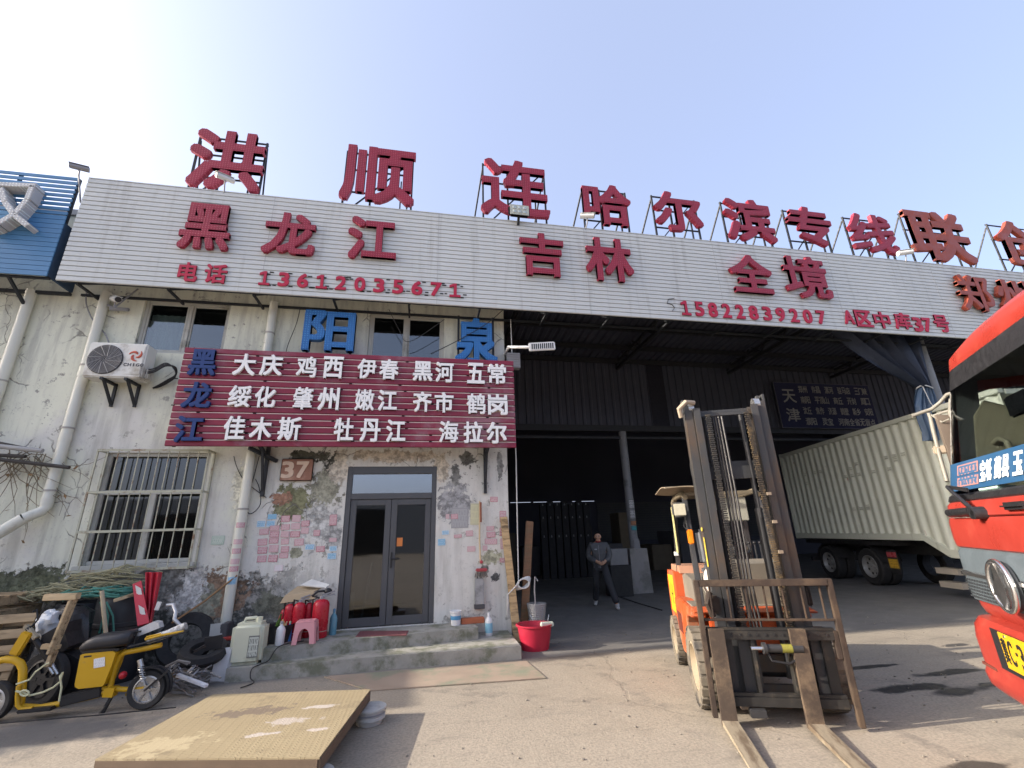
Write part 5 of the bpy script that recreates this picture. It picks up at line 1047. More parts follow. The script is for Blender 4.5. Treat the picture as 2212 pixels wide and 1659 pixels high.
b = B(); top_ = W(1103, 690, 8.3); knot = W(1120, 1258, 8.3); b.tube([top_, V((top_.x+.02, 8.3, 3)), knot], .01, 6)
for i in range(5): b.tube([knot+V((.08+.1*cos(a)*(1+.1*i), .02*i-.05, -.02+.075*sin(a+i*.2)*(1+.08*i))) for a in [j*pi/8 for j in range(16)]], .011, 6, closed=True)
for i in range(4): b.tube([knot+V((0, -.02*i, 0)), knot+V((-.12-.03*i, -.02*i, -.18)), knot+V((-.16-.02*i, -.02*i, -.34-.05*i)), knot+V((-.1, 0, -.5-.04*i))], .01, 6)
tag(b.done("hanging_rope", ROPE, smooth=True), "white rope hanging down the building corner, coiled and knotted near its end", "rope")
RB = M("red_bucket_plastic", (.40, .02, .045), .38, var=.1, scale=3)
t = thing("red_bucket", "red plastic bucket with a folded rim standing at the doorstep's end", "bucket", (1.78, 7.75, 0)); c = (1.80, 7.72, 0)
B().lathe([(.19, 0), (.245, .33), (.265, .335), (.265, .355), (.235, .35), (.18, .02), (.001, .02)], c, n=28, sx=1.12, cap=False).done("pail", RB, t, smooth=True)
b = B(); b.tube([V((1.80+.29*cos(a), 7.72+.255*sin(a), .36+.03*sin(a))) for a in [rad(180+i*12) for i in range(11)]], .01, 6); b.done("handle", RB, t, smooth=True); B().box((1.98, 7.62, .35), (.2, .1, .06)).done("pouring_lip", M("pale_grey_green_plastic", (.4, .45, .4), .5), t, bevel=.01)
t = thing("steel_pail", "grey steel pail with a wire handle behind the red bucket", "bucket", (2.0, 8.3, 0)); c = (2.0, 8.35, 0)
prof = [(.13, .0)]
for i in range(9): prof += [(.135+.004*i+.004, .3+.03*i), (.135+.004*i, .315+.03*i)]
B().lathe([(.13, 0), (.15, .3)]+prof[1:], c, n=24).done("pail", M("grey_pail", (.3, .3, .3), .5, .3, var=.2), t, smooth=True); b = B(); b.tube([V((1.84, 8.2, .4)), V((1.95, 8.12, .22)), V((2.1, 8.12, .18)), V((2.18, 8.25, .38))], .008, 6); b.done("wire_handle", CHR, t)
b = B(); b.tube([V((1.93, 8.1, .1)), V((1.92, 8.12, .8)), V((1.94, 8.12, 1.0)), V((1.98, 8.1, .93))], .012, 6); tag(b.done("hooked_rod", GREY), "thin grey hooked rod standing in front of the steel pail", "rod")

# dry twigs and poles reaching in at the left
t = thing("drying_poles", "three dark poles projecting from the wall, carrying dry leafless vine", "poles", (-7.5, 8.2, 2.6)); DK = M("dark_pole", (.05, .045, .042), .8)
for q in ([(-40, 950), (75, 973)], [(-40, 982), (55, 986)], [(-40, 988), (150, 1010)]): b = B(); b.tube([W(*q[0], 8.15), W(*q[1], 8.15)], .028, 8); b.done("pole", DK, t)
B().tube([W(-40, 960, 8.1), W(92, 974, 8.1)], .035, 8).done("pale_pole", M("grey_pole", (.3, .3, .3), .6), t)
random.seed(31); b = B(); lf = B()
for i in range(22):
    p_ = W(random.uniform(-10, 110), random.uniform(965, 1000), 8.3); P = [p_]; a = random.uniform(-2.4, -.6)
    for s in range(7): a += random.uniform(-.5, .5); p_ = p_+V((cos(a)*.17, random.uniform(-.03, .03), sin(a)*.17)); P.append(p_)
    b.tube(P, [.008-.0008*j for j in range(8)], 5)
    for s in range(2):
        c = random.choice(P[2:]); v = [V((random.uniform(-1, 1), random.uniform(-.4, .4), random.uniform(-1, 1)))*.05 for _ in range(4)]; lf.face([c, c+v[0], c+v[0]+v[1], c+v[1]])
b.done("vine_stem", M("dry_vine", (.19, .16, .11), .9), t); lf.done("dry_leaf", M("dry_leaf_brown", (.22, .14, .07), .9), t, thick=.001)

# ================================================================== weighing plate on its supports
PLATE = N("yellow_checker_plate"); n = PLATE; p = n.co.outputs["Object"]
def dia(n, p):
    w1 = n.vmul(p, (26, 26, 0)); sp = n.new("ShaderNodeSeparateXYZ"); n.put(sp.inputs[0], w1)
    fx = n.math('SUBTRACT', n.math('FRACT', sp.outputs[0]), .5); fy = n.math('SUBTRACT', n.math('FRACT', n.math('ADD', sp.outputs[1], n.math('MULTIPLY', n.math('FLOOR', sp.outputs[0]), .5))), .5)
    par = n.math('MULTIPLY', n.math('SUBTRACT', n.math('MODULO', n.math('FLOOR', sp.outputs[0]), 2), .5), 2)
    u = n.math('ADD', fx, n.math('MULTIPLY', fy, par)); v = n.math('SUBTRACT', fx, n.math('MULTIPLY', fy, par))
    return n.ramp(n.math('ADD', n.math('POWER', n.math('MULTIPLY', u, 5.5), 2), n.math('POWER', n.math('MULTIPLY', v, 1.6), 2)), .5, 1.0, 1, 0)
dd = dia(n, p); base = n.mix(n.noise(1.2, 6), (.265, .21, .125), (.38, .315, .195)); base = n.mix(n.math('MULTIPLY', dd, .55), base, (.17, .13, .07)); base = n.mix(n.ramp(n.noise(2.8, 7, rough=.7), .55, .7, 0, .5), base, (.16, .125, .085))
base, _ = blobs(n, base, [(x_+1.4, y_-5, *r_) for x_, y_, *r_ in [(-1.05, 4.85, 0, .2, 0, (.44, .385, .33), (.4, .08)), (-.85, 5.15, 0, .2, 0, (.46, .41, .36), (.35, .04)), (-1.2, 4.62, 0, .14, 0, (.46, .41, .36), (.35, .04)), (-.78, 4.6, 0, .1, 0, (.48, .42, .37), (.35, .03)), (-1.5, 5.2, 0, .35, 0, (.19, .15, .11), (.3, .12)), (-1.9, 4.6, 0, .3, 0, (.42, .35, .22), (.4, .2))]], p, 9, 1.7)
n.bump(dd, .6, .006); PM = n.out(base, .6, .1)
zz = .25; q = [G(460, 1500, zz), G(800, 1489, zz), G(690, 1636, zz), G(206, 1640, zz)]
t = thing("weighing_plate", "large yellow checker plate platform resting on low supports in the foreground", "platform", (-1.4, 5, 0))
b = B(); b.prism([(p.x, p.y) for p in q], zz-.012, zz, lambda u, v, w: (u, v, w)); b.done("checker_plate", PM, t)
b = B(); ins = .02; cen = sum((p for p in q), V())/4; qi = [p+(cen-p)*.012 for p in q]
for i in range(4): p_, r_ = qi[i], qi[(i+1) % 4]; b.bar(V((p_.x, p_.y, zz-.053)), V((r_.x, r_.y, zz-.053)), .03, .08)
for f in (.25, .5, .75): b.bar(qi[0].lerp(qi[3], f)-V((0, 0, .06)), qi[1].lerp(qi[2], f)-V((0, 0, .06)), .04, .08)
b.done("edge_channel", M("brown_channel_steel", (.13, .09, .06), .7, var=.3), t)
PW = M("dirty_white_plastic", (.5, .49, .46), .5, var=.15, dirt=(.25, .23, .2))
for i, (pp, lb) in enumerate((((qi[1]+V((.03, -.12, 0))), "dirty white plastic pail lid stack under the yellow platform's far corner"), ((qi[2]+V((-.05, .06, 0))), "dirty white plastic tub under the yellow platform's near corner"))):
    t2 = thing("support_tub", lb, "tub"); c = (pp.x, pp.y, 0)
    B().lathe([(.12, 0), (.13, .04), (.15, .045), (.15, .07), (.14, .075), (.14, .115), (.155, .12), (.155, .137)], c, n=26).done("tub", PW, t2, smooth=True); B().lathe([(.152, .085), (.152, .1)], c, n=26, cap=False).done("grey_ring", GREY, t2)
for pp in (qi[0]+V((.12, -.12, 0)), qi[3]+V((.12, .12, 0))): b = B(); b.box((pp.x, pp.y, .068), (.2, .14, .13)); tag(b.done("support_block", CONC, bevel=.01), "rough block carrying the yellow platform's hidden corners", "block", "hidden support blocks")
# ================================================================== forklift (local: x right in the photo, y away from the camera, z up)
FK = thing("forklift", "orange forklift with tall dusty mast, its forks lowered toward the camera", "forklift", (3.255, 4.215, 0), rad(-21.5))
DUST = (.2, .15, .1)
MASTM = M("dusty_mast_steel", (.042, .043, .045), .5, var=.4, scale=2.2, dirt=(.075, .05, .032), dirt_amt=.6, stretch=(1, 1, .5)); RUSTM = M("rusty_fork_steel", (.038, .026, .02), .75, var=.4, scale=5, dirt=(.08, .055, .037), dirt_amt=.6, bump=.35)
FORKD = M("dusty_fork_blade", (.25, .21, .15), .7, var=.3, scale=6, dirt=(.12, .09, .06), dirt_amt=.5, stretch=(3, .6, 1))
ORG = M("orange_forklift_paint", (.42, .075, .02), .5, var=.2, scale=3, dirt=(.34, .2, .12), dirt_amt=.4); GRYP = M("dusty_grey_panel_paint", (.15, .135, .11), .8, var=.25, scale=3, dirt=(.22, .18, .13)); DKS = M("dark_oily_steel", (.03, .03, .032), .5, var=.35, scale=6)
def fk(b, name, mat, parent=FK, **k): return b.done(name, mat, parent, world=False, **k)
MC = .02   # mast centre
def C_(b, x, w, y0, y1, z0, z1, op):   # channel section, open towards op
    b.bx(x, x+w, y0, y0+.018, z0, z1); b.bx(x, x+w, y1-.018, y1, z0, z1); xx = x if op > 0 else x+w-.02; b.bx(xx, xx+.02, y0+.018, y1-.018, z0, z1)
b = B(); C_(b, MC-.435, .085, .20, .34, .10, 3.06, 1); C_(b, MC+.35, .085, .20, .34, .10, 3.06, -1); b.bx(MC-.435, MC+.435, .345, .37, 2.28, 2.42); b.bx(MC-.435, MC+.435, .345, .39, .35, .5); b.bar((MC-.35, .36, 3.0), (MC+.35, .36, 3.0), .05, .035)
fk(b, "outer_mast", MASTM, bevel=.003)
b = B(); C_(b, MC-.345, .075, .17, .32, .08, 3.02, 1); C_(b, MC+.27, .075, .17, .32, .08, 3.02, -1); b.bx(MC-.27, MC+.27, .30, .33, 2.22, 2.36); b.bx(MC-.27, MC+.27, .30, .335, .12, .26); b.bx(MC-.34, MC+.34, .25, .28, 2.93, 2.965); fk(b, "inner_mast", MASTM, bevel=.003)
for s in (-1, 1):
    b = B(); x = MC+s*.385; b.lathe([(.075, -.03), (.075, .03)], (x-s*.03, .27, 3.03), (1, 0, 0), 20); fk(b, "chain_wheel", CHR, smooth=True)
    b = B(); b.bx(x-.012, x+.012, .24, .30, 3.0, 3.13); b.bx(x+s*.05-.01, x+s*.05+.01, .22, .32, 2.98, 3.14); fk(b, "wheel_bracket", MASTM)
    b = B(); b.tube([(MC+s*.2, .36, .3), (MC+s*.2, .36, 1.9)], .04, 14); b.tube([(MC+s*.2, .36, 1.9), (MC+s*.2, .36, 2.95)], .024, 12); fk(b, "lift_cylinder", DKS, smooth=True)
    for yy in (.14,):
        b = B()
        for i in range(100):
            z = .72+i*(2.22/100); b.box((MC+s*.205, yy, z), (.056 if i % 2 else .042, .026, .0165))
        fk(b, "chain", M("dark_chain_steel", (.02, .019, .018), .55, var=.4, scale=20, dirt=(.05, .042, .032), dirt_amt=.5) if s < 0 else M("chain_steel", (.03, .025, .02), .6, var=.4, scale=20, dirt=(.1, .07, .035), dirt_amt=.6))
b = B(); b.tube([(MC-.32, .2, 3.09), (MC-.42, .14, 3.09), (MC-.5, .16, 3.02), (MC-.48, .2, 2.93)], .028, 8); fk(b, "hose_guide", M("dusty_bent_plate", (.33, .27, .2), .7), smooth=True)
b = B()
for i, x in enumerate((-.15, -.12, -.09, -.055)): b.tube([(MC+x, .17, 2.9), (MC+x+.004, .16, 2.0), (MC+x-.005, .15, 1.2), (MC+x+.01, .13, .7)], .012, 7)
b.tube([(MC+.16, .2, 2.6), (MC+.165, .2, 1.8)], .012, 6); fk(b, "hydraulic_hose", BLK, smooth=True)
b = B()
for z in (2.02, 1.74, 1.45): b.bx(MC+.235, MC+.275, .1, .17, z, z+.03)
fk(b, "hose_clip", M("pale_clip", (.2, .16, .12), .6))
b = B(); b.bar((MC-.437, .21, 1.62), (MC-.437, .21, 1.33), .006, .03); b.lathe([(.02, 0), (.02, .008)], (MC-.44, .21, 1.7), (-1, 0, 0), 12); fk(b, "yellow_marking", M("worn_yellow_mark", (.6, .45, .06), .6))
# carriage, guard frame, forks
b = B(); b.bx(-.545, .545, -.005, .05, .70, .775); b.bx(-.56, .56, .012, .06, .775, .80); b.bx(-.545, .545, -.005, .05, .16, .235); b.bx(-.545, .545, .01, .055, .235, .265)
for x in (-.52, .44): b.bx(x, x+.09, .05, .075, .16, .775)
for x in (-.20, .13): b.bx(MC+x, MC+x+.035, .02, .12, .2, .74)
fk(b, "carriage", M("dark_carriage", (.022, .021, .02), .5, var=.4, scale=4, dirt=(.10, .08, .055), dirt_amt=.35), bevel=.004)
b = B()
for i in range(14): b.bx(-.5+i*.075, -.485+i*.075, -.012, -.005, .735, .755)
fk(b, "carriage_notch", BLK)
for xa_, xb_, ya_ in ((MC-.30, MC-.13, .08), (MC+.14, MC+.3, .08), (-.5, -.33, .09), (.36, .5, .09)): b = B(); b.bx(xa_, xb_, ya_, ya_+.02, .24, .7); fk(b, "carriage_plate", DKS, bevel=.004)
b = B(); b.tube([(-.2, -.04, .64), (.15, -.04, .64)], .016, 8); fk(b, "cylinder_rod", M("bright_rod", (.6, .6, .62), .2, .9))
b = B(); b.tube([(-.08, -.04, .64), (.24, -.04, .64)], .036, 14); b.lathe([(.05, 0), (.05, .03)], (-.1, -.04, .64), (1, 0, 0), 16); cy = fk(b, "shift_cylinder", DKS, smooth=True); b = B(); b.tube([(.06, -.04, .64), (.15, -.04, .64)], .0372, 14); fk(b, "yellow_label", sticker("cyl_label", (.2, .19, .03), (.06, .06, .02)), cy, smooth=True)
b = B(); b.tube([(-.06, -.04, .6), (-.04, -.05, .54), (.1, -.05, .52), (.2, -.04, .56)], .011, 6); fk(b, "hose_loop", BLK, smooth=True)
b = B()
for x in (-.62, .58): b.bx(x, x+.045, -.03, .03, .03 if x > 0 else .07, 1.225)
b.bx(-.575, .58, -.03, .03, 1.165, 1.225); b.bx(-.575, .58, -.012, .012, .86, .882)
for i in range(7): x = -.49+i*.165; b.bx(x, x+.016, -.009, .009, .882, 1.165)
for x in (-.575, .54): b.bx(x, x+.04, -.01, .05, .55, .78)
fk(b, "load_guard", RUSTM, bevel=.005)
SHANK = M("worn_fork_shank", (.055, .04, .03), .7, var=.4, scale=5, dirt=(.14, .10, .065), dirt_amt=.55, bump=.35)
for x in (-.555, .155):
    w = .135; b = B(); b.prism([(-.06, .80), (-.012, .80), (-.012, .02), (-.06, .02)], x, x+w, lambda u, v, s: (s, u, v)); fo = fk(b, "fork", SHANK, bevel=.004)
    b = B(); b.prism([(-.0605, .02), (-.0605, .064), (-1.06, .026), (-1.06, .012)], x, x+w, lambda u, v, s: (s, u, v)); fk(b, "blade", FORKD, fo, bevel=.003)
b = B(); b.bx(-.30, -.16, -.05, .02, .085, .15); fk(b, "bolt_block", DKS, bevel=.006)
# wheels
TYB = M("dusty_tyre", (.17, .145, .11), .9, var=.3, scale=6, dirt=(.06, .055, .05), dirt_amt=.5)
def fwheel(x, y, r, w, name, side, dusty=True):
    b = B(); b.lathe([(r*.62, -w*.45), (r*.88, -w*.5), (r*.97, -w*.44), (r*.985, 0), (r*.97, w*.44), (r*.88, w*.5), (r*.62, w*.45), (r*.62, -w*.45)], (x, y, r), (1, 0, 0), 44, cap=False); o = fk(b, name, TYB, smooth=True)
    b = B(); k = 22
    for i in range(k):
        a = 2*pi*i/k
        for s in (-1, 1):
            aa = a+(pi/k if s > 0 else 0); R = Matrix.Rotation(-aa, 3, 'X'); b.box(V((x+s*w*.25, y, r))+R @ V((0, 0, r*.985)), (w*.47, 2*pi*r/k*.72, r*.05), R)
    fk(b, "tread_block", TYB, o, bevel=.003)
    b = B(); b.lathe([(r*.63, -w*.4), (r*.63, w*.4)], (x, y, r), (1, 0, 0), 30, cap=False); s = side
    b.lathe([(r*.63, s*w*.42), (r*.56, s*w*.44), (r*.52, s*w*.18), (r*.25, s*w*.15), (r*.22, s*w*.3), (.004, s*w*.32)], (x, y, r), (1, 0, 0), 30, cap=False)
    for i in range(6): a = i*pi/3; b.lathe([(.018, s*w*.14), (.018, s*w*.24)], (x, y+r*.38*cos(a), r+r*.38*sin(a)), (1, 0, 0), 8)
    fk(b, "rim", M("dusty_rim", (.32, .26, .18), .7, var=.2), o, smooth=True)
for s in (-1, 1): fwheel(.0+s*.545, .50, .36, .23, "front_wheel", s); fwheel(s*.535, 2.07, .285, .19, "rear_wheel", s)
# chassis
b = B()
for s in (-1, 1):
    b.prism([(.55, .80), (.80, .78), (.86, .70), (.92, .42), (1.02, .30), (1.45, .28), (1.62, .40), (1.70, .66), (1.70, .86), (1.2, .90), (.6, .88)], s*.44, s*.60, lambda u, v, w: (w, u, v))
b.prism([(.42, .86), (.62, .88), (.62, .9), (.35, .88)], -.60, .60, lambda u, v, w: (w, u, v)); b.bx(-.44, .44, .42, .50, .5, .82); fk(b, "chassis", ORG, bevel=.02)
b = B()
for i in range(7): b.bx(-.606, -.599, 1.28+i*.045, 1.305+i*.045, .5, .72)
fk(b, "side_vent", M("vent_shadow", (.12, .03, .02), .8))
b = B(); prof = [(1.70, .32), (2.36, .40), (2.50, .62), (2.50, 1.0), (2.40, 1.14), (1.72, 1.16)]
b.prism(prof, -.56, .56, lambda u, v, w: (w, u, v)); cw = fk(b, "counterweight", ORG, bevel=.07, seg=3)
YP = M("yellow_patch", (.66, .42, .02), .5, var=.12); b = B(); b.prism([(1.9, .62), (2.33, .62), (2.36, 1.08), (1.92, 1.1)], -.567, -.561, lambda u, v, w: (w, u, v)); yp = fk(b, "yellow_panel", YP, cw)
b = B()
for q in (((2.0, .98), (2.06, .72)), ((2.1, 1.0), (2.12, .72)), ((2.02, .86), (2.16, .84)), ((2.2, .98), (2.26, .74))): b.bar((-.5675, q[0][0], q[0][1]), (-.5675, q[1][0], q[1][1]), .002, .02)
fk(b, "painted_mark", BLK, yp)
b = B(); b.prism([(.98, .86), (1.72, .86), (1.74, 1.12), (1.5, 1.16), (1.05, 1.13)], -.46, .46, lambda u, v, w: (w, u, v)); fk(b, "engine_hood", GRYP, bevel=.04, seg=3)
b = B(); b.prism([(1.62, 1.15), (2.4, 1.14), (2.36, 1.22), (1.66, 1.24)], -.5, .5, lambda u, v, w: (w, u, v)); fk(b, "rear_hood", M("faded_pink_paint", (.36, .19, .12), .7, var=.2), bevel=.03)
b = B(); b.box((.0, 1.3, 1.2), (.5, .46, .12)); fk(b, "seat", M("dark_seat", (.06, .065, .075), .6), bevel=.04, seg=3); b = B(); b.box((-.02, 1.56, 1.47), (.44, .12, .46), Matrix.Rotation(rad(-10), 3, 'X')); fk(b, "seat_back", M("dark_seat"), bevel=.05, seg=3)
b = B(); b.prism([(.72, .88), (.92, .88), (.96, 1.2), (.84, 1.36), (.68, 1.32)], -.12, .42, lambda u, v, w: (w, u, v)); fk(b, "dashboard", GRYP, bevel=.03, seg=3)
b = B(); b.bx(-.56, .56, .62, 1.0, .885, .905); fk(b, "floor_plate", GRYP)
q = V((0, -.45, 1)).normalized().to_track_quat('Z', 'Y').to_matrix(); c = V((.06, .98, 1.48)); b = B(); b.tube([c+q @ V((.17*cos(a), .17*sin(a), 0)) for a in [i*pi/12 for i in range(24)]], .013, 8, closed=True)
for a in (.5, 2.6, 4.7): b.tube([c, c+q @ V((.17*cos(a), .17*sin(a), 0))], .01, 6)
b.tube([c, (.06, .84, 1.25)], .025, 8); b.ball(c+q @ V((.1, .14, .05)), .022, 8); fk(b, "steering_wheel", BLK, smooth=True)
b = B()
for x in (.2, .26, .32): b.tube([(x, .85, 1.3), (x+.02, .93, 1.52)], .008, 6); b.ball((x+.02, .93, 1.53), .018, 8)
fk(b, "control_lever", BLK, smooth=True)
# overhead guard
POSTM = M("dull_black_post", (.05, .05, .052), .4, var=.2, dirt=(.3, .24, .17), dirt_amt=.3)
for s in (-1, 1):
    b = B(); b.bar((s*.46, .62, .88), (s*.42, .98, 2.10), .06, .05); fk(b, "front_post", POSTM, bevel=.008)
    b = B(); b.bar((s*.48, 1.86, 1.1), (s*.44, 1.72, 2.08), .06, .05); fk(b, "rear_post", POSTM, bevel=.008)
GRD = M("dusty_guard_paint", (.15, .125, .085), .7, var=.25)
b = B()
for s in (-1, 1): b.tube([(s*.44, 1.78, 2.05), (s*.43, 1.66, 2.115), (s*.42, 1.05, 2.13), (s*.42, .92, 2.08)], .034, 10)
for y in (.95, 1.1, 1.25, 1.4, 1.55, 1.68): b.bx(-.42, .42, y, y+.03, 2.1, 2.135)
fk(b, "guard_roof", GRD, smooth=True)
b = B(); rows = [[V((x, y, 2.165+.03*sin(x*5+y*4)+.05*max(0, y-1.5)+(.08*max(0, -.2-x)))) for x in [-.66+i*.05 for i in range(11)]] for y in (.8, .95, 1.1, 1.3, 1.5, 1.7, 1.85)]; b.grid(rows); fk(b, "roof_cover", M("dusty_board", (.25, .205, .145), .8, var=.2), thick=.012, smooth=True)
b = B(); b.box((-.53, .80, 1.93), (.17, .09, .17)); hl = fk(b, "headlight", M("lamp_shell", (.08, .08, .08), .5), bevel=.03); b = B(); b.box((-.53, .751, 1.93), (.135, .012, .135)); fk(b, "lens", M("frosted_lens", (.5, .47, .36), .3), hl, bevel=.005)
b = B(); b.tube([(-.47, .86, 1.82), (-.50, .82, 1.74), (-.46, .8, 1.68)], .007, 6); fk(b, "lamp_wire", BLK)
b = B(); b.box((-.455, .735, 1.62), (.065, .06, .16)); fk(b, "indicator_lamp", M("amber_lens", (.75, .22, .015), .25), bevel=.012)
b = B(); b.bx(-.2, .3, 1.0, 1.02, 1.78, 2.06); fk(b, "visor_panel", M("clear_visor", (.3, .3, .25), .3), bevel=.02)
b = B(); b.bx(-.485, -.473, 1.68, 1.76, 1.40, 2.0); fk(b, "post_sticker", sticker("post_print", (.6, .55, .25), (.2, .2, .1)))
b = B(); b.bar((-.49, 1.80, 1.36), (-.488, 1.80, 1.41), .05, .06); fk(b, "post_band", M("white_tape", (.6, .6, .6), .5))
b = B(); b.ball((-.30, .75, 1.12), .13, 12, (.8, 1, 1.2)); fk(b, "rag", M("dirty_rag", (.58, .52, .44), .9), smooth=True)
b = B()
for y0, y1, z in ((.35, .62, .62),): 
    for s in (-1, 1): b.tube([(s*.35, .36, .95), (s*.33, .75, .6)], .035, 10)
fk(b, "tilt_cylinder", GRYP, smooth=True)
b = B(); b.box((-.42, .22, .98), (.1, .16, .16)); b.tube([(-.46, .12, 1.1), (-.5, .1, 1.0), (-.46, .12, .88)], .03, 8); fk(b, "mast_hinge", RUSTM, bevel=.02)
b = B(); b.bx(-.4, .4, .44, .56, .3, .55); b.tube([(-.55, .5, .36), (.55, .5, .36)], .09, 12); fk(b, "axle", DKS)
b = B(); b.box((.62, .62, 1.0), (.03, .14, .2)); fk(b, "side_mirror", BLK, bevel=.03)

# ================================================================== pale green trailer in the hall (local: x inward along the side, y toward the office, z up)
TR = thing("box_trailer", "pale green ribbed box trailer with double axle standing half inside the hall", "trailer", (12.8, 12.5, 0), rad(76.5))
PG = N("pale_green_trailer_paint"); n = PG
cc = n.mix(n.noise(.9, 5), (.56, .585, .49), (.68, .70, .59)); sx = n.noise(2.2, 7, rough=.7, stretch=(3, 3, .35)); cc = n.mix(n.ramp(sx, .56, .75, 0, .5), cc, (.27, .27, .2)); cc = n.mix(n.ramp(n.noise(5, 5, stretch=(2.5, 1, .5)), .68, .74, 0, .7), cc, (.38, .13, .09)); PGM = n.out(cc, .5)
b = B(); P = []; x = -6.0; pit = .292
while x < 2.40:
    for dx, dy in ((0, -.0), (.05, -.012), (.10, -.05), (.15, -.062), (.19, -.05), (.235, -.008), (.27, 0)): P.append((min(x+dx, 2.46), dy))
    x += pit
b.grid([[(u, v, 1.40 if u > -3.05 else (1.40-(-3.05-u)*.55 if u > -3.7 else 1.06)) for u, v in P], [(u, v, 4.12) for u, v in P]]); b.done("ribbed_side", PGM, TR, world=False)
b = B(); b.bx(-6, 2.52, -.10, .03, 4.12, 4.24); fk(b, "top_rail", PGM, TR, bevel=.012)
b = B(); b.bx(-3.06, 2.52, -.10, .03, 1.24, 1.402); b.prism([(-3.06, 1.402), (-3.06, 1.24), (-3.68, .88), (-3.72, 1.06)], -.10, .03, lambda u, v, w: (u, w, v)); b.bx(-6.0, -3.68, -.10, .03, .88, 1.062); fk(b, "bottom_rail", PGM, TR, bevel=.01)
b = B(); b.bx(2.46, 2.54, -.12, .034, 1.22, 4.26); b.bx(2.46, 2.54, -2.4, -.12, 1.22, 4.2); fk(b, "end_frame", PGM, TR, bevel=.01)
b = B(); b.bx(-6, 2.46, -2.4, -.13, 4.1, 4.2); b.bx(-6, 2.46, -2.4, -2.36, 1.25, 4.1); b.bx(-6, 2.46, -2.3, -.14, 1.28, 1.36); fk(b, "box_shell", PGM, TR)
b = B(); random.seed(8)
for i in range(26): x = -3.3+.292*random.randint(0, 17)+.1; z = random.choice((2.05, 2.1, 3.2, 3.3, 3.0)); b.bx(x-.06, x+.06, .0, .012, z, z+.02); b.bx(x-.06, x+.06, .0, .012, z+.06, z+.075)
fk(b, "hinge_strap", M("small_grey_strap", (.42, .43, .35), .6), TR)
CHS = M("black_chassis", (.02, .02, .021), .6, var=.3)
b = B(); b.bx(-6, 2.3, -1.7, -1.5, .85, 1.26); b.bx(-6, 2.3, -.9, -.7, .85, 1.26); b.bx(-1.9, 2.2, -.65, -.1, 1.08, 1.2); b.bx(2.0, 2.1, -2.3, -.1, .5, .62); fk(b, "chassis", CHS, TR)
for xx in (-.78, 1.10, 2.2):
    if xx > 2: continue
    for y, nm in ((-.2, "wheel"), (-.5, "wheel"), (-1.9, "wheel")):
        b = B(); r, w = .50, .27; b.lathe([(r*.58, -w*.42), (r*.9, -w*.5), (r*.99, -w*.36), (r, 0), (r*.99, w*.36), (r*.9, w*.5), (r*.58, w*.42), (r*.58, -w*.42)], (xx, y, r), (0, 1, 0), 40, cap=False); o = fk(b, nm, RUB, TR, smooth=True)
        if y == -.2:
            b = B(); b.lathe([(r*.60, w*.40), (r*.60, w*.5), (r*.56, w*.5), (r*.5, w*.1), (r*.32, .0), (r*.3, w*.1), (r*.2, w*.1), (r*.18, w*.3), (.01, w*.32)], (xx, y, r), (0, 1, 0), 32, cap=False)
            for i in range(8): a = i*pi/4; b.lathe([(.02, .0), (.02, .04)], (xx+r*.25*cos(a), y+.02, r+r*.25*sin(a)), (0, 1, 0), 8)
            rim = fk(b, "rim", M("grey_truck_rim", (.34, .34, .33), .4, .4, var=.2), o, smooth=True)
            b = B()
            for i in range(8): a = i*pi/4+.39; b.lathe([(.034, .004), (.034, .012)], (xx+r*.41*cos(a), y+.026, r+r*.41*sin(a)), (0, 1, 0), 10)
            fk(b, "rim_hole", BLK, o)
for xx in (-.78, 1.10):
    b = B(); b.grid([[(xx+.57*cos(a), y, .5+.57*sin(a)) for y in (-.62, -.06)] for a in [rad(15+i*12.5) for i in range(13)]]); fk(b, "mudguard", CHS, TR, thick=.012, smooth=True)
b = B(); b.bx(-1.98, -1.66, -.05, -.02, .38, .98); lb = fk(b, "light_board", CHS, TR, bevel=.01); b = B(); b.bx(-1.98, -1.66, -.02, -.004, .80, .93); fk(b, "tail_light", M("red_white_lens", (.34, .06, .07), .3), lb); b = B(); b.bx(-1.99, -1.66, -.02, -.006, .52, .76); fk(b, "number_plate", sticker("yellow_plate_print", (.55, .33, .03), (.1, .07, .02)), lb)
b = B()
for z in (.5, .2): b.bx(-3.6, -3.0, -.35, -.1, z, z+.13)
fk(b, "pale_bumper_bar", M("pale_bar", (.4, .36, .3), .6), TR)
# ================================================================== red lorry (local: x along the front toward the photo's edge, y back through the cab, z up)
LO = V((4.66, 3.48, 0)); LX = V((-.599, -.80, 0)); LY = V((.80, -.599, 0))
LR_ = thing("red_lorry", "red lorry at the frame's edge with blue lettered banner behind its windscreen", "lorry", tuple(LO), math.atan2(-.80, -.599))
def LT(px, py, t): p = PL(px, py, LO+LY*t, LY)-LO; return V((p.dot(LX), t, p.z))
LRED = M("lorry_red_paint", (.29, .034, .024), .36, var=.12, scale=2, bump=.04, dirt=(.38, .08, .05), dirt_amt=.3, spec=.6); LGREY = M("grille_grey", (.085, .105, .12), .4, var=.15, scale=4); BEIGE = M("beige_trim", (.42, .36, .24), .6, var=.12)
S0, S1 = .03, 1.93
def front(b, prof, s0=S0, s1=S1, r=.16, n=26, off=0.0):
    rows = []
    for t, z in prof:
        row = []
        for i in range(n+1):
            u = i/n; s = s0+(s1-s0)*(.5-.5*cos(pi*u)); d = max(0, r-(s-S0), r-(S1-s)); d = min(d, r); row.append(V((s, t+off+(r-math.sqrt(max(0, r*r-d*d)))*1.1, z)))
        rows.append(row)
    return b.grid(rows)
def lk(b, name, mat, parent=LR_, **k): return b.done(name, mat, parent, world=False, **k)
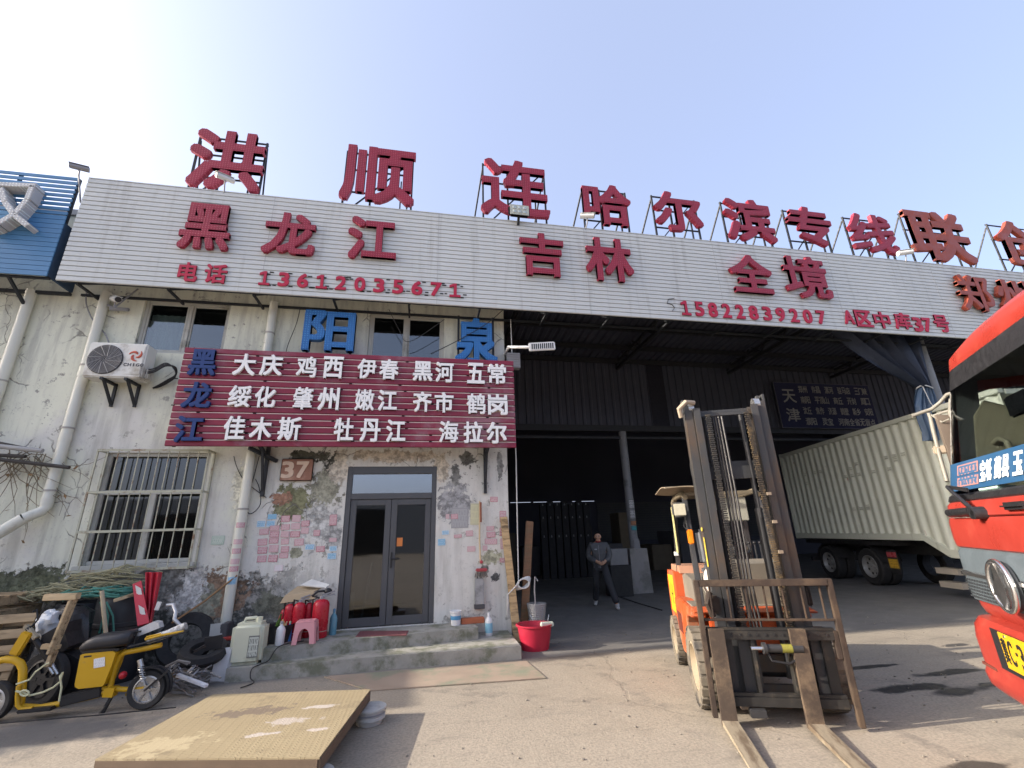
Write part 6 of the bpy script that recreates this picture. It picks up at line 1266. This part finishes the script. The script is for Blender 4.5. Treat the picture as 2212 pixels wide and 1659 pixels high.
def ft(z):   # how far back the front is at height z
    P = [(.40, .0), (.52, -.06), (.9, -.04), (1.09, .03), (1.49, .01), (1.75, .02), (1.92, .085), (3.04, .36), (3.1, .40)]
    for (a, ta), (b_, tb) in zip(P, P[1:]):
        if z <= b_: return ta+(tb-ta)*(z-a)/(b_-a)
    return P[-1][1]
b = front(B(), [(.10, .38), (.02, .40), (-.05, .47), (-.065, .55), (-.045, .60), (-.05, .64), (-.055, .80), (-.04, .90), (.0, .955), (.10, .965)]); lk(b, "bumper", LRED, thick=.02, smooth=True)
b = front(B(), [(.12, .94), (.06, .99), (.04, 1.04), (.035, 1.085)], r=.16); lk(b, "lower_panel", LRED, thick=.015, smooth=True)
b = front(B(), [(.05, 1.08), (.012, 1.09), (.004, 1.13), (.0, 1.30), (.002, 1.46), (.03, 1.495)], s0=S0+.04, s1=S1-.04); gp = lk(b, "grille", LGREY, thick=.012, smooth=True)
b = B()
for i in range(34):
    for j in range(6):
        s = .17+i*.046; z = 1.115+j*.026
        if .74 < s < 1.12: continue
        b.box((s+(j % 2)*.023, ft(z)-.024+(.0 if s > .2 else .0), z), (.024, .012, .014))
lk(b, "grille_hole", M("grille_shadow", (.03, .035, .04), .6), gp)
CHROME = M("bright_chrome", (.72, .72, .72), .12, .95, var=.05)
b = front(B(), [(-.005, 1.27), (-.022, 1.28), (-.022, 1.305), (-.005, 1.315)], s0=S0+.05, s1=.76); b = front(b, [(-.005, 1.27), (-.022, 1.28), (-.022, 1.305), (-.005, 1.315)], s0=1.10, s1=S1-.05); lk(b, "chrome_strip", CHROME, gp, thick=.006, smooth=True)
b = B(); ec = V((.93, -.04, 1.265)); b.tube([ec+V((.165*cos(a), -.01, .165*sin(a))) for a in [i*pi/20 for i in range(40)]], .018, 10, closed=True)
b.prism([(-.02, -.15), (.05, -.10), (.085, .0), (.03, .15), (-.01, .16), (-.03, .05), (-.09, -.02), (-.115, -.07), (-.05, -.07)], -.03, .01, lambda u, v, w: (ec.x+u, ec.y+w, ec.z+v)); lk(b, "emblem", CHROME, gp, bevel=.004, smooth=True)
b = B(); b.lathe([(.165, 0), (.165, .02)], (ec.x, ec.y+.03, ec.z), (0, -1, 0), 30); lk(b, "emblem_base", M("grille_shadow"), gp)
b = front(B(), [(.03, 1.492), (.008, 1.505), (.0, 1.56), (.004, 1.70), (.018, 1.735)]); lk(b, "front_panel", LRED, thick=.015, smooth=True)
b = front(B(), [(.025, 1.74), (.012, 1.75), (.03, 1.84), (.06, 1.87)]); lk(b, "upper_panel", LRED, thick=.015, smooth=True)
b = front(B(), [(.055, 1.86), (.045, 1.875), (.06, 1.915), (.085, 1.93)]); lk(b, "cowl", BLK, thick=.02, smooth=True)
b = front(B(), [(.087, 1.925), (.36, 3.045)]); lk(b, "windscreen", glass("lorry_glass", (.62, .66, .67), .05), thick=.006, smooth=True)
fr = B(); front(fr, [(.085, 1.93), (.36, 3.05)], s0=S0, s1=S0+.075, n=8, off=-.006); front(fr, [(.085, 1.93), (.36, 3.05)], s0=S1-.075, s1=S1, n=8, off=-.006); front(fr, [(.315, 2.86), (.362, 3.05)], off=-.006); lk(fr, "windscreen_border", BLK, thick=.004, smooth=True)
b = B(); rows = []
for t_, z_, cr in ((.375, 3.03, 0), (.355, 3.05, .03), (.375, 3.09, .13), (.45, 3.12, .18), (.7, 3.14, .21), (1.2, 3.14, .22), (1.95, 3.14, .2)):
    row = []
    for i in range(33):
        s = S0+(S1-S0)*(.5-.5*cos(pi*i/32)); d = max(0, .16-(s-S0), .16-(S1-s)); u = (s-(S0+S1)/2)/((S1-S0)/2); row.append(V((s, t_+(.16-math.sqrt(max(0, .16**2-d*d)))*1.1, z_+cr*math.sqrt(max(0, 1-abs(u)**3))-.02)))
    rows.append(row)
b.grid(rows); lk(b, "roof", LRED, thick=.02, smooth=True)
b = B(); b.bx(S0, S0+.03, .22, 1.95, .9, 1.95); b.bx(S1-.03, S1, .22, 1.95, .9, 1.95); b.bx(S0, S0+.03, 1.2, 1.95, 1.95, 3.12); b.bx(S1-.03, S1, 1.2, 1.95, 1.95, 3.09); b.bx(S0+.03, S1-.03, 1.9, 1.95, .9, 3.09); b.prism([(.2, 1.95), (.36, 1.95), (.56, 3.05), (.42, 3.05)], S0, S0+.05, lambda u, v, w: (w, u, v)); b.prism([(.2, 1.95), (.36, 1.95), (.56, 3.05), (.42, 3.05)], S1-.05, S1, lambda u, v, w: (w, u, v)); b.bx(S0, S0+.03, .5, 1.2, 2.86, 3.12); b.bx(S1-.03, S1, .5, 1.2, 2.86, 3.12); lk(b, "cab_shell", LRED, bevel=.01)
b = B(); b.bx(S0+.03, S1-.03, .12, .5, 1.85, 1.92); b.bx(S0+.04, S1-.04, 1.5, 1.88, 1.6, 2.9); b.bx(S0+.04, S1-.04, .46, 1.9, 2.95, 2.99); b.bx(S0+.1, S1-.1, .9, 1.4, 1.2, 1.9); b.prism([(.2, 1.95), (.37, 1.95), (.57, 3.04), (.41, 3.04)], S0+.0502, S0+.056, lambda u, v, w: (w, u, v)); lk(b, "cab_interior", M("dark_cab_lining", (.10, .10, .095), .8))
b = B(); b.prism([(.30, 1.95), (.66, 1.95), (.78, 2.62), (.54, 2.75), (.44, 2.62)], S0+.05, S0+.09, lambda u, v, w: (w, u, v)); b.prism([(1.2, 1.95), (1.5, 1.95), (1.5, 2.8), (1.15, 2.8)], S0+.05, S0+.09, lambda u, v, w: (w, u, v)); lk(b, "door_trim", BEIGE, bevel=.02)
b = B(); b.tube([(S0+.09, .5, 2.36), (S0+.2, .5, 2.38), (S0+.30, .5, 2.34), (S0+.33, .5, 2.05)], .022, 10); lk(b, "grab_handle", BEIGE, smooth=True)
b = B(); m_ = LT(2200, 872, .40); b.box(m_, (.3, .03, .17)); lk(b, "rear_view_mirror", BLK, bevel=.03)
# banner behind the glass
BNB = M("banner_blue", (.018, .07, .155), .6, var=.12, scale=2); BNW = M("banner_white", (.72, .75, .75), .6)
b = B(); front(b, [(ft(1.955), 1.955), (ft(2.19), 2.19)], off=-.012, s0=S0+.02, s1=S1-.02); bn = lk(b, "banner", BNB, thick=.002, smooth=True)
def bchar(ch, x0, x1, zc, h, mat):
    s0, s1 = LT(x0, 1010, ft(zc)).x, LT(x1, 1010, ft(zc)).x
    o = link("character", glyph_mesh(ch, abs(s1-s0)*.96, h, .004), mat, bn); o.location = ((s0+s1)/2, ft(zc)-.0165, zc); o.rotation_euler = (-math.atan2(.29, .98), 0, 0)
for ch, a, c in (("宝", 2120, 2133), ("坻", 2134, 2147), ("蓟", 2154, 2170), ("县", 2172, 2189), ("玉", 2198, 2222)): bchar(ch, a, c, 2.075, .165, BNW)
b = B()
for z0, z1 in ((2.08, 2.165), (1.985, 2.06)): front(b, [(ft(z0), z0), (ft(z1), z1)], off=-.0155, s0=LT(2062, 1010, .12).x+.03, s1=LT(2114, 1010, .12).x, n=10)
lk(b, "orange_print", sticker("orange_small_print", (.03, .09, .18), (.5, .2, .12)), bn, thick=.001)
b = B(); b.box((LT(2140, 1062, .1).x, .14, 1.935), (.3, .1, .03)); lk(b, "paper_slip", M("pale_green_paper", (.45, .6, .52), .8))
# wiper, lamps, plate, mirror arm
b = B(); w0 = LT(2108, 1108, -.03); w1 = LT(2046, 1052, .0); b.tube([w0, (w0+w1)/2+V((0, -.02, .03)), w1], .014, 8); b.tube([w0+V((.04, 0, .0)), (w0+w1)/2+V((.05, -.01, .0)), w1], .009, 6); b.bar(w1, LT(2090, 1058, .02), .012, .03); b.tube([LT(2050, 1108, -.02), LT(2098, 1104, -.025)], .03, 10); b.tube([w0+V((-.0, .05, 0)), w0+V((0, -.03, 0))], .045, 14); b.tube([w0+V((.03, .05, -.01)), w0+V((.03, -.03, -.01))], .036, 12); lk(b, "wiper", BLK, smooth=True)
b = B(); b.box((1.36, .0, 1.80), (.28, .06, .05)); lk(b, "wiper_cover", BLK, bevel=.02)
b = B(); b.box((S0+.035, .10, 1.56), (.05, .10, .15)); lk(b, "corner_lamp", M("clear_lamp", (.55, .5, .45), .12, .3, bump=.8), bevel=.02)
b = front(B(), [(-.06, .66), (-.06, .93)], s0=.52, s1=1.46, off=-.004); lk(b, "plate_recess", BLK, thick=.006)
b = B(); b.bx(.70, 1.34, -.085, -.078, .70, .935); pl = lk(b, "number_plate", M("plate_yellow", (.52, .31, .012), .4, var=.06), bevel=.002); PB = M("plate_black", (.015, .015, .015), .5)
for i, ch in enumerate("冀C·38V"):
    if ch == "·": b = B(); b.lathe([(.012, 0), (.012, .004)], (.91, -.0855, .83), (0, -1, 0), 10); lk(b, "character", PB, pl); continue
    o = link("character", glyph_mesh(ch, .066, .16, .004, "m"), PB, pl); o.location = ((.75, .835, 0, .975, 1.075, 1.18)[i], -.087, .82)
b = B()
for x in (.8, 1.24): b.lathe([(.011, 0), (.011, .005)], (x, -.085, .918), (0, -1, 0), 10)
lk(b, "plate_bolt", CHROME, pl)
b = B(); b.bx(S0+.1, .36, -.055, -.03, .60, .62); lk(b, "bumper_groove", M("vent_shadow"))
MT = M("worn_mirror_tube", (.20, .19, .16), .5, var=.25)
b = B(); q = lambda x, y, s: (lambda p: V(((p-LO).dot(LX), (p-LO).dot(LY), p.z)))(PL(x, y, LO+LX*s, LX))
b.tube([q(2068, 845, -.02), q(2046, 852, -.10), q(2030, 870, -.16), q(2012, 884, -.18), q(1988, 892, -.2), q(1970, 899, -.2)], .017, 10)
b.tube([q(2060, 885, -.05), q(2040, 890, -.1), q(2012, 900, -.18)], .013, 8); b.tube([q(2006, 892, -.18), q(2010, 902, -.18), q(2016, 930, -.17), q(2030, 985, -.12), q(2046, 1040, -.05)], .017, 10); b.tube([q(2010, 895, -.18), q(2035, 912, -.08), q(2052, 905, -.02)], .008, 8)
b.tube([q(2054, 862, -.02), q(2052, 895, -.02), q(2072, 920, .02)], .016, 8); lk(b, "mirror_arm", MT, smooth=True)
b = B(); b.box((q(2030, 972, -.14)), (.04, .10, .08)); lk(b, "mirror_clamp", M("dusty_bent_plate"), bevel=.012)
b = B(); b.prism([(0, 0), (.10, .02), (.10, .50), (.0, .52)], -.03, .03, lambda u, v, w: (q(2036, 990, -.12).x+w, q(2036, 990, -.12).y+u+.05, q(2036, 990, -.12).z-.1+v)); lk(b, "wing_mirror", M("mirror_back", (.13, .105, .085), .5), bevel=.02)
b = B(); b.bx(S0-.05, S1+.05, 2.15, 7.6, 1.15, 3.4); lk(b, "cargo_box", M("lorry_box_paint", (.30, .32, .33), .6), bevel=.02)
b = B(); b.bx(.55, .75, .2, 7.4, .6, .9); b.bx(1.2, 1.4, .2, 7.4, .6, .9); lk(b, "chassis", CHS)
for yy in (.95, 5.8):
    for xx in (.2, 1.76): wheel(None, LR_, (xx, yy, .48), (1, 0, 0), .48, .26, .7, world=False)

# ================================================================== person in the hall entrance (local: x right in the photo, y away, z up)
PE = thing("person", "person in dark padded jacket, black trousers and pale trainers walking out of the dark hall", "person", (4.26, 11.05, 0), rad(-21))
def skin(name, pts, edges, mat, parent, sub=2):
    me = bpy.data.meshes.new("s"); me.from_pydata([p[:3] for p in pts], edges, []); o = bpy.data.objects.new("s", me); COL.objects.link(o)
    md = o.modifiers.new("k", 'SKIN'); md.use_smooth_shade = True
    for i, p in enumerate(pts): r = p[3]; me.skin_vertices[0].data[i].radius = (r, p[4] if len(p) > 4 else r); me.skin_vertices[0].data[i].use_root = i == 0
    o.modifiers.new("s", 'SUBSURF').levels = sub; o.modifiers[-1].render_levels = sub
    dg = bpy.context.evaluated_depsgraph_get(); m2 = bpy.data.meshes.new_from_object(o.evaluated_get(dg)); bpy.data.objects.remove(o); bpy.data.meshes.remove(me); m2.name = name
    return link(name, m2, mat, parent, True)
SKIN = M("skin", (.45, .26, .17), .5, var=.08); JK = M("dark_padded_cloth", (.075, .078, .082), .6, var=.3, scale=5, bump=.6, stretch=(1, 1, 6)); TR_ = M("black_trouser_cloth", (.035, .036, .04), .85, var=.2)
pts = [(.0, .03, .98, .13), (.0, .02, 1.2, .14), (0, .02, 1.36, .13), (0, .02, 1.44, .055), (.0, .0, 1.50, .058), (.0, -.015, 1.555, .078), (.0, -.005, 1.61, .080), (0, .0, 1.645, .055),   # 0-7 trunk, neck, head
       (0, -.085, 1.535, .016), (0, -.075, 1.50, .03), (-.083, .01, 1.555, .016), (.083, .01, 1.555, .016),                                  # 8 nose 9 chin 10-11 ears
       (-.17, .03, 1.37, .07), (-.235, .05, 1.10, .05), (-.06, -.16, 1.0, .034), (.17, .03, 1.37, .07), (.225, .02, 1.12, .05), (.12, -.17, 1.0, .034),   # arms 12-17
       (-.02, -.20, .975, .034), (.09, -.21, .97, .034)]                                                                            # palms 18, 19
ed = [(0, 1), (1, 2), (2, 3), (3, 4), (4, 5), (5, 6), (6, 7), (5, 8), (4, 9), (5, 10), (5, 11), (2, 12), (12, 13), (13, 14), (2, 15), (15, 16), (16, 17), (14, 18), (17, 19)]
for palm, sg in ((18, 1), (19, -1)):
    px, py, pz = pts[palm][:3]
    for i, (dz, L_) in enumerate(((.03, .055), (.01, .065), (-.01, .062), (-.03, .05))):
        k = len(pts); pts += [(px+sg*.03, py-.012, pz+dz, .0095), (px+sg*(.03+L_*.6), py-.008, pz+dz-.006, .009), (px+sg*(.03+L_*.9), py+.018, pz+dz-.012, .008)]; ed += [(palm, k), (k, k+1), (k+1, k+2)]
    k = len(pts); pts += [(px+sg*.01, py+.005, pz+.04, .011), (px+sg*.04, py-.01, pz+.055, .0095)]; ed += [(palm, k), (k, k+1)]
hipL, hipR = (-.085, .03, .90), (.085, .02, .90); kL, kR = (-.125, .09, .50), (.18, -.15, .51); aL, aR = (-.175, .36, .10), (.31, -.28, .10)
k = len(pts); pts += [(*hipL, .09), (*kL, .06), (*aL, .04), (*hipR, .09), (*kR, .06), (*aR, .04)]; ed += [(0, k), (k, k+1), (k+1, k+2), (0, k+3), (k+3, k+4), (k+4, k+5)]
body = skin("body", pts, ed, SKIN, PE)
skin("jacket", [(0, .02, .845, .195, .16), (0, .02, .875, .195, .16), (0, .02, .98, .185, .15), (0, .02, 1.18, .19, .155), (0, .02, 1.34, .18, .14), (0, .02, 1.42, .10, .09), (0, .01, 1.46, .075), (-.175, .03, 1.37, .09), (-.245, .05, 1.22, .085), (-.25, .05, 1.10, .082), (-.15, -.08, 1.035, .07), (-.075, -.15, 1.005, .055), (.175, .03, 1.37, .09), (.24, .03, 1.22, .085), (.24, .02, 1.12, .082), (.19, -.09, 1.04, .07), (.135, -.155, 1.005, .055)],
     [(0, 1), (1, 2), (2, 3), (3, 4), (4, 5), (5, 6), (4, 7), (7, 8), (8, 9), (9, 10), (10, 11), (4, 12), (12, 13), (13, 14), (14, 15), (15, 16)], JK, PE)
skin("trousers", [(0, .03, .93, .15, .13), (*hipL, .115), (*kL, .088), (-.15, .225, .3, .08), (aL[0], aL[1], .11, .082), (*hipR, .115), (*kR, .088), (.245, -.215, .3, .08), (aR[0], aR[1], .11, .082)], [(0, 1), (1, 2), (2, 3), (3, 4), (0, 5), (5, 6), (6, 7), (7, 8)], TR_, PE)
for a in (aL, aR):
    lift = 0.0; skin("shoe", [(a[0], a[1]+.03, .055, .048), (a[0], a[1]-.05, .055, .05, .046), (a[0]+(.01 if a is aR else -.01), a[1]-.14, .042, .045, .038), (a[0]+(.012 if a is aR else -.012), a[1]-.19, .036, .036, .03), (a[0], a[1]+.01, .10, .045)], [(0, 1), (1, 2), (2, 3), (0, 4)], M("pale_trainer", (.46, .45, .43), .6, var=.2, scale=14), PE)
b = B(); b.ball((0, .012, 1.592), .0935, 28, (.93, 1.02, 1.0))     # short hair: a cap cut along the hairline
kill = [f for f in b.bm.faces if (lambda c: c.z < 1.545 or (c.y < -.02 and c.z < 1.632+.25*min(0, c.y+.06)+.02) or (c.y < .02 and c.z < 1.585))(f.calc_center_median())]
bmesh.ops.delete(b.bm, geom=kill, context='FACES')
for v in b.bm.verts: v.co += V(mnoise.noise_vector(v.co*40))*.004
lk(b, "hair", M("black_hair", (.012, .011, .011), .5), PE, smooth=True, thick=.008)
b = B(); b.ball((-.032, -.086, 1.568), .009, 8); b.ball((.032, -.086, 1.568), .009, 8); b.bar((-.05, -.084, 1.588), (-.018, -.09, 1.59), .006); b.bar((.05, -.084, 1.588), (.018, -.09, 1.59), .006); lk(b, "eyes_and_brows", M("black_hair"), PE, smooth=True)
b = B(); b.bar((-.022, -.099, 1.508), (.022, -.099, 1.508), .006); lk(b, "mouth", M("lip", (.3, .11, .09), .5), PE)
b = B(); b.tube([(.05*cos(a), .01+.05*sin(a)-.02, 1.462+.012*sin(a)) for a in [i*pi/8 for i in range(16)]], .018, 8, closed=True); lk(b, "red_collar", M("dark_red_knit", (.2, .02, .025), .9), PE, smooth=True)
b = B(); b.bx(-.004, .004, -.155, -.145, .86, 1.38); lk(b, "jacket_zip", GREY, PE); b = B(); b.bx(-.10, -.04, -.158, -.15, 1.27, 1.295); lk(b, "chest_badge", M("pale_badge", (.35, .35, .36), .7), PE)

# things standing in the dim hall
b = B(); p_ = W(1333, 1206, 12.6); b.bx(p_.x-.24, p_.x+.28, 12.5, 12.9, .79, 1.21); o = b.done("pale_box", M("grey_carton", (.22, .22, .22), .8), bevel=.006); tag(o, "pale grey carton on a dark stand between the person and the steel column", "box")
b = B(); b.bx(p_.x-.28, p_.x+.32, 12.45, 12.95, 0, .785); tag(b.done("dark_stand", M("dark_stand_wood", (.03, .03, .03), .8), bevel=.01), "dark low stand under the pale carton", "stand")
random.seed(12)
RK = M("dark_rack_steel", (.05, .05, .055), .6); CT = [M("dim_carton_%s" % w, c, .85) for w, c in (("brown", (.15, .125, .09)), ("grey", (.12, .12, .13)), ("tan", (.2, .165, .115)))]
for i in range(11):
    x = 3.0+i*1.15; hgt = random.uniform(.9, 2.6); b = B(); b.bx(x, x+random.uniform(.7, 1.05), 19.5+random.uniform(-.6, .6), 20.9, 0, hgt)
    tag(b.done("goods_stack", CT[i % 3], bevel=.02), "dim wrapped goods stack at the back of the dark hall", "goods", "dim goods stacks in the hall")
b = B()
for i in range(7): b.bx(4.6+i*.3, 4.85+i*.3, 17.9, 18.1, 0, 2.75+.1*(i % 2))
tag(b.done("stacked_doors", M("near_black_panel", (.03, .03, .032), .85), bevel=.01), "row of dark upright panels with pale tips behind the person", "panels")
b = B()
for i in range(7):
    for z in (1.5, 2.2, 2.7): b.lathe([(.03, 0), (.012, .08)], (4.7+i*.3, 17.87, z), n=8)
tag(b.done("pale_tip", M("pale_tip_plastic", (.3, .3, .3), .5)), "small pale tips on the dark upright panels", "tips", None, "stuff")
cable("black cable lying across the hall floor toward the forklift", [G(1320, 1282, .012), G(1370, 1300, .012), G(1430, 1318, .012)], .012)

# ================================================================== the other side of the yard (seen in the panes) and an unseen block added to shade the left
b = B(); b.bx(-60, 70, -44, -30, 0, 5.6); ow = b.done("opposite_warehouse", M("opposite_sheet", (.22, .24, .26), .7, stretch=(4, 1, .2))); tag(ow, "long grey warehouse across the yard, seen only as reflection in the panes", "building")
b = B()
for i in range(9): b.bx(-50+i*13, -42+i*13, -30.05, -29.96, 0, 4.2)
o = b.done("gateway", M("gateway_dark", (.02, .02, .02), .9)); o.parent = ow
b = B(); b.bx(-26, -11, 6.15, 8.3, 0, 4.9); tag(b.done("added_shade_block", M("shade_block_wall", (.4, .4, .37), .8)), "low unseen block added outside the view to shade the ground before the office", "building")  # added block out of view, there only for its shadow

# loose grit and scraps over the yard
random.seed(40); b = B(); GRIT = M("pale_grit", (.2, .18, .15), .9, var=.4, scale=20)
for i in range(650):
    x = random.uniform(-3.5, 8.5); y = random.uniform(2.2, 8.2)
    if -2.5 < x < 1.6 and y > 6.9: continue
    r = random.choice((.004, .006, .008, .012)); v = bmesh.ops.create_icosphere(b.bm, subdivisions=1, radius=r)["verts"]
    bmesh.ops.transform(b.bm, matrix=Matrix.Translation((x, y, r*.5)) @ Matrix.Diagonal((random.uniform(.7, 1.6), random.uniform(.7, 1.4), .7, 1)), verts=v)
tag(b.done("grit", GRIT), "loose pale grit scattered over the yard", "grit", None, "stuff")
